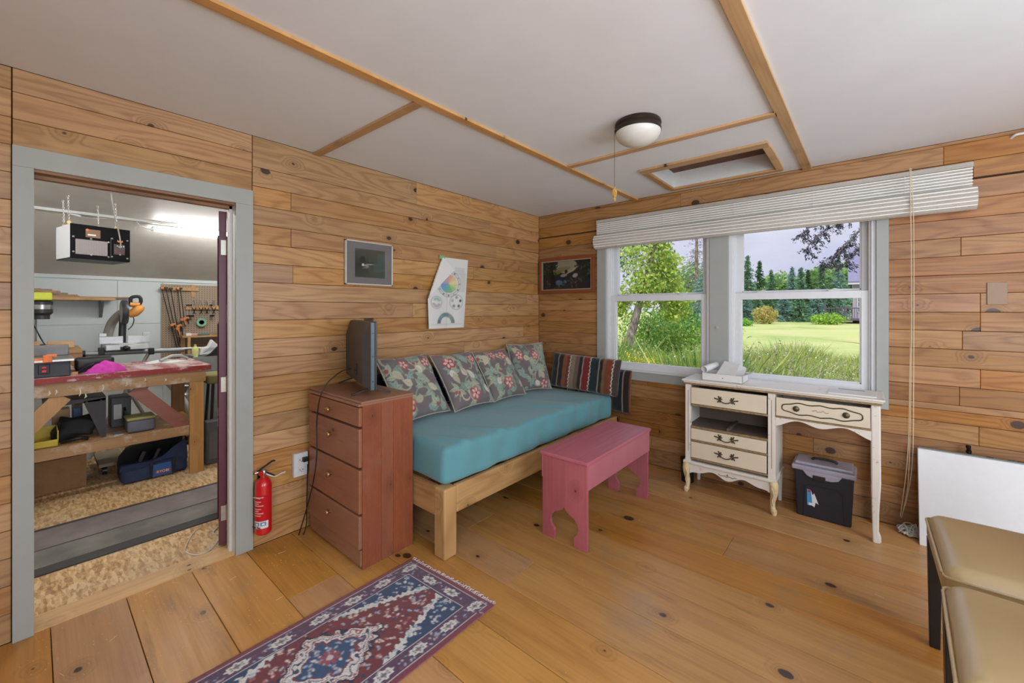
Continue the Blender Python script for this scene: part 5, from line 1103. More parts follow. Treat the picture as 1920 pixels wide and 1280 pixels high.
child(MB().box(msx + .12, msx + .20, o_.y - .03, o_.y + .03, bz, bz + .03).ball((msx + .21, o_.y, bz + .02), .024, 10, 8), 'mitre_lever', M['black'], ms, bevel=.003)
hc = P(233, 585, msx); child(MB().lathe([(.016, -.022), (.102, -.022), (.108, -.01), (.108, .012), (.10, .022), (.016, .022)], hc, 30, rot_m(math.pi / 2)), 'blade_guard', plain('guard_black', (56, 56, 58), .4, .3), ms, smooth=40)
child(MB().lathe([(.002, -.004), (.098, -.004), (.098, -.001), (.002, -.001)], hc + Vector((.0, -.024, -.0)), 40, rot_m(math.pi / 2)), 'blade', M['steel'], ms)
child(MB().tube(spline([(msx - .05, o_.y, bz + .05), (msx - .07, hc.y, hc.z - .06), (msx - .03, hc.y + .01, hc.z)]), .026, 10), 'arm', M['black'], ms, smooth=60)
ha, hb = P(250, 583, msx), P(264, 566, msx)
child(MB().tube([P(241, 590, msx), P(252, 586, msx), P(262, 578, msx), P(268, 574, msx)], .04, 12, radii=[.03, .04, .036, .02]), 'motor', plain('saw_orange', (204, 138, 62), .45), ms, smooth=60)
child(MB().tube(spline([P(246, 574, msx), P(245, 560, msx), P(252, 556, msx), P(262, 557, msx), P(264, 566, msx), P(258, 574, msx)], 4), .014, 8), 'handle', M['black'], ms, smooth=60)
child(MB().tube(spline([P(243, 570, msx), P(250, 571, msx), P(262, 571, msx)], 4), .022, 8), 'trigger_grip', plain('saw_orange2', (208, 142, 66), .45), ms, smooth=60)
child(MB().tube(spline([P(246, 590, msx), P(251, 598, msx), P(248, 610, msx), P(240, 618, msx)]), .004, 6), 'cable', M['black'], ms, smooth=60)
# dust hose beside
child(MB().tube(spline([(-2.88, -2.83, .86), (-2.88, -2.82, .98), (-2.85, -2.79, 1.13), (-2.72, -2.74, 1.22), (-2.62, -2.73, 1.22)]), .035, 10, radii=None), 'dust_bag', plain('grey_dust_bag', (150, 146, 138), .8), ms, smooth=70)
# ---- left background: drill press, boards, timber shelf
cz_ = P(100, 655, -2.35).z; dpx = -2.55; dpz = P(80, 552, dpx)
dp_ = empty('drill_press', (dpx, P(76, 570, dpx).y, 0), 0, 'drill press with yellow green hood and dark motor', 'drill press')
yA, yB = P(40, 560, dpx).y, P(99, 560, dpx).y; zA, zB = P(80, 563, dpx).z, P(80, 550, dpx).z
child(MB().box(dpx - .12, dpx + .1, yA, yB - .004, zA, zB + .008), 'belt_hood', plain('hood_yellow_green', (206, 216, 60), .45), dp_, bevel=.012)
child(MB().lathe([(.05, 0), (.062, -.01), (.062, -.10), (.045, -.12), (.045, -.15), (.02, -.15)], (dpx + .02, P(78, 570, dpx).y, zA), 20), 'motor', plain('motor_dark', (60, 60, 62), .4, .5), dp_, smooth=40)
child(MB().lathe([(.0635, -.035), (.0635, -.07)], (dpx + .02, P(78, 570, dpx).y, zA), 20), 'motor_band', M['steel'], dp_, smooth=40)
child(MB().tube([(dpx, yA + .05, cz_), (dpx, yA + .05, zA)], .03, 10), 'column', M['steel'], dp_, smooth=50); child(MB().box(dpx - .10, dpx + .15, yA - .05, yA + .12, cz_, cz_ + .03), 'base', M['black'], dp_)
o = MB().tube(spline([P(62, 607, -2.3), P(70, 622, -2.3), P(80, 640, -2.2), P(92, 655, -1.9)]), .004, 6).build('machine_cable', M['black'], smooth=60); tag(o, 'thin black cable drooping at the left of the doorway view', 'cable')
ws = empty('wall_shelf', (WXF, -3.1, 1.33), 0, 'pale wooden wall shelf carrying stacked timber strips', 'shelf')
shz = P(120, 560, WXF + .12).z; ysr = P(213, 560, WXF + .10).y
child(MB().box(WXF + .008, WXF + .26, -4.2, ysr, shz - .012, shz + .012), 'board', M['batten'], ws, bevel=.002)
yb_ = P(189, 580, WXF + .05).y
child(MB().prism([(0, 0), (.20, 0), (.20, -.015), (.03, -.16), (0, -.17)], lambda a, b, t: (WXF + .008 + a, yb_ + t, shz - .012 + b), -.012, .012), 'bracket', plain('bracket_grey', (120, 124, 126), .5, .4), ws)
strip_m = wood('timber_strips', (164, 124, 92), (120, 84, 60), 'y', 'z', 'x', ring=3, knot=.3, tint=.25)
lumber = [(.10, -4.2, -2.93, .0, .014), (.16, -4.2, -2.83, .0, .012), (.22, -4.2, -2.98, .0, .016), (.12, -4.2, -3.03, .016, .014), (.18, -4.2, -2.99, .014, .014), (.10, -4.2, -3.07, .032, .014), (.20, -4.2, -3.10, .030, .016), (.15, -4.2, -3.12, .048, .014), (.12, -4.2, -3.15, .064, .012), (.21, -4.2, -3.24, .048, .03)]
pos_w = ['longest', 'middle', 'short']
for k, (dx_, a, b, dz_, h_) in enumerate(lumber):
    o = MB().box(WXF + dx_ - .025, WXF + dx_ + .025, a, b + .02 * (k % 2), shz + .0125 + dz_, shz + .0125 + dz_ + h_ - .0005).build('timber_strip', strip_m); tag(o, 'brown timber strip in the wall shelf stack, %s' % ['bottom layer front', 'bottom layer middle', 'bottom layer rear', 'second layer front', 'second layer rear', 'third layer front', 'third layer rear', 'fourth layer front', 'topmost', 'thick one on the rear left'][k], 'timber', 'timber strips on the wall shelf')
o = MB().box(WXF + .03, WXF + .05, -3.3, P(252, 549, WXF + .04).y, shz + .0125, shz + .026).build('timber_strip', strip_m); tag(o, 'thin timber lath sticking out far right of the shelf stack', 'timber', 'timber strips on the wall shelf')
for (px0, px1, py0, py1, lab, m_) in ((62, 75, 640, 655, 'pale wood block at the far left behind the bench saw', M['batten']), (88, 140, 639, 653, 'pale pine board standing behind the bench saw', M['batten']), (135, 152, 652, 672, 'brown wooden block left of the saw stand roller', oldv)):
    a, b = P(px0, py1, -2.35), P(px1, py0, -2.35); o = MB().box(-2.40, -2.36, a.y, b.y, a.z - (.0), b.z).build('wood_block', m_, bevel=.002); tag(o, lab, 'wood')
cn_ = empty('side_counter', (-2.5, -3.4, 0), 0, 'low dark counter standing behind the bench saw', 'counter')
cz_ = P(100, 655, -2.35).z; child(MB().box(-2.75, -2.25, -4.2, P(153, 655, -2.35).y, cz_ - .03, cz_ - .0005), 'top', oldw, cn_); child(MB().box(-2.30, -2.26, -4.2, -3.05, cz_ - .12, cz_ - .031).box(-2.30, -2.26, -3.05, -3.01, -.004, cz_ - .031).box(-2.74, -2.70, -3.05, -3.01, -.004, cz_ - .031), 'frame', oldv, cn_)
# ---- pegboard with clamps
peg = NT('pegboard'); g = peg.obj(); sx = peg.n('ShaderNodeSeparateXYZ'); peg.l(g, sx.inputs[0])
fx = peg.math('SUBTRACT', peg.math('FRACT', peg.math('MULTIPLY', sx.outputs[1], 40)), .5); fz = peg.math('SUBTRACT', peg.math('FRACT', peg.math('MULTIPLY', sx.outputs[2], 40)), .5)
dd = peg.math('SQRT', peg.math('ADD', peg.math('MULTIPLY', fx, fx), peg.math('MULTIPLY', fz, fz))); peg.set(col=peg.mix(peg.rng(dd, .14, .2, 1, 0), s2l((150, 132, 114)), s2l((70, 58, 48))), rough=.8); peg = peg.m
pgx = WXF + .02
p0, p1 = P(302, 648, pgx), P(302, 532, pgx)
pgo = MB().box(WXF + .0085, pgx, p0.y, WY1 - .01, p0.z - .3, p1.z).build('pegboard', peg); tag(pgo, 'brown pegboard on the workshop back wall holding clamps', 'pegboard')
o = MB().box(pgx, pgx + .03, P(303, 540, pgx).y, P(371, 540, pgx).y, P(340, 545, pgx).z, P(340, 540, pgx).z + .008).build('clamp_rack', M['batten'], bevel=.002); tag(o, 'upper pale wooden rack holding the long bar clamps', 'rack')
o = MB().box(pgx, pgx + .012, P(358, 560, pgx).y, P(365, 560, pgx).y, P(340, 556, pgx).z, P(340, 533, pgx).z).build('rack_support', M['batten']); tag(o, 'short upright wooden strip behind the upper clamp rack', 'wood')
cx_ = pgx + .045; clo = plain('clamp_orange', (196, 122, 58), .45)
cdef = [((303, 540), (331, 650), 'leftmost'), ((311, 540), (335, 648), 'second from left'), ((320, 541), (338, 646), 'third from left'), ((333, 541), (344, 640), 'fourth from left'), ((338, 541), (347, 612), 'rightmost')]
for k, (a, b, wd_) in enumerate(cdef):
    A_, B_ = P(*a, cx_ + .004 * k), P(*b, cx_ + .004 * k); c = empty('bar_clamp', B_, 0, 'long black bar clamp with orange jaws, %s on the pegboard rack' % wd_, 'clamp', 'bar clamps on the pegboard')
    child(MB().bar(A_, B_, .012, .006), 'bar', M['blackmetal'], c)
    u_ = (B_ - A_).normalized(); child(MB().obox(A_ + Vector((.012, 0, 0)), (.05, .028, .022), None), 'fixed_jaw', clo if k in (0, 3) else M['black'], c, bevel=.003)
    t_ = (.62, .70, .66, .58, .78)[k]; pj = A_.lerp(B_, t_); child(MB().obox(pj + Vector((.02, .012, 0)), (.05, .05, .024), rot_m(.3)), 'sliding_jaw', clo, c, bevel=.004)
    child(MB().tube([pj + Vector((.04, .02, .0)), pj + Vector((.045, .035, -.06))], .007, 8), 'screw_handle', clo if k % 2 else M['black'], c, smooth=60)
o = MB().box(pgx, pgx + .03, P(347, 577, pgx).y, P(405, 577, pgx).y + .1, P(370, 580, pgx).z, P(370, 575, pgx).z + .006).build('clamp_rack', M['batten'], bevel=.002); tag(o, 'lower pale wooden rack holding small metal clamps', 'rack')
for k, px in enumerate((364, 377, 388, 401)):
    c0 = P(px, 574, cx_); c = empty('spring_clamp', c0, 0, 'silver spring clamp sitting on the lower rack, %s of four' % ('first from left', 'second from left', 'third from left', 'rightmost')[k], 'clamp', 'spring clamps')
    child(MB().bar(c0 + Vector((0, -.022, -.01)), c0 + Vector((0, -.004, .06)), .012, .006).ball(c0 + Vector((0, 0, .06)), .010, 8, 6), 'jaw', M['steel'], c); child(MB().bar(c0 + Vector((0, .022, -.01)), c0 + Vector((0, .004, .06)), .012, .006), 'jaw', M['steel'], c)
    child(MB().bar(c0 + Vector((0, -.018, -.015)), c0 + Vector((0, .012, -.09)), .01, .006).bar(c0 + Vector((0, .018, -.015)), c0 + Vector((0, -.012, -.09)), .01, .006), 'grip', M['blackmetal'], c)
for k, px in enumerate((351, 357, 395)):
    c0 = P(px, 574, cx_ - .01); c = empty('small_clamp', c0, 0, 'small screw clamp hanging from the lower rack, %s' % ('first from left', 'second from left', 'far right')[k], 'clamp', 'small screw clamps'); child(MB().bar(c0 + Vector((0, 0, .01)), c0 + Vector((.0, .004, -.12)), .008, .006), 'bar', M['steel'], c); child(MB().obox(c0 + Vector((.015, .01, -.11)), (.04, .035, .018)).obox(c0 + Vector((.015, 0, .012)), (.04, .02, .014)), 'jaw', M['blackmetal'], c)
tc_ = P(377, 604, pgx + .02)
tr_ = empty('tape_roll', tc_, 0, 'green masking tape roll hung on the pegboard', 'tape'); child(MB().lathe([(.026, 0), (.048, 0), (.048, .026), (.026, .026), (.026, 0)], tc_, 28, rot_m(0, math.pi / 2)), 'tape', plain('masking_green', (120, 168, 138), .6), tr_, smooth=40); child(MB().lathe([(.024, .001), (.0262, .001), (.0262, .025), (.024, .025), (.024, .001)], tc_, 28, rot_m(0, math.pi / 2)), 'core', plain('tape_core', (60, 84, 70), .8), tr_)
# ---- small shelf and clutter at the right behind the door edge
sy0, sy1 = P(341, 628, -3.15).y, P(405, 628, -3.15).y + .2; sz = P(370, 629, -3.15).z
s2 = empty('tool_shelf', (-3.2, sy0, 0), 0, 'narrow pale shelf unit below the green tape roll', 'shelf'); child(MB().box(-3.36, -3.12, sy0, sy1, sz - .016, sz), 'board', M['batten'], s2); child(MB().box(-3.15, -3.12, P(352, 650, -3.13).y, P(357, 650, -3.13).y, -.004, sz - .016), 'post', M['batten'], s2); child(MB().box(-3.34, -3.31, sy0 + .02, sy0 + .06, -.004, sz - .016), 'post', M['batten'], s2); child(MB().box(-3.36, -3.12, sy0, sy1, .66, .676), 'board', M['batten'], s2)
r = random.Random(6)
for k, (px, w_, h_, m_, lab) in enumerate(((354, .05, .03, M['paper'], 'small white packet on the narrow tool shelf'), (364, .06, .025, plain('pale_pink_box', (196, 150, 152), .6), 'small pink box on the narrow tool shelf'), (374, .05, .018, gry, 'small grey tool on the narrow tool shelf'), (386, .07, .02, plain('teal_tool', (60, 110, 108), .5), 'flat teal tool on the narrow tool shelf'))):
    y_ = P(px, 626, -3.15).y; o = MB().box(-3.22, -3.14, y_ - w_ / 2, y_ + w_ / 2, sz, sz + h_).build('shelf_item', m_, bevel=.004); tag(o, lab, 'shop item')
gb = P(385, 655, -2.7)
o = MB().box(-2.85, -2.45, P(362, 668, -2.45).y, P(405, 668, -2.45).y + .3, -.004, P(385, 668, -2.45).z).build('tool_cabinet', plain('cabinet_grey', (120, 122, 124), .5), bevel=.004); tag(o, 'grey tool cabinet standing right behind the workbench', 'cabinet')
czz = P(385, 668, -2.45).z
V = []; 
o = MB().prism([(0, 0), (.34, 0), (.33, .06), (.27, .20), (.22, .09), (.17, .075), (.10, .15), (.07, .08), (.02, .07)], lambda a, b, t: (-2.52 + t + .01 * math.sin(a * 20), P(372, 655, -2.52).y + a, czz + .012 + b), -.035, .035).build('plastic_bag', plain('white_plastic', (214, 214, 216), .35), bevel=.01); tag(o, 'white plastic carrier bag on the grey tool cabinet', 'bag')
o = MB().rbox((-2.53, P(388, 660, -2.53).y + .02, czz + .006), (.06, .16, .006), .005, (3, 3, 1)).build('tray', gry); tag(o, 'thin grey tray under the white carrier bag', 'tray')
o = MB().prism([(0, 0), (.05, .03), (.10, .09), (.14, .10), (.15, .04), (.10, 0)], lambda a, b, t: (-2.462 + t, P(384, 668, -2.46).y + a, czz + b), -.012, .012).build('saw_blade_guard', M['black']); tag(o, 'black curved blade guard leaning in front of the carrier bag', 'guard')
o = MB().lathe([(.026, 0), (.028, .06), (.024, .09), (.010, .10), (.010, .12)], (-2.49, P(366, 660, -2.49).y, czz), 14).build('spray_bottle', plain('can_yellow', (196, 196, 130), .5), smooth=50); tag(o, 'pale yellow bottle standing left of the carrier bag', 'bottle')
# ---- under the bench
shl = .362
yel = plain('bin_yellow', (206, 176, 56), .5)
yb0 = P(110, 830, -1.56).y
o = empty('parts_bin', (-1.65, yb0 - .1, shl), 0, 'yellow plastic parts bin on the lower bench shelf', 'bin')
child(MB().box(-1.78, -1.56, yb0 - .26, yb0, shl, shl + .006).box(-1.78, -1.56, yb0 - .006, yb0, shl, shl + .10).box(-1.78, -1.56, yb0 - .26, yb0 - .254, shl, shl + .10).box(-1.78, -1.774, yb0 - .26, yb0, shl, shl + .10).box(-1.566, -1.56, yb0 - .26, yb0, shl, shl + .045), 'tub', yel, o, bevel=.002)
o = MB().rbox((-1.72, P(144, 812, -1.66).y, shl + .075), (.09, .10, .075), .04, (6, 6, 4), deform=lambda p: (p[0], p[1] + .02 * math.sin(p[2] * 40), p[2] * (1 - .25 * (p[1] + .1) / .2) + .012 * math.sin(30 * p[1] + 20 * p[0]))).build('tool_bag', plain('black_nylon', (24, 24, 26), .7), smooth=80); o.location.z = .004; tag(o, 'slumped black nylon bag beside the yellow bin', 'bag')
o = MB().tube(spline([(-1.60, P(115, 832, -1.58).y, shl + .012), (-1.575, P(135, 835, -1.57).y, shl + .02), (-1.57, P(150, 828, -1.57).y, shl + .025), (-1.585, P(165, 822, -1.57).y, shl + .012)]), .011, 8).build('bag_strap', M['black'], smooth=60); tag(o, 'black strap lying along the front of the shelf', 'strap')
sb = empty('steel_stand', (-1.7, P(180, 800, -1.6).y, shl), 0, 'dark steel tapered stand bracket on the lower bench shelf', 'stand')
ys_ = P(178, 800, -1.6).y
child(MB().prism([(-.065, .265), (.045, .275), (.045, .0), (.02, .0)], lambda a, b, t: (-1.60 + t, ys_ + .01 + a, shl + b), -.004, .004), 'leg_plate', plain('charcoal_steel', (62, 58, 60), .45, .4), sb); child(MB().box(-1.98, -1.596, ys_ - .24, ys_ + .055, shl + .255, shl + .285), 'crossbar', M['black'], sb, bevel=.002)
child(MB().prism([(-.065, .265), (.045, .275), (.045, .0), (.02, .0)], lambda a, b, t: (-1.97 + t, ys_ + .01 + a, shl + b), -.004, .004), 'leg_plate', M['black'], sb)
for d_ in (-.04, .03): child(MB().ball((-1.594, ys_ + d_, shl + .262), .005, 8, 6), 'bolt', M['steel'], sb)
mz = P(222, 770, -1.85); mo = empty('bench_motor', (-1.95, mz.y, shl), 0, 'grey machine with a rating plate behind the lidded pouch', 'machine')
child(MB().box(-2.05, -1.86, P(208, 770, -1.86).y, P(246, 770, -1.86).y, shl, P(222, 745, -1.86).z), 'housing', gry, mo, bevel=.006); child(MB().box(-1.86, -1.857, P(213, 770, -1.86).y, P(228, 770, -1.86).y, P(222, 785, -1.86).z, P(222, 758, -1.86).z), 'rating_plate', M['paper'], mo); child(MB().tube([(-1.85, P(233, 770, -1.86).y, P(222, 765, -1.86).z), (-1.82, P(233, 770, -1.86).y, P(222, 770, -1.86).z), (-1.82, P(233, 770, -1.86).y, P(222, 785, -1.86).z)], .008, 6), 'lever', M['black'], mo)
lb2 = empty('lidded_pouch', (-1.62, P(264, 795, -1.6).y, shl), 0, 'grey zip pouch with olive yellow lid on the lower shelf', 'pouch')
yc_ = P(264, 795, -1.60).y
child(MB().rbox((-1.64, yc_, shl + .046), (.085, .078, .045), .018, (4, 4, 2)), 'body', plain('pouch_grey', (104, 104, 116), .7), lb2, smooth=60); child(MB().rbox((-1.64, yc_, shl + .098), (.087, .080, .010), .008, (4, 4, 1)), 'lid', plain('pouch_olive', (156, 152, 92), .6), lb2, smooth=60); child(MB().box(-1.65, -1.63, yc_ - .012, yc_ + .012, shl + .108, shl + .1095), 'emblem', M['black'], lb2)
o = MB().box(-1.66, -1.575, P(226, 815, -1.6).y - .035, P(226, 815, -1.6).y + .012, shl, shl + .008).build('steel_ruler', M['steel']); tag(o, 'short steel rails lying beside the olive lidded pouch', 'ruler')
o = MB().box(-2.08, -1.95, P(137, 770, -1.95).y - .0, P(143, 770, -1.95).y + .03, shl, P(137, 765, -1.95).z).build('blue_case', plain('case_blue', (96, 124, 158), .5), bevel=.006); tag(o, 'light blue plastic case at the back of the lower shelf', 'case')
o = MB().box(-2.07, -1.97, P(98, 775, -1.97).y, P(131, 775, -1.97).y, shl, P(110, 768, -1.97).z).build('wood_box', M['batten'], bevel=.003); tag(o, 'pale wooden box behind the black nylon bag', 'box')
hm = MB()
for k in range(3): hm.tube(spline([(-2.45 - .05 * k, -2.95 + .1 * k, .70 - .07 * k), (-2.42, -2.72, .62 - .08 * k), (-2.38, -2.52, .70 - .1 * k), (-2.42, -2.3, .60 - .05 * k)]), .028, 8)
o = MB().tube(spline([(-2.40, -2.98, .03), (-2.38, -2.80, .40), (-2.36, -2.66, .56), (-2.38, -2.5, .62), (-2.42, -2.35, .40), (-2.40, -2.2, .03)]), .03, 10).build('vacuum_hose', plain('hose_white', (196, 196, 194), .5), smooth=60); tag(o, 'pale grey vacuum hose looping behind the workbench', 'hose')
wh = P(347, 742, -2.45); fan = empty('floor_fan', (-2.45, wh.y, 0), 0, 'grey spoked wheel fan behind the bench leg', 'fan')
child(MB().lathe([(.095, -.015), (.105, 0), (.095, .015), (.085, 0), (.095, -.015)], wh, 24, rot_m(0, math.pi / 2)), 'rim', alu, fan, smooth=60)
for k in range(6): a = k * math.pi / 3; child(MB().bar(wh, wh + Vector((0, math.cos(a) * .09, math.sin(a) * .09)), .03, .006, up=(1, 0, 0)), 'blade', alu, fan)
child(MB().ball(wh, .03, 10, 8), 'hub', M['steel'], fan, smooth=60); child(MB().box(-2.47, -2.43, wh.y - .012, wh.y + .012, .0, wh.z - .09).box(-2.56, -2.34, wh.y - .1, wh.y + .1, -.004, .02), 'foot', M['black'], fan)
# ---- on the workshop floor
bx_m = plain('cardboard', (150, 112, 74), .85, var=.1)
q0, q1 = at(152, 885, z=0), at(62, 935, z=0)
bxo = empty('cardboard_box', (-2.1, -3.45, 0), 0, 'brown cardboard box on the floor under the workbench', 'box')
child(MB().box(-2.18, -1.78, -3.75, P(152, 885, -2.1).y + .01, -.004, .27), 'carton', bx_m, bxo, bevel=.002); child(MB().add([(-1.78, -3.75, .27), (-1.78, -3.05, .27), (-1.70, -3.05, .24), (-1.70, -3.75, .24)], [(0, 1, 2, 3)]), 'flap', bx_m, bxo)
o = MB().rbox((-1.52, -3.36, .11), (.10, .09, .114), .05, (5, 5, 5), deform=lambda p: (p[0] + .012 * math.sin(30 * p[2]), p[1] + .01 * math.sin(25 * p[2] + 9 * p[0]), p[2])).build('refuse_sack', plain('black_sack', (30, 30, 34), .35), smooth=80); tag(o, 'black refuse sack at the lower left of the doorway view', 'sack')
dl = empty('moving_dolly', (-2.3, -2.95, 0), 0, 'small wooden dolly board on castors beneath the bench', 'dolly')
child(MB().box(-2.32, -1.92, P(184, 865, -1.95).y, P(236, 865, -1.95).y, .06, .085), 'board', plain('dolly_board', (150, 138, 116), .7), dl, bevel=.004)
for (x, y) in ((-1.96, P(196, 865, -1.95).y), (-2.28, P(196, 865, -1.95).y), (-1.96, P(226, 865, -1.95).y), (-2.28, P(226, 865, -1.95).y)): child(MB().lathe([(.01, -.012), (.03, -.012), (.03, .012), (.01, .012)], (x, y, .026), 14, rot_m(math.pi / 2)).box(x - .012, x + .012, y - .018, y + .018, .045, .06), 'castor', M['black'], dl, smooth=40)
bg = empty('tool_holdall', (-1.66, -2.62, 0), 0, 'open navy blue tool holdall on the workshop floor', 'bag')
bln = plain('holdall_navy', (34, 46, 78), .75, var=.12); blk = M['black']
Ya, Yb = P(226, 895, -1.60).y, P(352, 880, -1.60).y
def bag_y(t): return Ya + (Yb - Ya) * t
child(MB().rbox((-1.70, (Ya + Yb) / 2, .055), (.115, (Yb - Ya) / 2, .058), .03, (6, 14, 3), deform=lambda p: (p[0] + .008 * math.sin(22 * p[1] + 14 * p[2]), p[1], p[2] + .006 * math.sin(18 * p[1]))), 'body', bln, bg, smooth=80)
ol_ = [(0, .10), (.02, .16), (.12, .22), (.35, .25), (.7, .28), (.93, .29), (1.0, .22), (1.0, .10)]
child(MB().prism(ol_, lambda a, b, t: (-1.79 + t + (b - .1) * .12, bag_y(a), b - .004), -.012, .012), 'back_flap', blk, bg, bevel=.006)
fo = [(-.02, .09), (0, .125), (.2, .13), (.45, .125), (.62, .15), (.8, .20), (.97, .24), (1.0, .2), (1.0, .09)]
child(MB().prism(fo, lambda a, b, t: (-1.60 + t - (b - .09) * .25, bag_y(a), b - .004), -.006, .006), 'front_flap', bln, bg, bevel=.004)
child(MB().prism([(.03, .0), (.05, .08), (.4, .085), (.42, .0)], lambda a, b, t: (-1.577 + t, bag_y(a), b + .006), -.004, .004), 'pocket', bln, bg, bevel=.003); lp_ = child(MB().prism([(.44, .0), (.45, .09), (.72, .092), (.74, .0)], lambda a, b, t: (-1.573 + t, bag_y(a), b + .006), -.005, .005), 'logo_panel', plain('holdall_blue', (44, 84, 140), .6), bg, bevel=.003)
rd = bag_y(.595)
sub(MB().box(-1.5675, -1.5665, rd - .045, rd + .045, .028, .05), 'logo_band', plain('logo_red', (150, 60, 66), .5), lp_)
me = text_mesh('RYOBI', .026); me.transform(frame_m((-1.5655, rd, .039), (0, 1, 0), (0, 0, 1))); me.materials.clear(); link('lettering', me, M['paper'], lp_)
for t_ in (.42, .76): child(MB().prism([(t_ - .02, .0), (t_ - .01, .12), (t_ + .03, .12), (t_ + .02, 0)], lambda a, b, t: (-1.570 + t, bag_y(a), b + .004), -.003, .003), 'webbing', blk, bg)
r = random.Random(2)
for k, t_ in enumerate((.30, .44, .52, .74)):
    c = Vector((-1.69, bag_y(t_), .135)); o = MB().tube([c + Vector((0, 0, -.02)), c + Vector((.03, .02, .05))], .012, 8).build('hand_tool', M['blackmetal'] if k % 2 else M['steel'], smooth=60); tag(o, 'metal tool handle poking out of the navy holdall, %s from left' % ('first', 'second', 'third', 'fourth')[k], 'tool', 'tools in the holdall')
o = MB().box(-1.66, -1.58, P(384, 830, -1.6).y, P(384, 830, -1.6).y + .36, -.004, P(384, 790, -1.6).z).build('power_tool_case', plain('case_grey', (84, 82, 84), .5), bevel=.012); tag(o, 'upright grey tool case right of the bench leg', 'case')
MB().box(-1.578, -1.574, P(391, 830, -1.58).y, P(391, 830, -1.58).y + .22, .04, .26).build('front_rib', plain('case_grey2', (96, 94, 96), .5), o, bevel=.003)
sf = empty('shop_stool', (-1.9, -2.2, 0), 0, 'dark stool with olive seat behind the open door edge', 'stool')
syc = P(398, 710, -1.85).y + .06
child(MB().rbox((-1.85, syc, P(390, 708, -1.85).z), (.13, .13, .04), .025, (4, 4, 2)), 'seat', plain('olive_seat', (128, 118, 70), .7), sf, smooth=60)
for (a, b) in ((-.1, -.1), (.1, -.1), (-.1, .1), (.1, .1)): child(MB().tube([(-1.85 + a * .7, syc + b * .7, P(390, 716, -1.85).z), (-1.85 + a, syc + b, -.004)], .012, 8), 'leg', M['black'], sf)
# ---- hanging air filter
fxp = -1.55; fA, fB = P(118, 417, fxp), P(236, 489, fxp); fC = P(118, 483, fxp)
ft = P(236, 430, fxp)
y0_, y1_ = fA.y, fB.y; z1_, z0_ = (fA.z + ft.z) / 2, (fB.z + fC.z) / 2; D_ = .30
af = empty('air_filter', (fxp - D_ / 2, (y0_ + y1_) / 2, z0_), 0, 'black and white air filter box hanging on chains', 'air filter')
child(MB().box(fxp - D_, fxp - .006, y0_ + .002, y1_ - .002, z0_ + .004, z1_ - .002), 'case', M['white'], af, bevel=.003)
fp = child(MB().box(fxp - .006, fxp, y0_, y1_, z0_ - .002, z1_), 'front_panel', plain('matt_black', (14, 14, 15), .75, spec=.15), af, bevel=.002)
child(MB().box(fxp - D_, fxp - .006, y0_ + .004, y1_ - .004, z0_ - .004, z0_ + .003), 'bottom_panel', M['black'], af)
W_ = y1_ - y0_; Hh = z1_ - z0_; fq = lambda a, b: (y0_ + a * W_, z0_ + b * Hh)
grm = NT('perforated_metal'); g = grm.obj(); sx = grm.n('ShaderNodeSeparateXYZ'); grm.l(g, sx.inputs[0]); s_ = 150
fx = grm.math('SUBTRACT', grm.math('FRACT', grm.math('MULTIPLY', grm.math('ADD', sx.outputs[1], sx.outputs[2]), s_)), .5); fz = grm.math('SUBTRACT', grm.math('FRACT', grm.math('MULTIPLY', grm.math('SUBTRACT', sx.outputs[1], sx.outputs[2]), s_)), .5)
dd = grm.math('SQRT', grm.math('ADD', grm.math('MULTIPLY', fx, fx), grm.math('MULTIPLY', fz, fz))); grm.set(col=grm.mix(grm.rng(dd, .25, .33, 1, 0), s2l((150, 140, 140)), s2l((50, 44, 44))), rough=.5); grm = grm.m
a, b = fq(.08, .12), fq(.60, .56); sub(MB().box(fxp, fxp + .002, a[0], b[0], a[1], b[1]), 'grille', grm, fp)
a, b = fq(.24, .64), fq(.48, .88); lbp = sub(MB().box(fxp, fxp + .002, a[0], b[0], a[1], b[1]), 'badge', plain('badge_brown', (120, 84, 52), .5), fp)
sub(MB().box(fxp + .002, fxp + .0025, a[0] + .01, a[0] + .05, a[1] + .012, a[1] + .022), 'lettering', M['paper'], fp); sub(MB().ball((fxp + .002, a[0] + .008, b[1] - .006), .008, 8, 6, (.3, 1, 1)), 'emblem', orange, fp)
a, b = fq(.655, .08), fq(.66, .70); sub(MB().box(fxp, fxp + .002, a[0], b[0], a[1], b[1]), 'divider', gry, fp)
a, b = fq(.71, .20), fq(.90, .52); cpn = sub(MB().box(fxp, fxp + .002, a[0], b[0], a[1], b[1]), 'control_panel', plain('panel_brown', (52, 38, 32), .4), fp)
for (u_, v_) in ((.77, .46), (.80, .44), (.84, .45), (.88, .46)): q = fq(u_, v_); sub(MB().ball((fxp + .002, q[0], q[1]), .004, 8, 6), 'button', M['paper'], fp)
for (u_, v_) in ((.74, .30), (.80, .26), (.87, .30)): q = fq(u_, v_); sub(MB().ball((fxp + .002, q[0], q[1]), .004, 8, 6), 'button', exr, fp)
q = fq(.82, .62); sub(MB().prism([(-.014, -.008), (.014, -.008), (.014, .008), (.007, .0), (0, .012), (-.007, 0), (-.014, .008)], lambda a, b, t: (fxp + t, q[0] + a, q[1] + b), 0, .003), 'emblem', orange, fp)
for (u_, v_) in ((.05, .62), (.05, .18), (.33, .60), (.33, .12), (.62, .55), (.62, .10), (.68, .68), (.68, .12), (.95, .66), (.95, .10), (.82, .20)): q = fq(u_, v_); sub(MB().ball((fxp, q[0], q[1]), .006, 8, 6, (.6, 1, 1)), 'screw', M['steel'], fp, smooth=60)
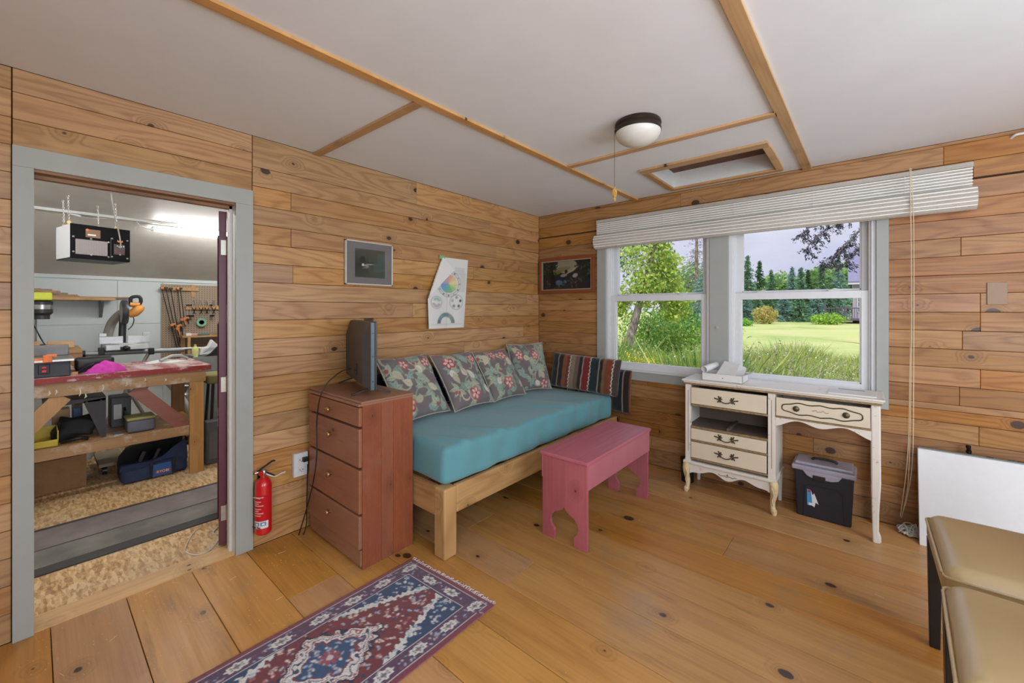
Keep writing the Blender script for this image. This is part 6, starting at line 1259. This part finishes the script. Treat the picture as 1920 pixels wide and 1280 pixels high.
def chain(a, b, r=.0042, L=.016):
    a, b = Vector(a), Vector(b); n = int((b - a).length / (L * .72)); m = MB(); d = (b - a).normalized()
    for k in range(n):
        c = a + d * ((k + .5) * L * .72); pts = []
        for q in range(9): t = q / 8 * 2 * math.pi; pts.append((r * math.cos(t), L / 2 * math.sin(t)))
        ax = Vector((1, 0, 0)) if k % 2 else Vector((0, 1, 0)); m.tube([c + ax * p[0] + d * p[1] for p in pts], .0013, 4, cap=False)
    return m
for k, (u_, dx_) in enumerate(((.02, -.05), (.10, -.26), (.68, -.26), (.80, -.05))):
    yy_ = y0_ + u_ * W_; c0 = Vector((fxp + dx_, yy_, z1_ - .002))
    hk = child(MB().lathe([(.010, -.002), (.010, .002), (.007, .002), (.007, -.002), (.010, -.002)], c0 + Vector((0, 0, .012)), 12, rot_m(0, math.pi / 2)), 'eye_bolt', brass, af, smooth=60)
    child(chain(c0 + Vector((0, 0, .018)), (c0.x, c0.y - .004, WCZ)), 'chain', M['steel'], af)
af.rotation_euler.z = math.radians(11)
o = MB().tube(spline([P(206, 352, -1.3), P(211, 380, -1.35), P(216, 410, -1.42), P(222, 432, -1.5), P(226, 455, -1.53), (fxp + .006, fq(.90, .40)[0], fq(.9, .4)[1])]) , .004, 6).build('filter_cord', plain('grey_flex', (150, 148, 146), .5), smooth=60); tag(o, 'grey power flex running down to the air filter', 'cord')
# ---- tube lights
em = NT('lit_tube'); em.set(col=(1, 1, 1), emis=(1, .98, .95), est=58); em = em.m
lfix = empty('shop_light', (-2.3, -2.3, WCZ - .05), 0, 'lit white tube lamp below the sloping workshop ceiling', 'lamp')
la, lb_ = P(285, 430, -2.26), P(403, 443, -2.26)
child(MB().tube([la, lb_ + (lb_ - la) * 1.2], .013, 12), 'tube', em, lfix, smooth=60); child(MB().tube([la - (lb_ - la) * .02, la + (lb_ - la) * .03], .015, 12), 'end_cap', M['white'], lfix, smooth=60)
child(MB().bar(la + Vector((.0, 0, .022)), lb_ + (lb_ - la) * 1.2 + Vector((0, 0, .022)), .03, .012), 'housing', M['white'], lfix)
lf2 = empty('shop_light', (-2.1, -2.0, WCZ - .03), 0, 'second lit tube lamp nearest the top of the door', 'lamp')
l2a, l2b = P(352, 428, -2.10), P(412, 437, -2.10); child(MB().tube([l2a, l2b + (l2b - l2a) * 3], .013, 12), 'tube', em, lf2, smooth=60); child(MB().bar(l2a + Vector((.0, 0, .02)), l2b + (l2b - l2a) * 3 + Vector((0, 0, .02)), .03, .010), 'housing', M['white'], lf2)
lf3 = empty('shop_light', (-1.2, -3.9, WCZ - .03), 0, 'added unseen tube lamp on the workshop ceiling left of the doorway view', 'lamp')  # extra lamp out of view, added to brighten the workshop
child(MB().tube([(-1.9, -3.85, WCZ - .04), (-.7, -3.85, WCZ - .04)], .014, 12), 'tube', em, lf3, smooth=60); child(MB().box(-1.95, -.65, -3.88, -3.82, WCZ - .022, WCZ - .0005), 'housing', M['white'], lf3)
lf4 = empty('shop_light', (-.62, -2.9, WCZ - .03), 0, 'added unseen tube lamp brightening the workshop, just inside the doorway', 'lamp')  # added out of sight to light the workshop from the front
child(MB().tube([(-.62, -3.6, WCZ - .04), (-.62, -2.1, WCZ - .04)], .014, 12), 'tube', em, lf4, smooth=60); child(MB().box(-.65, -.59, -3.65, -2.05, WCZ - .022, WCZ - .0005), 'housing', M['white'], lf4)
o = MB().tube(spline([P(62, 395, -2.25), P(72, 390, -2.24), P(100, 392, -2.24), P(135, 399, -2.24), P(160, 408, -2.24), P(200, 409, -2.24), P(240, 408, -2.24), P(255, 415, -2.24), P(265, 425, -2.25), P(282, 430, -2.26)]), .004, 6).build('lamp_flex', M['white'], smooth=60); tag(o, 'white flex sagging along the ceiling to the tube lamp', 'cord')
q = P(141, 403, -2.23); o = MB().bar(q + Vector((0, -.03, .008)), q + Vector((0, .03, -.006)), .022, .016).build('socket_block', M['white'], bevel=.003); tag(o, 'small white socket block on the ceiling flex', 'socket')
# ================================================================== OUTDOORS
FWD = Vector((-SS, CC, 0)); RGT = Vector((CC, SS, 0)); GZ = -.45
def W(px, d, py=None, z=None):
    p = CAM + FWD * d + RGT * ((px - 960) / F * d)
    p.z = z if z is not None else (CAM.z - (py - CY) / F * d if py is not None else GZ)
    return p
def leafmat(name, tr=.35, rough=.6):
    n = NT(name); c = n.attr(); n.set(col=c, rough=rough, spec=.2); t = n.n('ShaderNodeBsdfTranslucent'); n.l(c, t.inputs[0]); mx = n.n('ShaderNodeMixShader'); mx.inputs[0].default_value = tr
    n.l(n.b.outputs[0], mx.inputs[1]); n.l(t.outputs[0], mx.inputs[2]); n.l(mx.outputs[0], n.o.inputs[0]); return n.m
M['leaf'] = leafmat('leaves'); M['grass'] = leafmat('grass_blades', .3)
def quads(name, V, C, mat, parent=None):
    """V (n,4,3), C (n,3) linear"""
    n = len(V); me = bpy.data.meshes.new(name); me.vertices.add(n * 4); me.vertices.foreach_set('co', V.astype(np.float32).ravel())
    me.loops.add(n * 4); me.loops.foreach_set('vertex_index', np.arange(n * 4, dtype=np.int32)); me.polygons.add(n); me.polygons.foreach_set('loop_start', np.arange(0, n * 4, 4, dtype=np.int32)); me.polygons.foreach_set('loop_total', np.full(n, 4, np.int32)); me.update(calc_edges=True)
    a = me.color_attributes.new('Col', 'FLOAT_COLOR', 'POINT'); cc = np.ones((n * 4, 4), np.float32); cc[:, :3] = np.repeat(C, 4, axis=0); a.data.foreach_set('color', cc.ravel())
    return link(name, me, mat, parent)
def leafcloud(P_, size, cols, dirs=None, asp=.55):
    n = len(P_); a = rng.normal(size=(n, 3)) if dirs is None else dirs + rng.normal(size=(n, 3)) * .35
    a /= np.linalg.norm(a, axis=1, keepdims=True); b = np.cross(a, rng.normal(size=(n, 3))); b /= np.linalg.norm(b, axis=1, keepdims=True) + 1e-9
    s = (size * rng.uniform(.6, 1.3, n))[:, None]
    V = np.stack([P_ - a * s, P_ - b * s * asp, P_ + a * s, P_ + b * s * asp], 1)
    cl = np.array([s2l(c) for c in cols]); k = rng.integers(0, len(cl), n); C = cl[k] * rng.uniform(.75, 1.25, (n, 1)); return V, np.clip(C, 0, 1)
# ---- ground
lw = NT('lawn_grass'); p = lw.pos(); f = lw.noise(p, .22, 4); f2 = lw.noise(p, 3.5, 4, .7); c = lw.ramp(lw.math('ADD', lw.math('MULTIPLY', f, .7), lw.math('MULTIPLY', f2, .3)), [(.30, s2l((134, 156, 72))), (.5, s2l((172, 182, 104))), (.68, s2l((192, 180, 130)))]); lw.set(col=c, rough=.9); lw = lw.m
g = MB().add([(-90, .2, GZ), (90, .2, GZ), (90, 22, GZ), (-90, 22, GZ), (90, 120, GZ + .9), (-90, 120, GZ + .9)], [(0, 1, 2, 3), (3, 2, 4, 5)]).build('lawn', lw); tag(g, 'sunlit green lawn outside the windows', 'ground', kind='structure')
ph = NT('dry_track'); p = ph.pos(); ph.set(col=ph.mix(ph.noise(p, 1.2, 5, .7), s2l((150, 158, 84)), s2l((198, 172, 128))), rough=.95); ph = ph.m
pts = [(W(1380, 30), 1.2), (W(1440, 27), 1.5), (W(1500, 25), 1.7), (W(1570, 22), 1.6), (W(1660, 19), 1.5)]
m = MB(); vv = []
for q, wd in pts: d = Vector((.7, -.72, 0)); vv += [q + Vector((-.5, .86, 0)) * wd + Vector((0, 0, .03)), q - Vector((-.5, .86, 0)) * wd + Vector((0, 0, .03))]
m.add(vv, [(2 * i, 2 * i + 1, 2 * i + 3, 2 * i + 2) for i in range(len(pts) - 1)]); m.add([v - Vector((0, 0, .3)) for v in vv], [(2 * i + 2, 2 * i + 3, 2 * i + 1, 2 * i) for i in range(len(pts) - 1)])
o = m.build('track', ph); tag(o, 'dry pale track crossing the lawn', 'path', kind='structure')
# ---- meadow
def meadow(name, n, pxr, dr, hr, cols, lab, wdt=.006, lean=.35):
    px = rng.uniform(*pxr, n); d = dr[0] + (dr[1] - dr[0]) * rng.random(n) ** .8; base = np.stack([np.array(CAM)[0] + FWD.x * d + RGT.x * (px - 960) / F * d, np.array(CAM)[1] + FWD.y * d + RGT.y * (px - 960) / F * d, np.full(n, GZ)], 1)
    keep = base[:, 1] > 1.3; base = base[keep]; n = len(base); h = rng.uniform(*hr, n) * (.7 + .5 * np.sin(base[:, 0] * 1.7) * np.cos(base[:, 1] * 1.3) ** 2); tip = base + np.stack([rng.normal(0, lean, n) * h, rng.normal(0, lean, n) * h, h], 1)
    side = np.stack([rng.normal(size=n), rng.normal(size=n), np.zeros(n)], 1); side /= np.linalg.norm(side, axis=1, keepdims=True); side *= wdt * rng.uniform(.6, 1.6, (n, 1)); mid = base * .45 + tip * .55 + np.array([0, 0, .04])
    V = np.stack([base - side * .5, mid - side, tip, mid + side], 1); cl = np.array([s2l(c) for c in cols]); C = cl[rng.integers(0, len(cl), n)] * rng.uniform(.75, 1.2, (n, 1))
    return V, C, tip
g1 = [(140, 172, 62), (168, 186, 84), (110, 152, 60), (186, 196, 112), (96, 140, 70), (150, 170, 100)]; g2 = [(184, 196, 92), (160, 184, 70), (200, 204, 130), (140, 172, 72), (206, 200, 150), (128, 160, 84)]
V1, C1, t1 = meadow('', 26000, (1090, 1360), (3.6, 11), (.45, 1.15), g1, '', .012); V2, C2, t2 = meadow('', 32000, (1395, 1760), (4.2, 11), (.35, .85), g2, '', .008); V3, C3, t3 = meadow('', 500, (1380, 1700), (3.4, 7), (.75, 1.25), [(128, 150, 84), (112, 130, 90), (150, 160, 100)], '', .005, .16)
Vf, Cf = leafcloud(t2[rng.integers(0, len(t2), 5200)], .017, [(236, 234, 216), (214, 208, 200), (190, 176, 180), (150, 130, 140)]); Vg, Cg = leafcloud(t1[rng.integers(0, len(t1), 2600)], .02, [(226, 226, 196), (190, 200, 150), (214, 210, 190), (150, 170, 110)]); Vh, Ch = leafcloud(np.repeat(t3, 4, 0) + rng.normal(0, .02, (len(t3) * 4, 3)), .014, [(120, 96, 96), (170, 150, 150), (206, 200, 190), (96, 110, 70)])
Vw, Cw = leafcloud(V1.mean(1)[rng.integers(0, len(V1), 16000)] + rng.normal(0, .03, (16000, 3)), .032, g1)
Vx, Cx = leafcloud(V2.mean(1)[rng.integers(0, len(V2), 9000)] + rng.normal(0, .02, (9000, 3)), .02, g2)
o = quads('meadow_grass', np.concatenate([V1, V2, V3, Vf, Vg, Vh, Vw, Vx]), np.concatenate([C1, C2, C3, Cf, Cg, Ch, Cw, Cx]), M['grass']); tag(o, 'tall wild meadow grass and flowers close outside the windows', 'grass', kind='stuff')
# ---- trees
bark = NT('bark'); p = bark.obj(); bark.set(col=bark.mix(bark.rng(bark.noise(bark.mapping(p, (5, 5, 1.6)), 3, 5, .7), .4, .65), s2l((88, 74, 70)), s2l((168, 156, 144))), rough=.9); bark.bump(bark.noise(p, 18, 4), .6, .02); bark = bark.m
def leafy(name, base, h, blobs, n, size, cols, lab, trunk=None, tr=.1, group=None, cat='tree'):
    """blobs: (offset, radii, weight)"""
    t = empty(name, base, 0, lab, cat, group); pts = []
    for (c, r, wt) in blobs:
        k = int(n * wt); v = rng.normal(size=(k, 3)); v /= np.linalg.norm(v, axis=1, keepdims=True); q = (rng.random(k) ** .45)[:, None]; pts.append(np.array(c) + v * q * np.array(r) * (1 + .25 * np.sin(v * 7).sum(1, keepdims=True) / 3))
    P_ = np.concatenate(pts); V, C = leafcloud(P_, size, cols); quads('foliage', V, C, M['leaf'], t)
    tk = trunk or [(0, 0, 0), (0, 0, h * .5), (.1, 0, h * .85)]; MB().tube(spline(tk, 4), tr, 8, radii=[tr * (1 - .7 * i / (4 * (len(tk) - 1))) for i in range(4 * (len(tk) - 1) + 1)]).build('trunk', bark, t, smooth=60); return t
def conifer(name, base, h, wd, cols, lab, nb=240, q=12, size=.22, group='conifers in the tree line', bare=0, asp=.3):
    t = empty(name, base, 0, lab, 'tree', group); k = nb; z = h * (.04 + .96 * rng.random(k) ** .9); L = wd * 1.15 * (1 - z / h) ** 1.1 * rng.uniform(.55, 1.2, k) + .05; a = rng.uniform(0, 2 * np.pi, k)
    s = np.tile(np.linspace(.1 + .3 * bare, 1, q), (k, 1)) ; r = s * L[:, None]; x = np.cos(a)[:, None] * r; y = np.sin(a)[:, None] * r; zz = z[:, None] - .32 * r * s + .10 * r
    P_ = np.stack([x, y, zz], 2).reshape(-1, 3) + rng.normal(0, size * .35, (k * q, 3)); dirs = np.stack([np.cos(a), np.sin(a), -.25 * np.ones(k)], 1); V, C = leafcloud(P_, size * (.45 + .55 * np.clip(1.5 * (1 - np.repeat(z, q) / h), 0, 1)), cols, np.repeat(dirs, q, 0), asp); quads('foliage', V, C, M['leaf'], t)
    MB().tube([(0, 0, -.1), (0, 0, h * .6), (0, 0, h)], .1, 7, radii=[h * .018, h * .01, .02]).build('trunk', bark, t, smooth=60); return t
yg = [(158, 182, 70), (132, 168, 58), (178, 192, 92), (108, 148, 62), (150, 176, 92)]; dg = [(92, 134, 100), (108, 150, 112), (126, 164, 124), (76, 116, 92), (144, 176, 134)]; bgc = [(112, 152, 140), (130, 168, 156), (96, 134, 124), (150, 182, 168)]; lg = [(152, 186, 108), (134, 172, 102), (172, 196, 118), (118, 158, 96)]
b = W(1168, 11.5)
lt = leafy('leaning_tree', b, 5, [((.5, .45, 2.3), (.6, .6, .6), .24), ((.85, .75, 2.9), (.5, .5, .75), .26), ((1.1, .95, 1.9), (.5, .5, .6), .22), ((-.1, -.1, 1.9), (.4, .4, .45), .12), ((.75, .65, 3.8), (.35, .35, .6), .10), ((.2, .2, 3.2), (.5, .5, .6), .06)], 7500, .055, [(186, 204, 90), (160, 190, 74), (200, 212, 112), (136, 172, 76), (176, 196, 110)], 'leafy tree with a leaning grey trunk outside the left window', trunk=[(-.05, -.05, -.2), (.08, .06, .55), (.22, .18, 1.2), (.36, .30, 1.9), (.55, .48, 2.8), (.75, .6, 3.9)], tr=.17)
leafy('broadleaf_tree', W(1150, 19), 8, [((.4, .3, 5.2), (2.0, 2.0, 2.2), .6), ((1.4, 1.3, 6.8), (1.6, 1.6, 1.5), .4)], 5200, .075, [(70, 96, 66), (92, 116, 82), (58, 80, 60), (120, 140, 90)], 'dark leaved tree at the far left edge of the left window', tr=.14)
leafy('shrub', W(1215, 13.5), 1.6, [((0, 0, .9), (1.0, 1.0, .9), .6), ((.9, .8, .8), (.8, .8, .75), .4)], 4200, .055, [(124, 166, 72), (150, 184, 84), (100, 146, 76), (168, 190, 100)], 'light green shrub under the leaning tree', tr=.04, cat='shrub')
leafy('shrub', W(1268, 15), 2.0, [((0, 0, 1.0), (.95, .95, 1.1), 1)], 3200, .06, [(64, 128, 70), (84, 148, 84), (52, 108, 66), (110, 160, 90)], 'dense darker green shrub right of the leaning tree', tr=.04, cat='shrub')
gold_ = np.array([W(1195, 7.5, z=.35), W(1222, 7.2, z=.32), W(1208, 7.3, z=.22)]); P_ = np.concatenate([g_ + rng.normal(0, .09, (130, 3)) * np.array([1.3, 1.3, .8]) for g_ in gold_]); Vy, Cy = leafcloud(P_, .022, [(232, 206, 40), (214, 190, 50), (240, 220, 90)])
gr_ = empty('goldenrod', W(1208, 7.3), 0, 'clump of yellow goldenrod flowers in the left window', 'flowers'); q_ = quads('blossom', Vy, Cy, M['leaf'], gr_); q_.matrix_parent_inverse = Matrix.Translation(gr_.location).inverted()
sm = MB()
for k in range(14): a_ = Vector(P_[k * 27]); sm.tube([(a_.x, a_.y, GZ), tuple(a_)], .006, 5)
child(sm, 'stems', plain('stem_green', (110, 140, 60), .7), gr_)
conifer('dead_spruce', W(1306, 27), 9.5, 1.9, [(130, 122, 124), (150, 144, 140), (112, 104, 108), (104, 118, 100)], 'greyish half bare spruce at the right of the left window', 200, 14, .13, bare=.2, asp=.16)
conifer('blue_spruce', W(1322, 22), 4.4, 1.9, bgc, 'blue green spruce beside the mullion in the left window', 260, 14, .13)
ordn = ['first', 'second', 'third', 'fourth', 'fifth', 'sixth', 'seventh', 'eighth', 'ninth', 'tenth', 'eleventh', 'twelfth']
line = [(1385, 52, 462), (1402, 50, 478), (1424, 54, 488), (1446, 58, 505), (1485, 56, 500), (1502, 50, 500), (1515, 55, 506), (1540, 52, 494), (1572, 58, 480), (1360, 45, 470)]
for k, (px, d, py) in enumerate(sorted(line)):
    h = CAM.z - (py - CY) / F * d - GZ - .25; b = W(px, d, z=GZ + .15); conifer('spruce', b, h, h * .27, [dg, bgc, dg, [(76, 112, 74), (96, 130, 84), (62, 96, 66)]][k % 4], 'dark spruce in the far tree line, %s from the mullion' % ordn[k], 220, 12, .26)
low = [(1395, 46, 545), (1420, 47, 552), (1470, 47, 548), (1500, 46, 552), (1530, 47, 545), (1555, 48, 555)]
for k, (px, d, py) in enumerate(low):
    h = CAM.z - (py - CY) / F * d - GZ; conifer('young_spruce', W(px, d, z=GZ + .1), h, h * .42, [bgc, dg][k % 2], 'low bushy spruce at the lawn edge, %s from the mullion' % ordn[k], 170, 12, .22, 'young spruces at the lawn edge')
for k, (px, d, py, rx) in enumerate(((1458, 60, 512, 2.6), (1530, 62, 505, 3.4), (1562, 64, 496, 4.0), (1590, 66, 488, 4.5), (1290, 50, 500, 3.5), (1625, 62, 500, 4))):
    zt_ = CAM.z - (py - CY) / F * d - GZ; leafy('broadleaf_tree', W(px, d, z=GZ + .2), zt_, [((0, 0, zt_ * .62), (rx, rx, zt_ * .38), .65), ((rx * .5, rx * .4, zt_ * .42), (rx * .8, rx * .8, zt_ * .3), .35)], 2600, .28, [lg, [(112, 150, 76), (140, 168, 88), (92, 132, 70)]][k % 2], 'round green broadleaf tree in the far tree line, %s of six' % ordn[k], tr=.25, group='broadleaf trees in the tree line')
leafy('shrub', W(1434, 42, z=GZ + .15), 2, [((0, 0, .95), (1.15, 1.15, .95), 1)], 1800, .11, [(190, 186, 108), (206, 192, 120), (166, 172, 90), (196, 170, 110)], 'round pale yellow shrub on the far side of the lawn', tr=.05, cat='shrub')
leafy('shrub', W(1552, 40, z=GZ + .15), 1.4, [((0, 0, .6), (1.5, 1.5, .6), 1)], 1500, .11, [(150, 190, 66), (170, 206, 84), (128, 170, 66)], 'bright green shrub beside the house deck', tr=.05, cat='shrub')
leafy('shrub', W(1392, 38, z=GZ + .12), 1, [((0, 0, .35), (.9, .9, .38), 1)], 700, .1, [(120, 176, 70), (140, 190, 84)], 'low green shrub beside the mullion in the right window', tr=.04, cat='shrub')
# ---- near conifer on the right whose branches hang into view
hb = empty('larch_tree', W(1990, 9.5), 0, 'dark conifer branches hanging into the top of the right window', 'tree')
tb = W(1990, 9.5); child(MB().tube([tb, tb + Vector((0, 0, 4)), tb + Vector((0, 0, 9))], .2, 10, radii=[.24, .18, .08]), 'trunk', bark, hb, smooth=60)
dk_n = [(62, 62, 76), (78, 78, 92), (52, 56, 62), (92, 96, 104)]
def hang(pts, nsub, lab='branch', dens=40):
    sp = spline([W(a, d, b) for a, b, d in pts], 6); br = child(MB().tube(sp, .012, 6, radii=[.03 * (1 - .85 * i / (len(sp) - 1)) for i in range(len(sp))]), lab, bark, hb, smooth=60); P_ = []; D_ = []
    for k in range(nsub):
        i = int(len(sp) * (.25 + .75 * k / nsub)) % len(sp); p = sp[i]; sg = 1 if k % 2 else -1
        d = (Vector((RGT.x * sg * .5, RGT.y * sg * .5, -.5)) + Vector(rng.normal(0, .3, 3))).normalized(); L = rng.uniform(.12, .34)
        for q in range(dens): t_ = q / dens; P_.append(p + d * L * t_ + Vector(rng.normal(0, .026, 3))); D_.append(d)
    V, C = leafcloud(np.array([list(v) for v in P_]), .036, dk_n, np.array([list(v) for v in D_]), .28); o = quads('needles', V, C, M['leaf'], br)
    return br
hang([(1990, 330, 9.4), (1720, 345, 9.0), (1610, 395, 8.8), (1560, 425, 8.7), (1530, 445, 8.6), (1510, 470, 8.6)], 26); hang([(1990, 360, 9.5), (1700, 380, 9.2), (1622, 425, 9.0), (1590, 455, 9.0), (1568, 478, 8.9), (1545, 500, 8.9)], 34); hang([(1990, 300, 9.2), (1650, 360, 8.6), (1570, 400, 8.4), (1520, 425, 8.3), (1495, 445, 8.3)], 16); hang([(1990, 380, 9.5), (1720, 400, 9.3), (1640, 440, 9.2), (1600, 475, 9.2), (1585, 498, 9.1)], 22)
# ---- neighbouring house
HO = W(1590, 44); HF = (HO - CAM); HF.z = 0; HF.normalize(); HR = Vector((HF.y, -HF.x, 0))
hs = empty('house', W(1640, 46), 0, 'grey neighbouring house with slate roof and white windows', 'house')
def hf(a, z, d): q = HO + HR * a + HF * d; q.z = z; return q
def hex_(pts): return MB().add(pts, [(0, 1, 2, 3), (7, 6, 5, 4), (0, 4, 5, 1), (1, 5, 6, 2), (2, 6, 7, 3), (3, 7, 4, 0)])
def HB(a0, a1, z0, z1, d0, d1):
    f = hf; return hex_([f(a0, z0, d0), f(a1, z0, d0), f(a1, z0, d1), f(a0, z0, d1), f(a0, z1, d0), f(a1, z1, d0), f(a1, z1, d1), f(a0, z1, d1)])
sid = plain('house_siding', (168, 160, 168), .8, var=.06); slate = NT('slate_roof'); p = slate.obj(); slate.set(col=slate.mix(slate.noise(slate.mapping(p, (2, 2, 9)), 2, 4, .7), s2l((104, 102, 128)), s2l((140, 138, 162))), rough=.8); slate = slate.m
E0, R0, kk = 4.15, 8.2, 1.31      # eaves, ridge
child(HB(.4, 11, GZ, E0, .6, 8), 'wall', sid, hs)
child(hex_([hf(0, E0 - .1, 0), hf(11.5, E0 - .1, 0), hf(11.5, R0 - .15, 4.3), hf(0, R0 - .15, 4.3), hf(0, E0 + .1, 0), hf(11.5, E0 + .1, 0), hf(11.5, R0 + .05, 4.3), hf(0, R0 + .05, 4.3)]), 'roof', slate, hs)
child(hex_([hf(0, E0 - .1, 8.6), hf(11.5, E0 - .1, 8.6), hf(11.5, R0 - .15, 4.3), hf(0, R0 - .15, 4.3), hf(0, E0 + .1, 8.6), hf(11.5, E0 + .1, 8.6), hf(11.5, R0 + .05, 4.3), hf(0, R0 + .05, 4.3)]), 'roof', slate, hs)
child(HB(0, 11.5, E0 - .25, E0 - .1, -.03, .1), 'eaves_board', M['whitepaint'], hs)
dpn = plain('dark_pane', (110, 118, 130), .1)
for (a0, a1) in ((.75, 2.1), (2.9, 4.2)):
    wn_ = child(HB(a0, a1, .9, 2.7, .52, .6), 'window', M['whitepaint'], hs)
    for i in range(2):
        for j in range(3): q0 = a0 + .1 + i * (a1 - a0 - .1) / 2; sub(HB(q0, q0 + (a1 - a0 - .3) / 2, 1.0 + j * .55, 1.45 + j * .55, .49, .53), 'pane', dpn, wn_)
dkm_ = plain('deck_timber', (84, 78, 90), .7); A0_ = -1.9
child(HB(A0_, A0_ + 8, .12, .30, -3.5, .6), 'deck', dkm_, hs); child(HB(A0_, A0_ + 8, 1.32, 1.42, -3.5, -3.42), 'top_rail', dkm_, hs)
for k in range(3): child(HB(A0_ + k * 1.6, A0_ + k * 1.6 + .12, GZ, 1.5 if k else 2.1, -3.55, -3.42), 'post', dkm_, hs)
for k in range(24): child(HB(A0_ + .18 + k * .2, A0_ + .23 + k * .2, .30, 1.33, -3.5, -3.44), 'baluster', dkm_, hs)
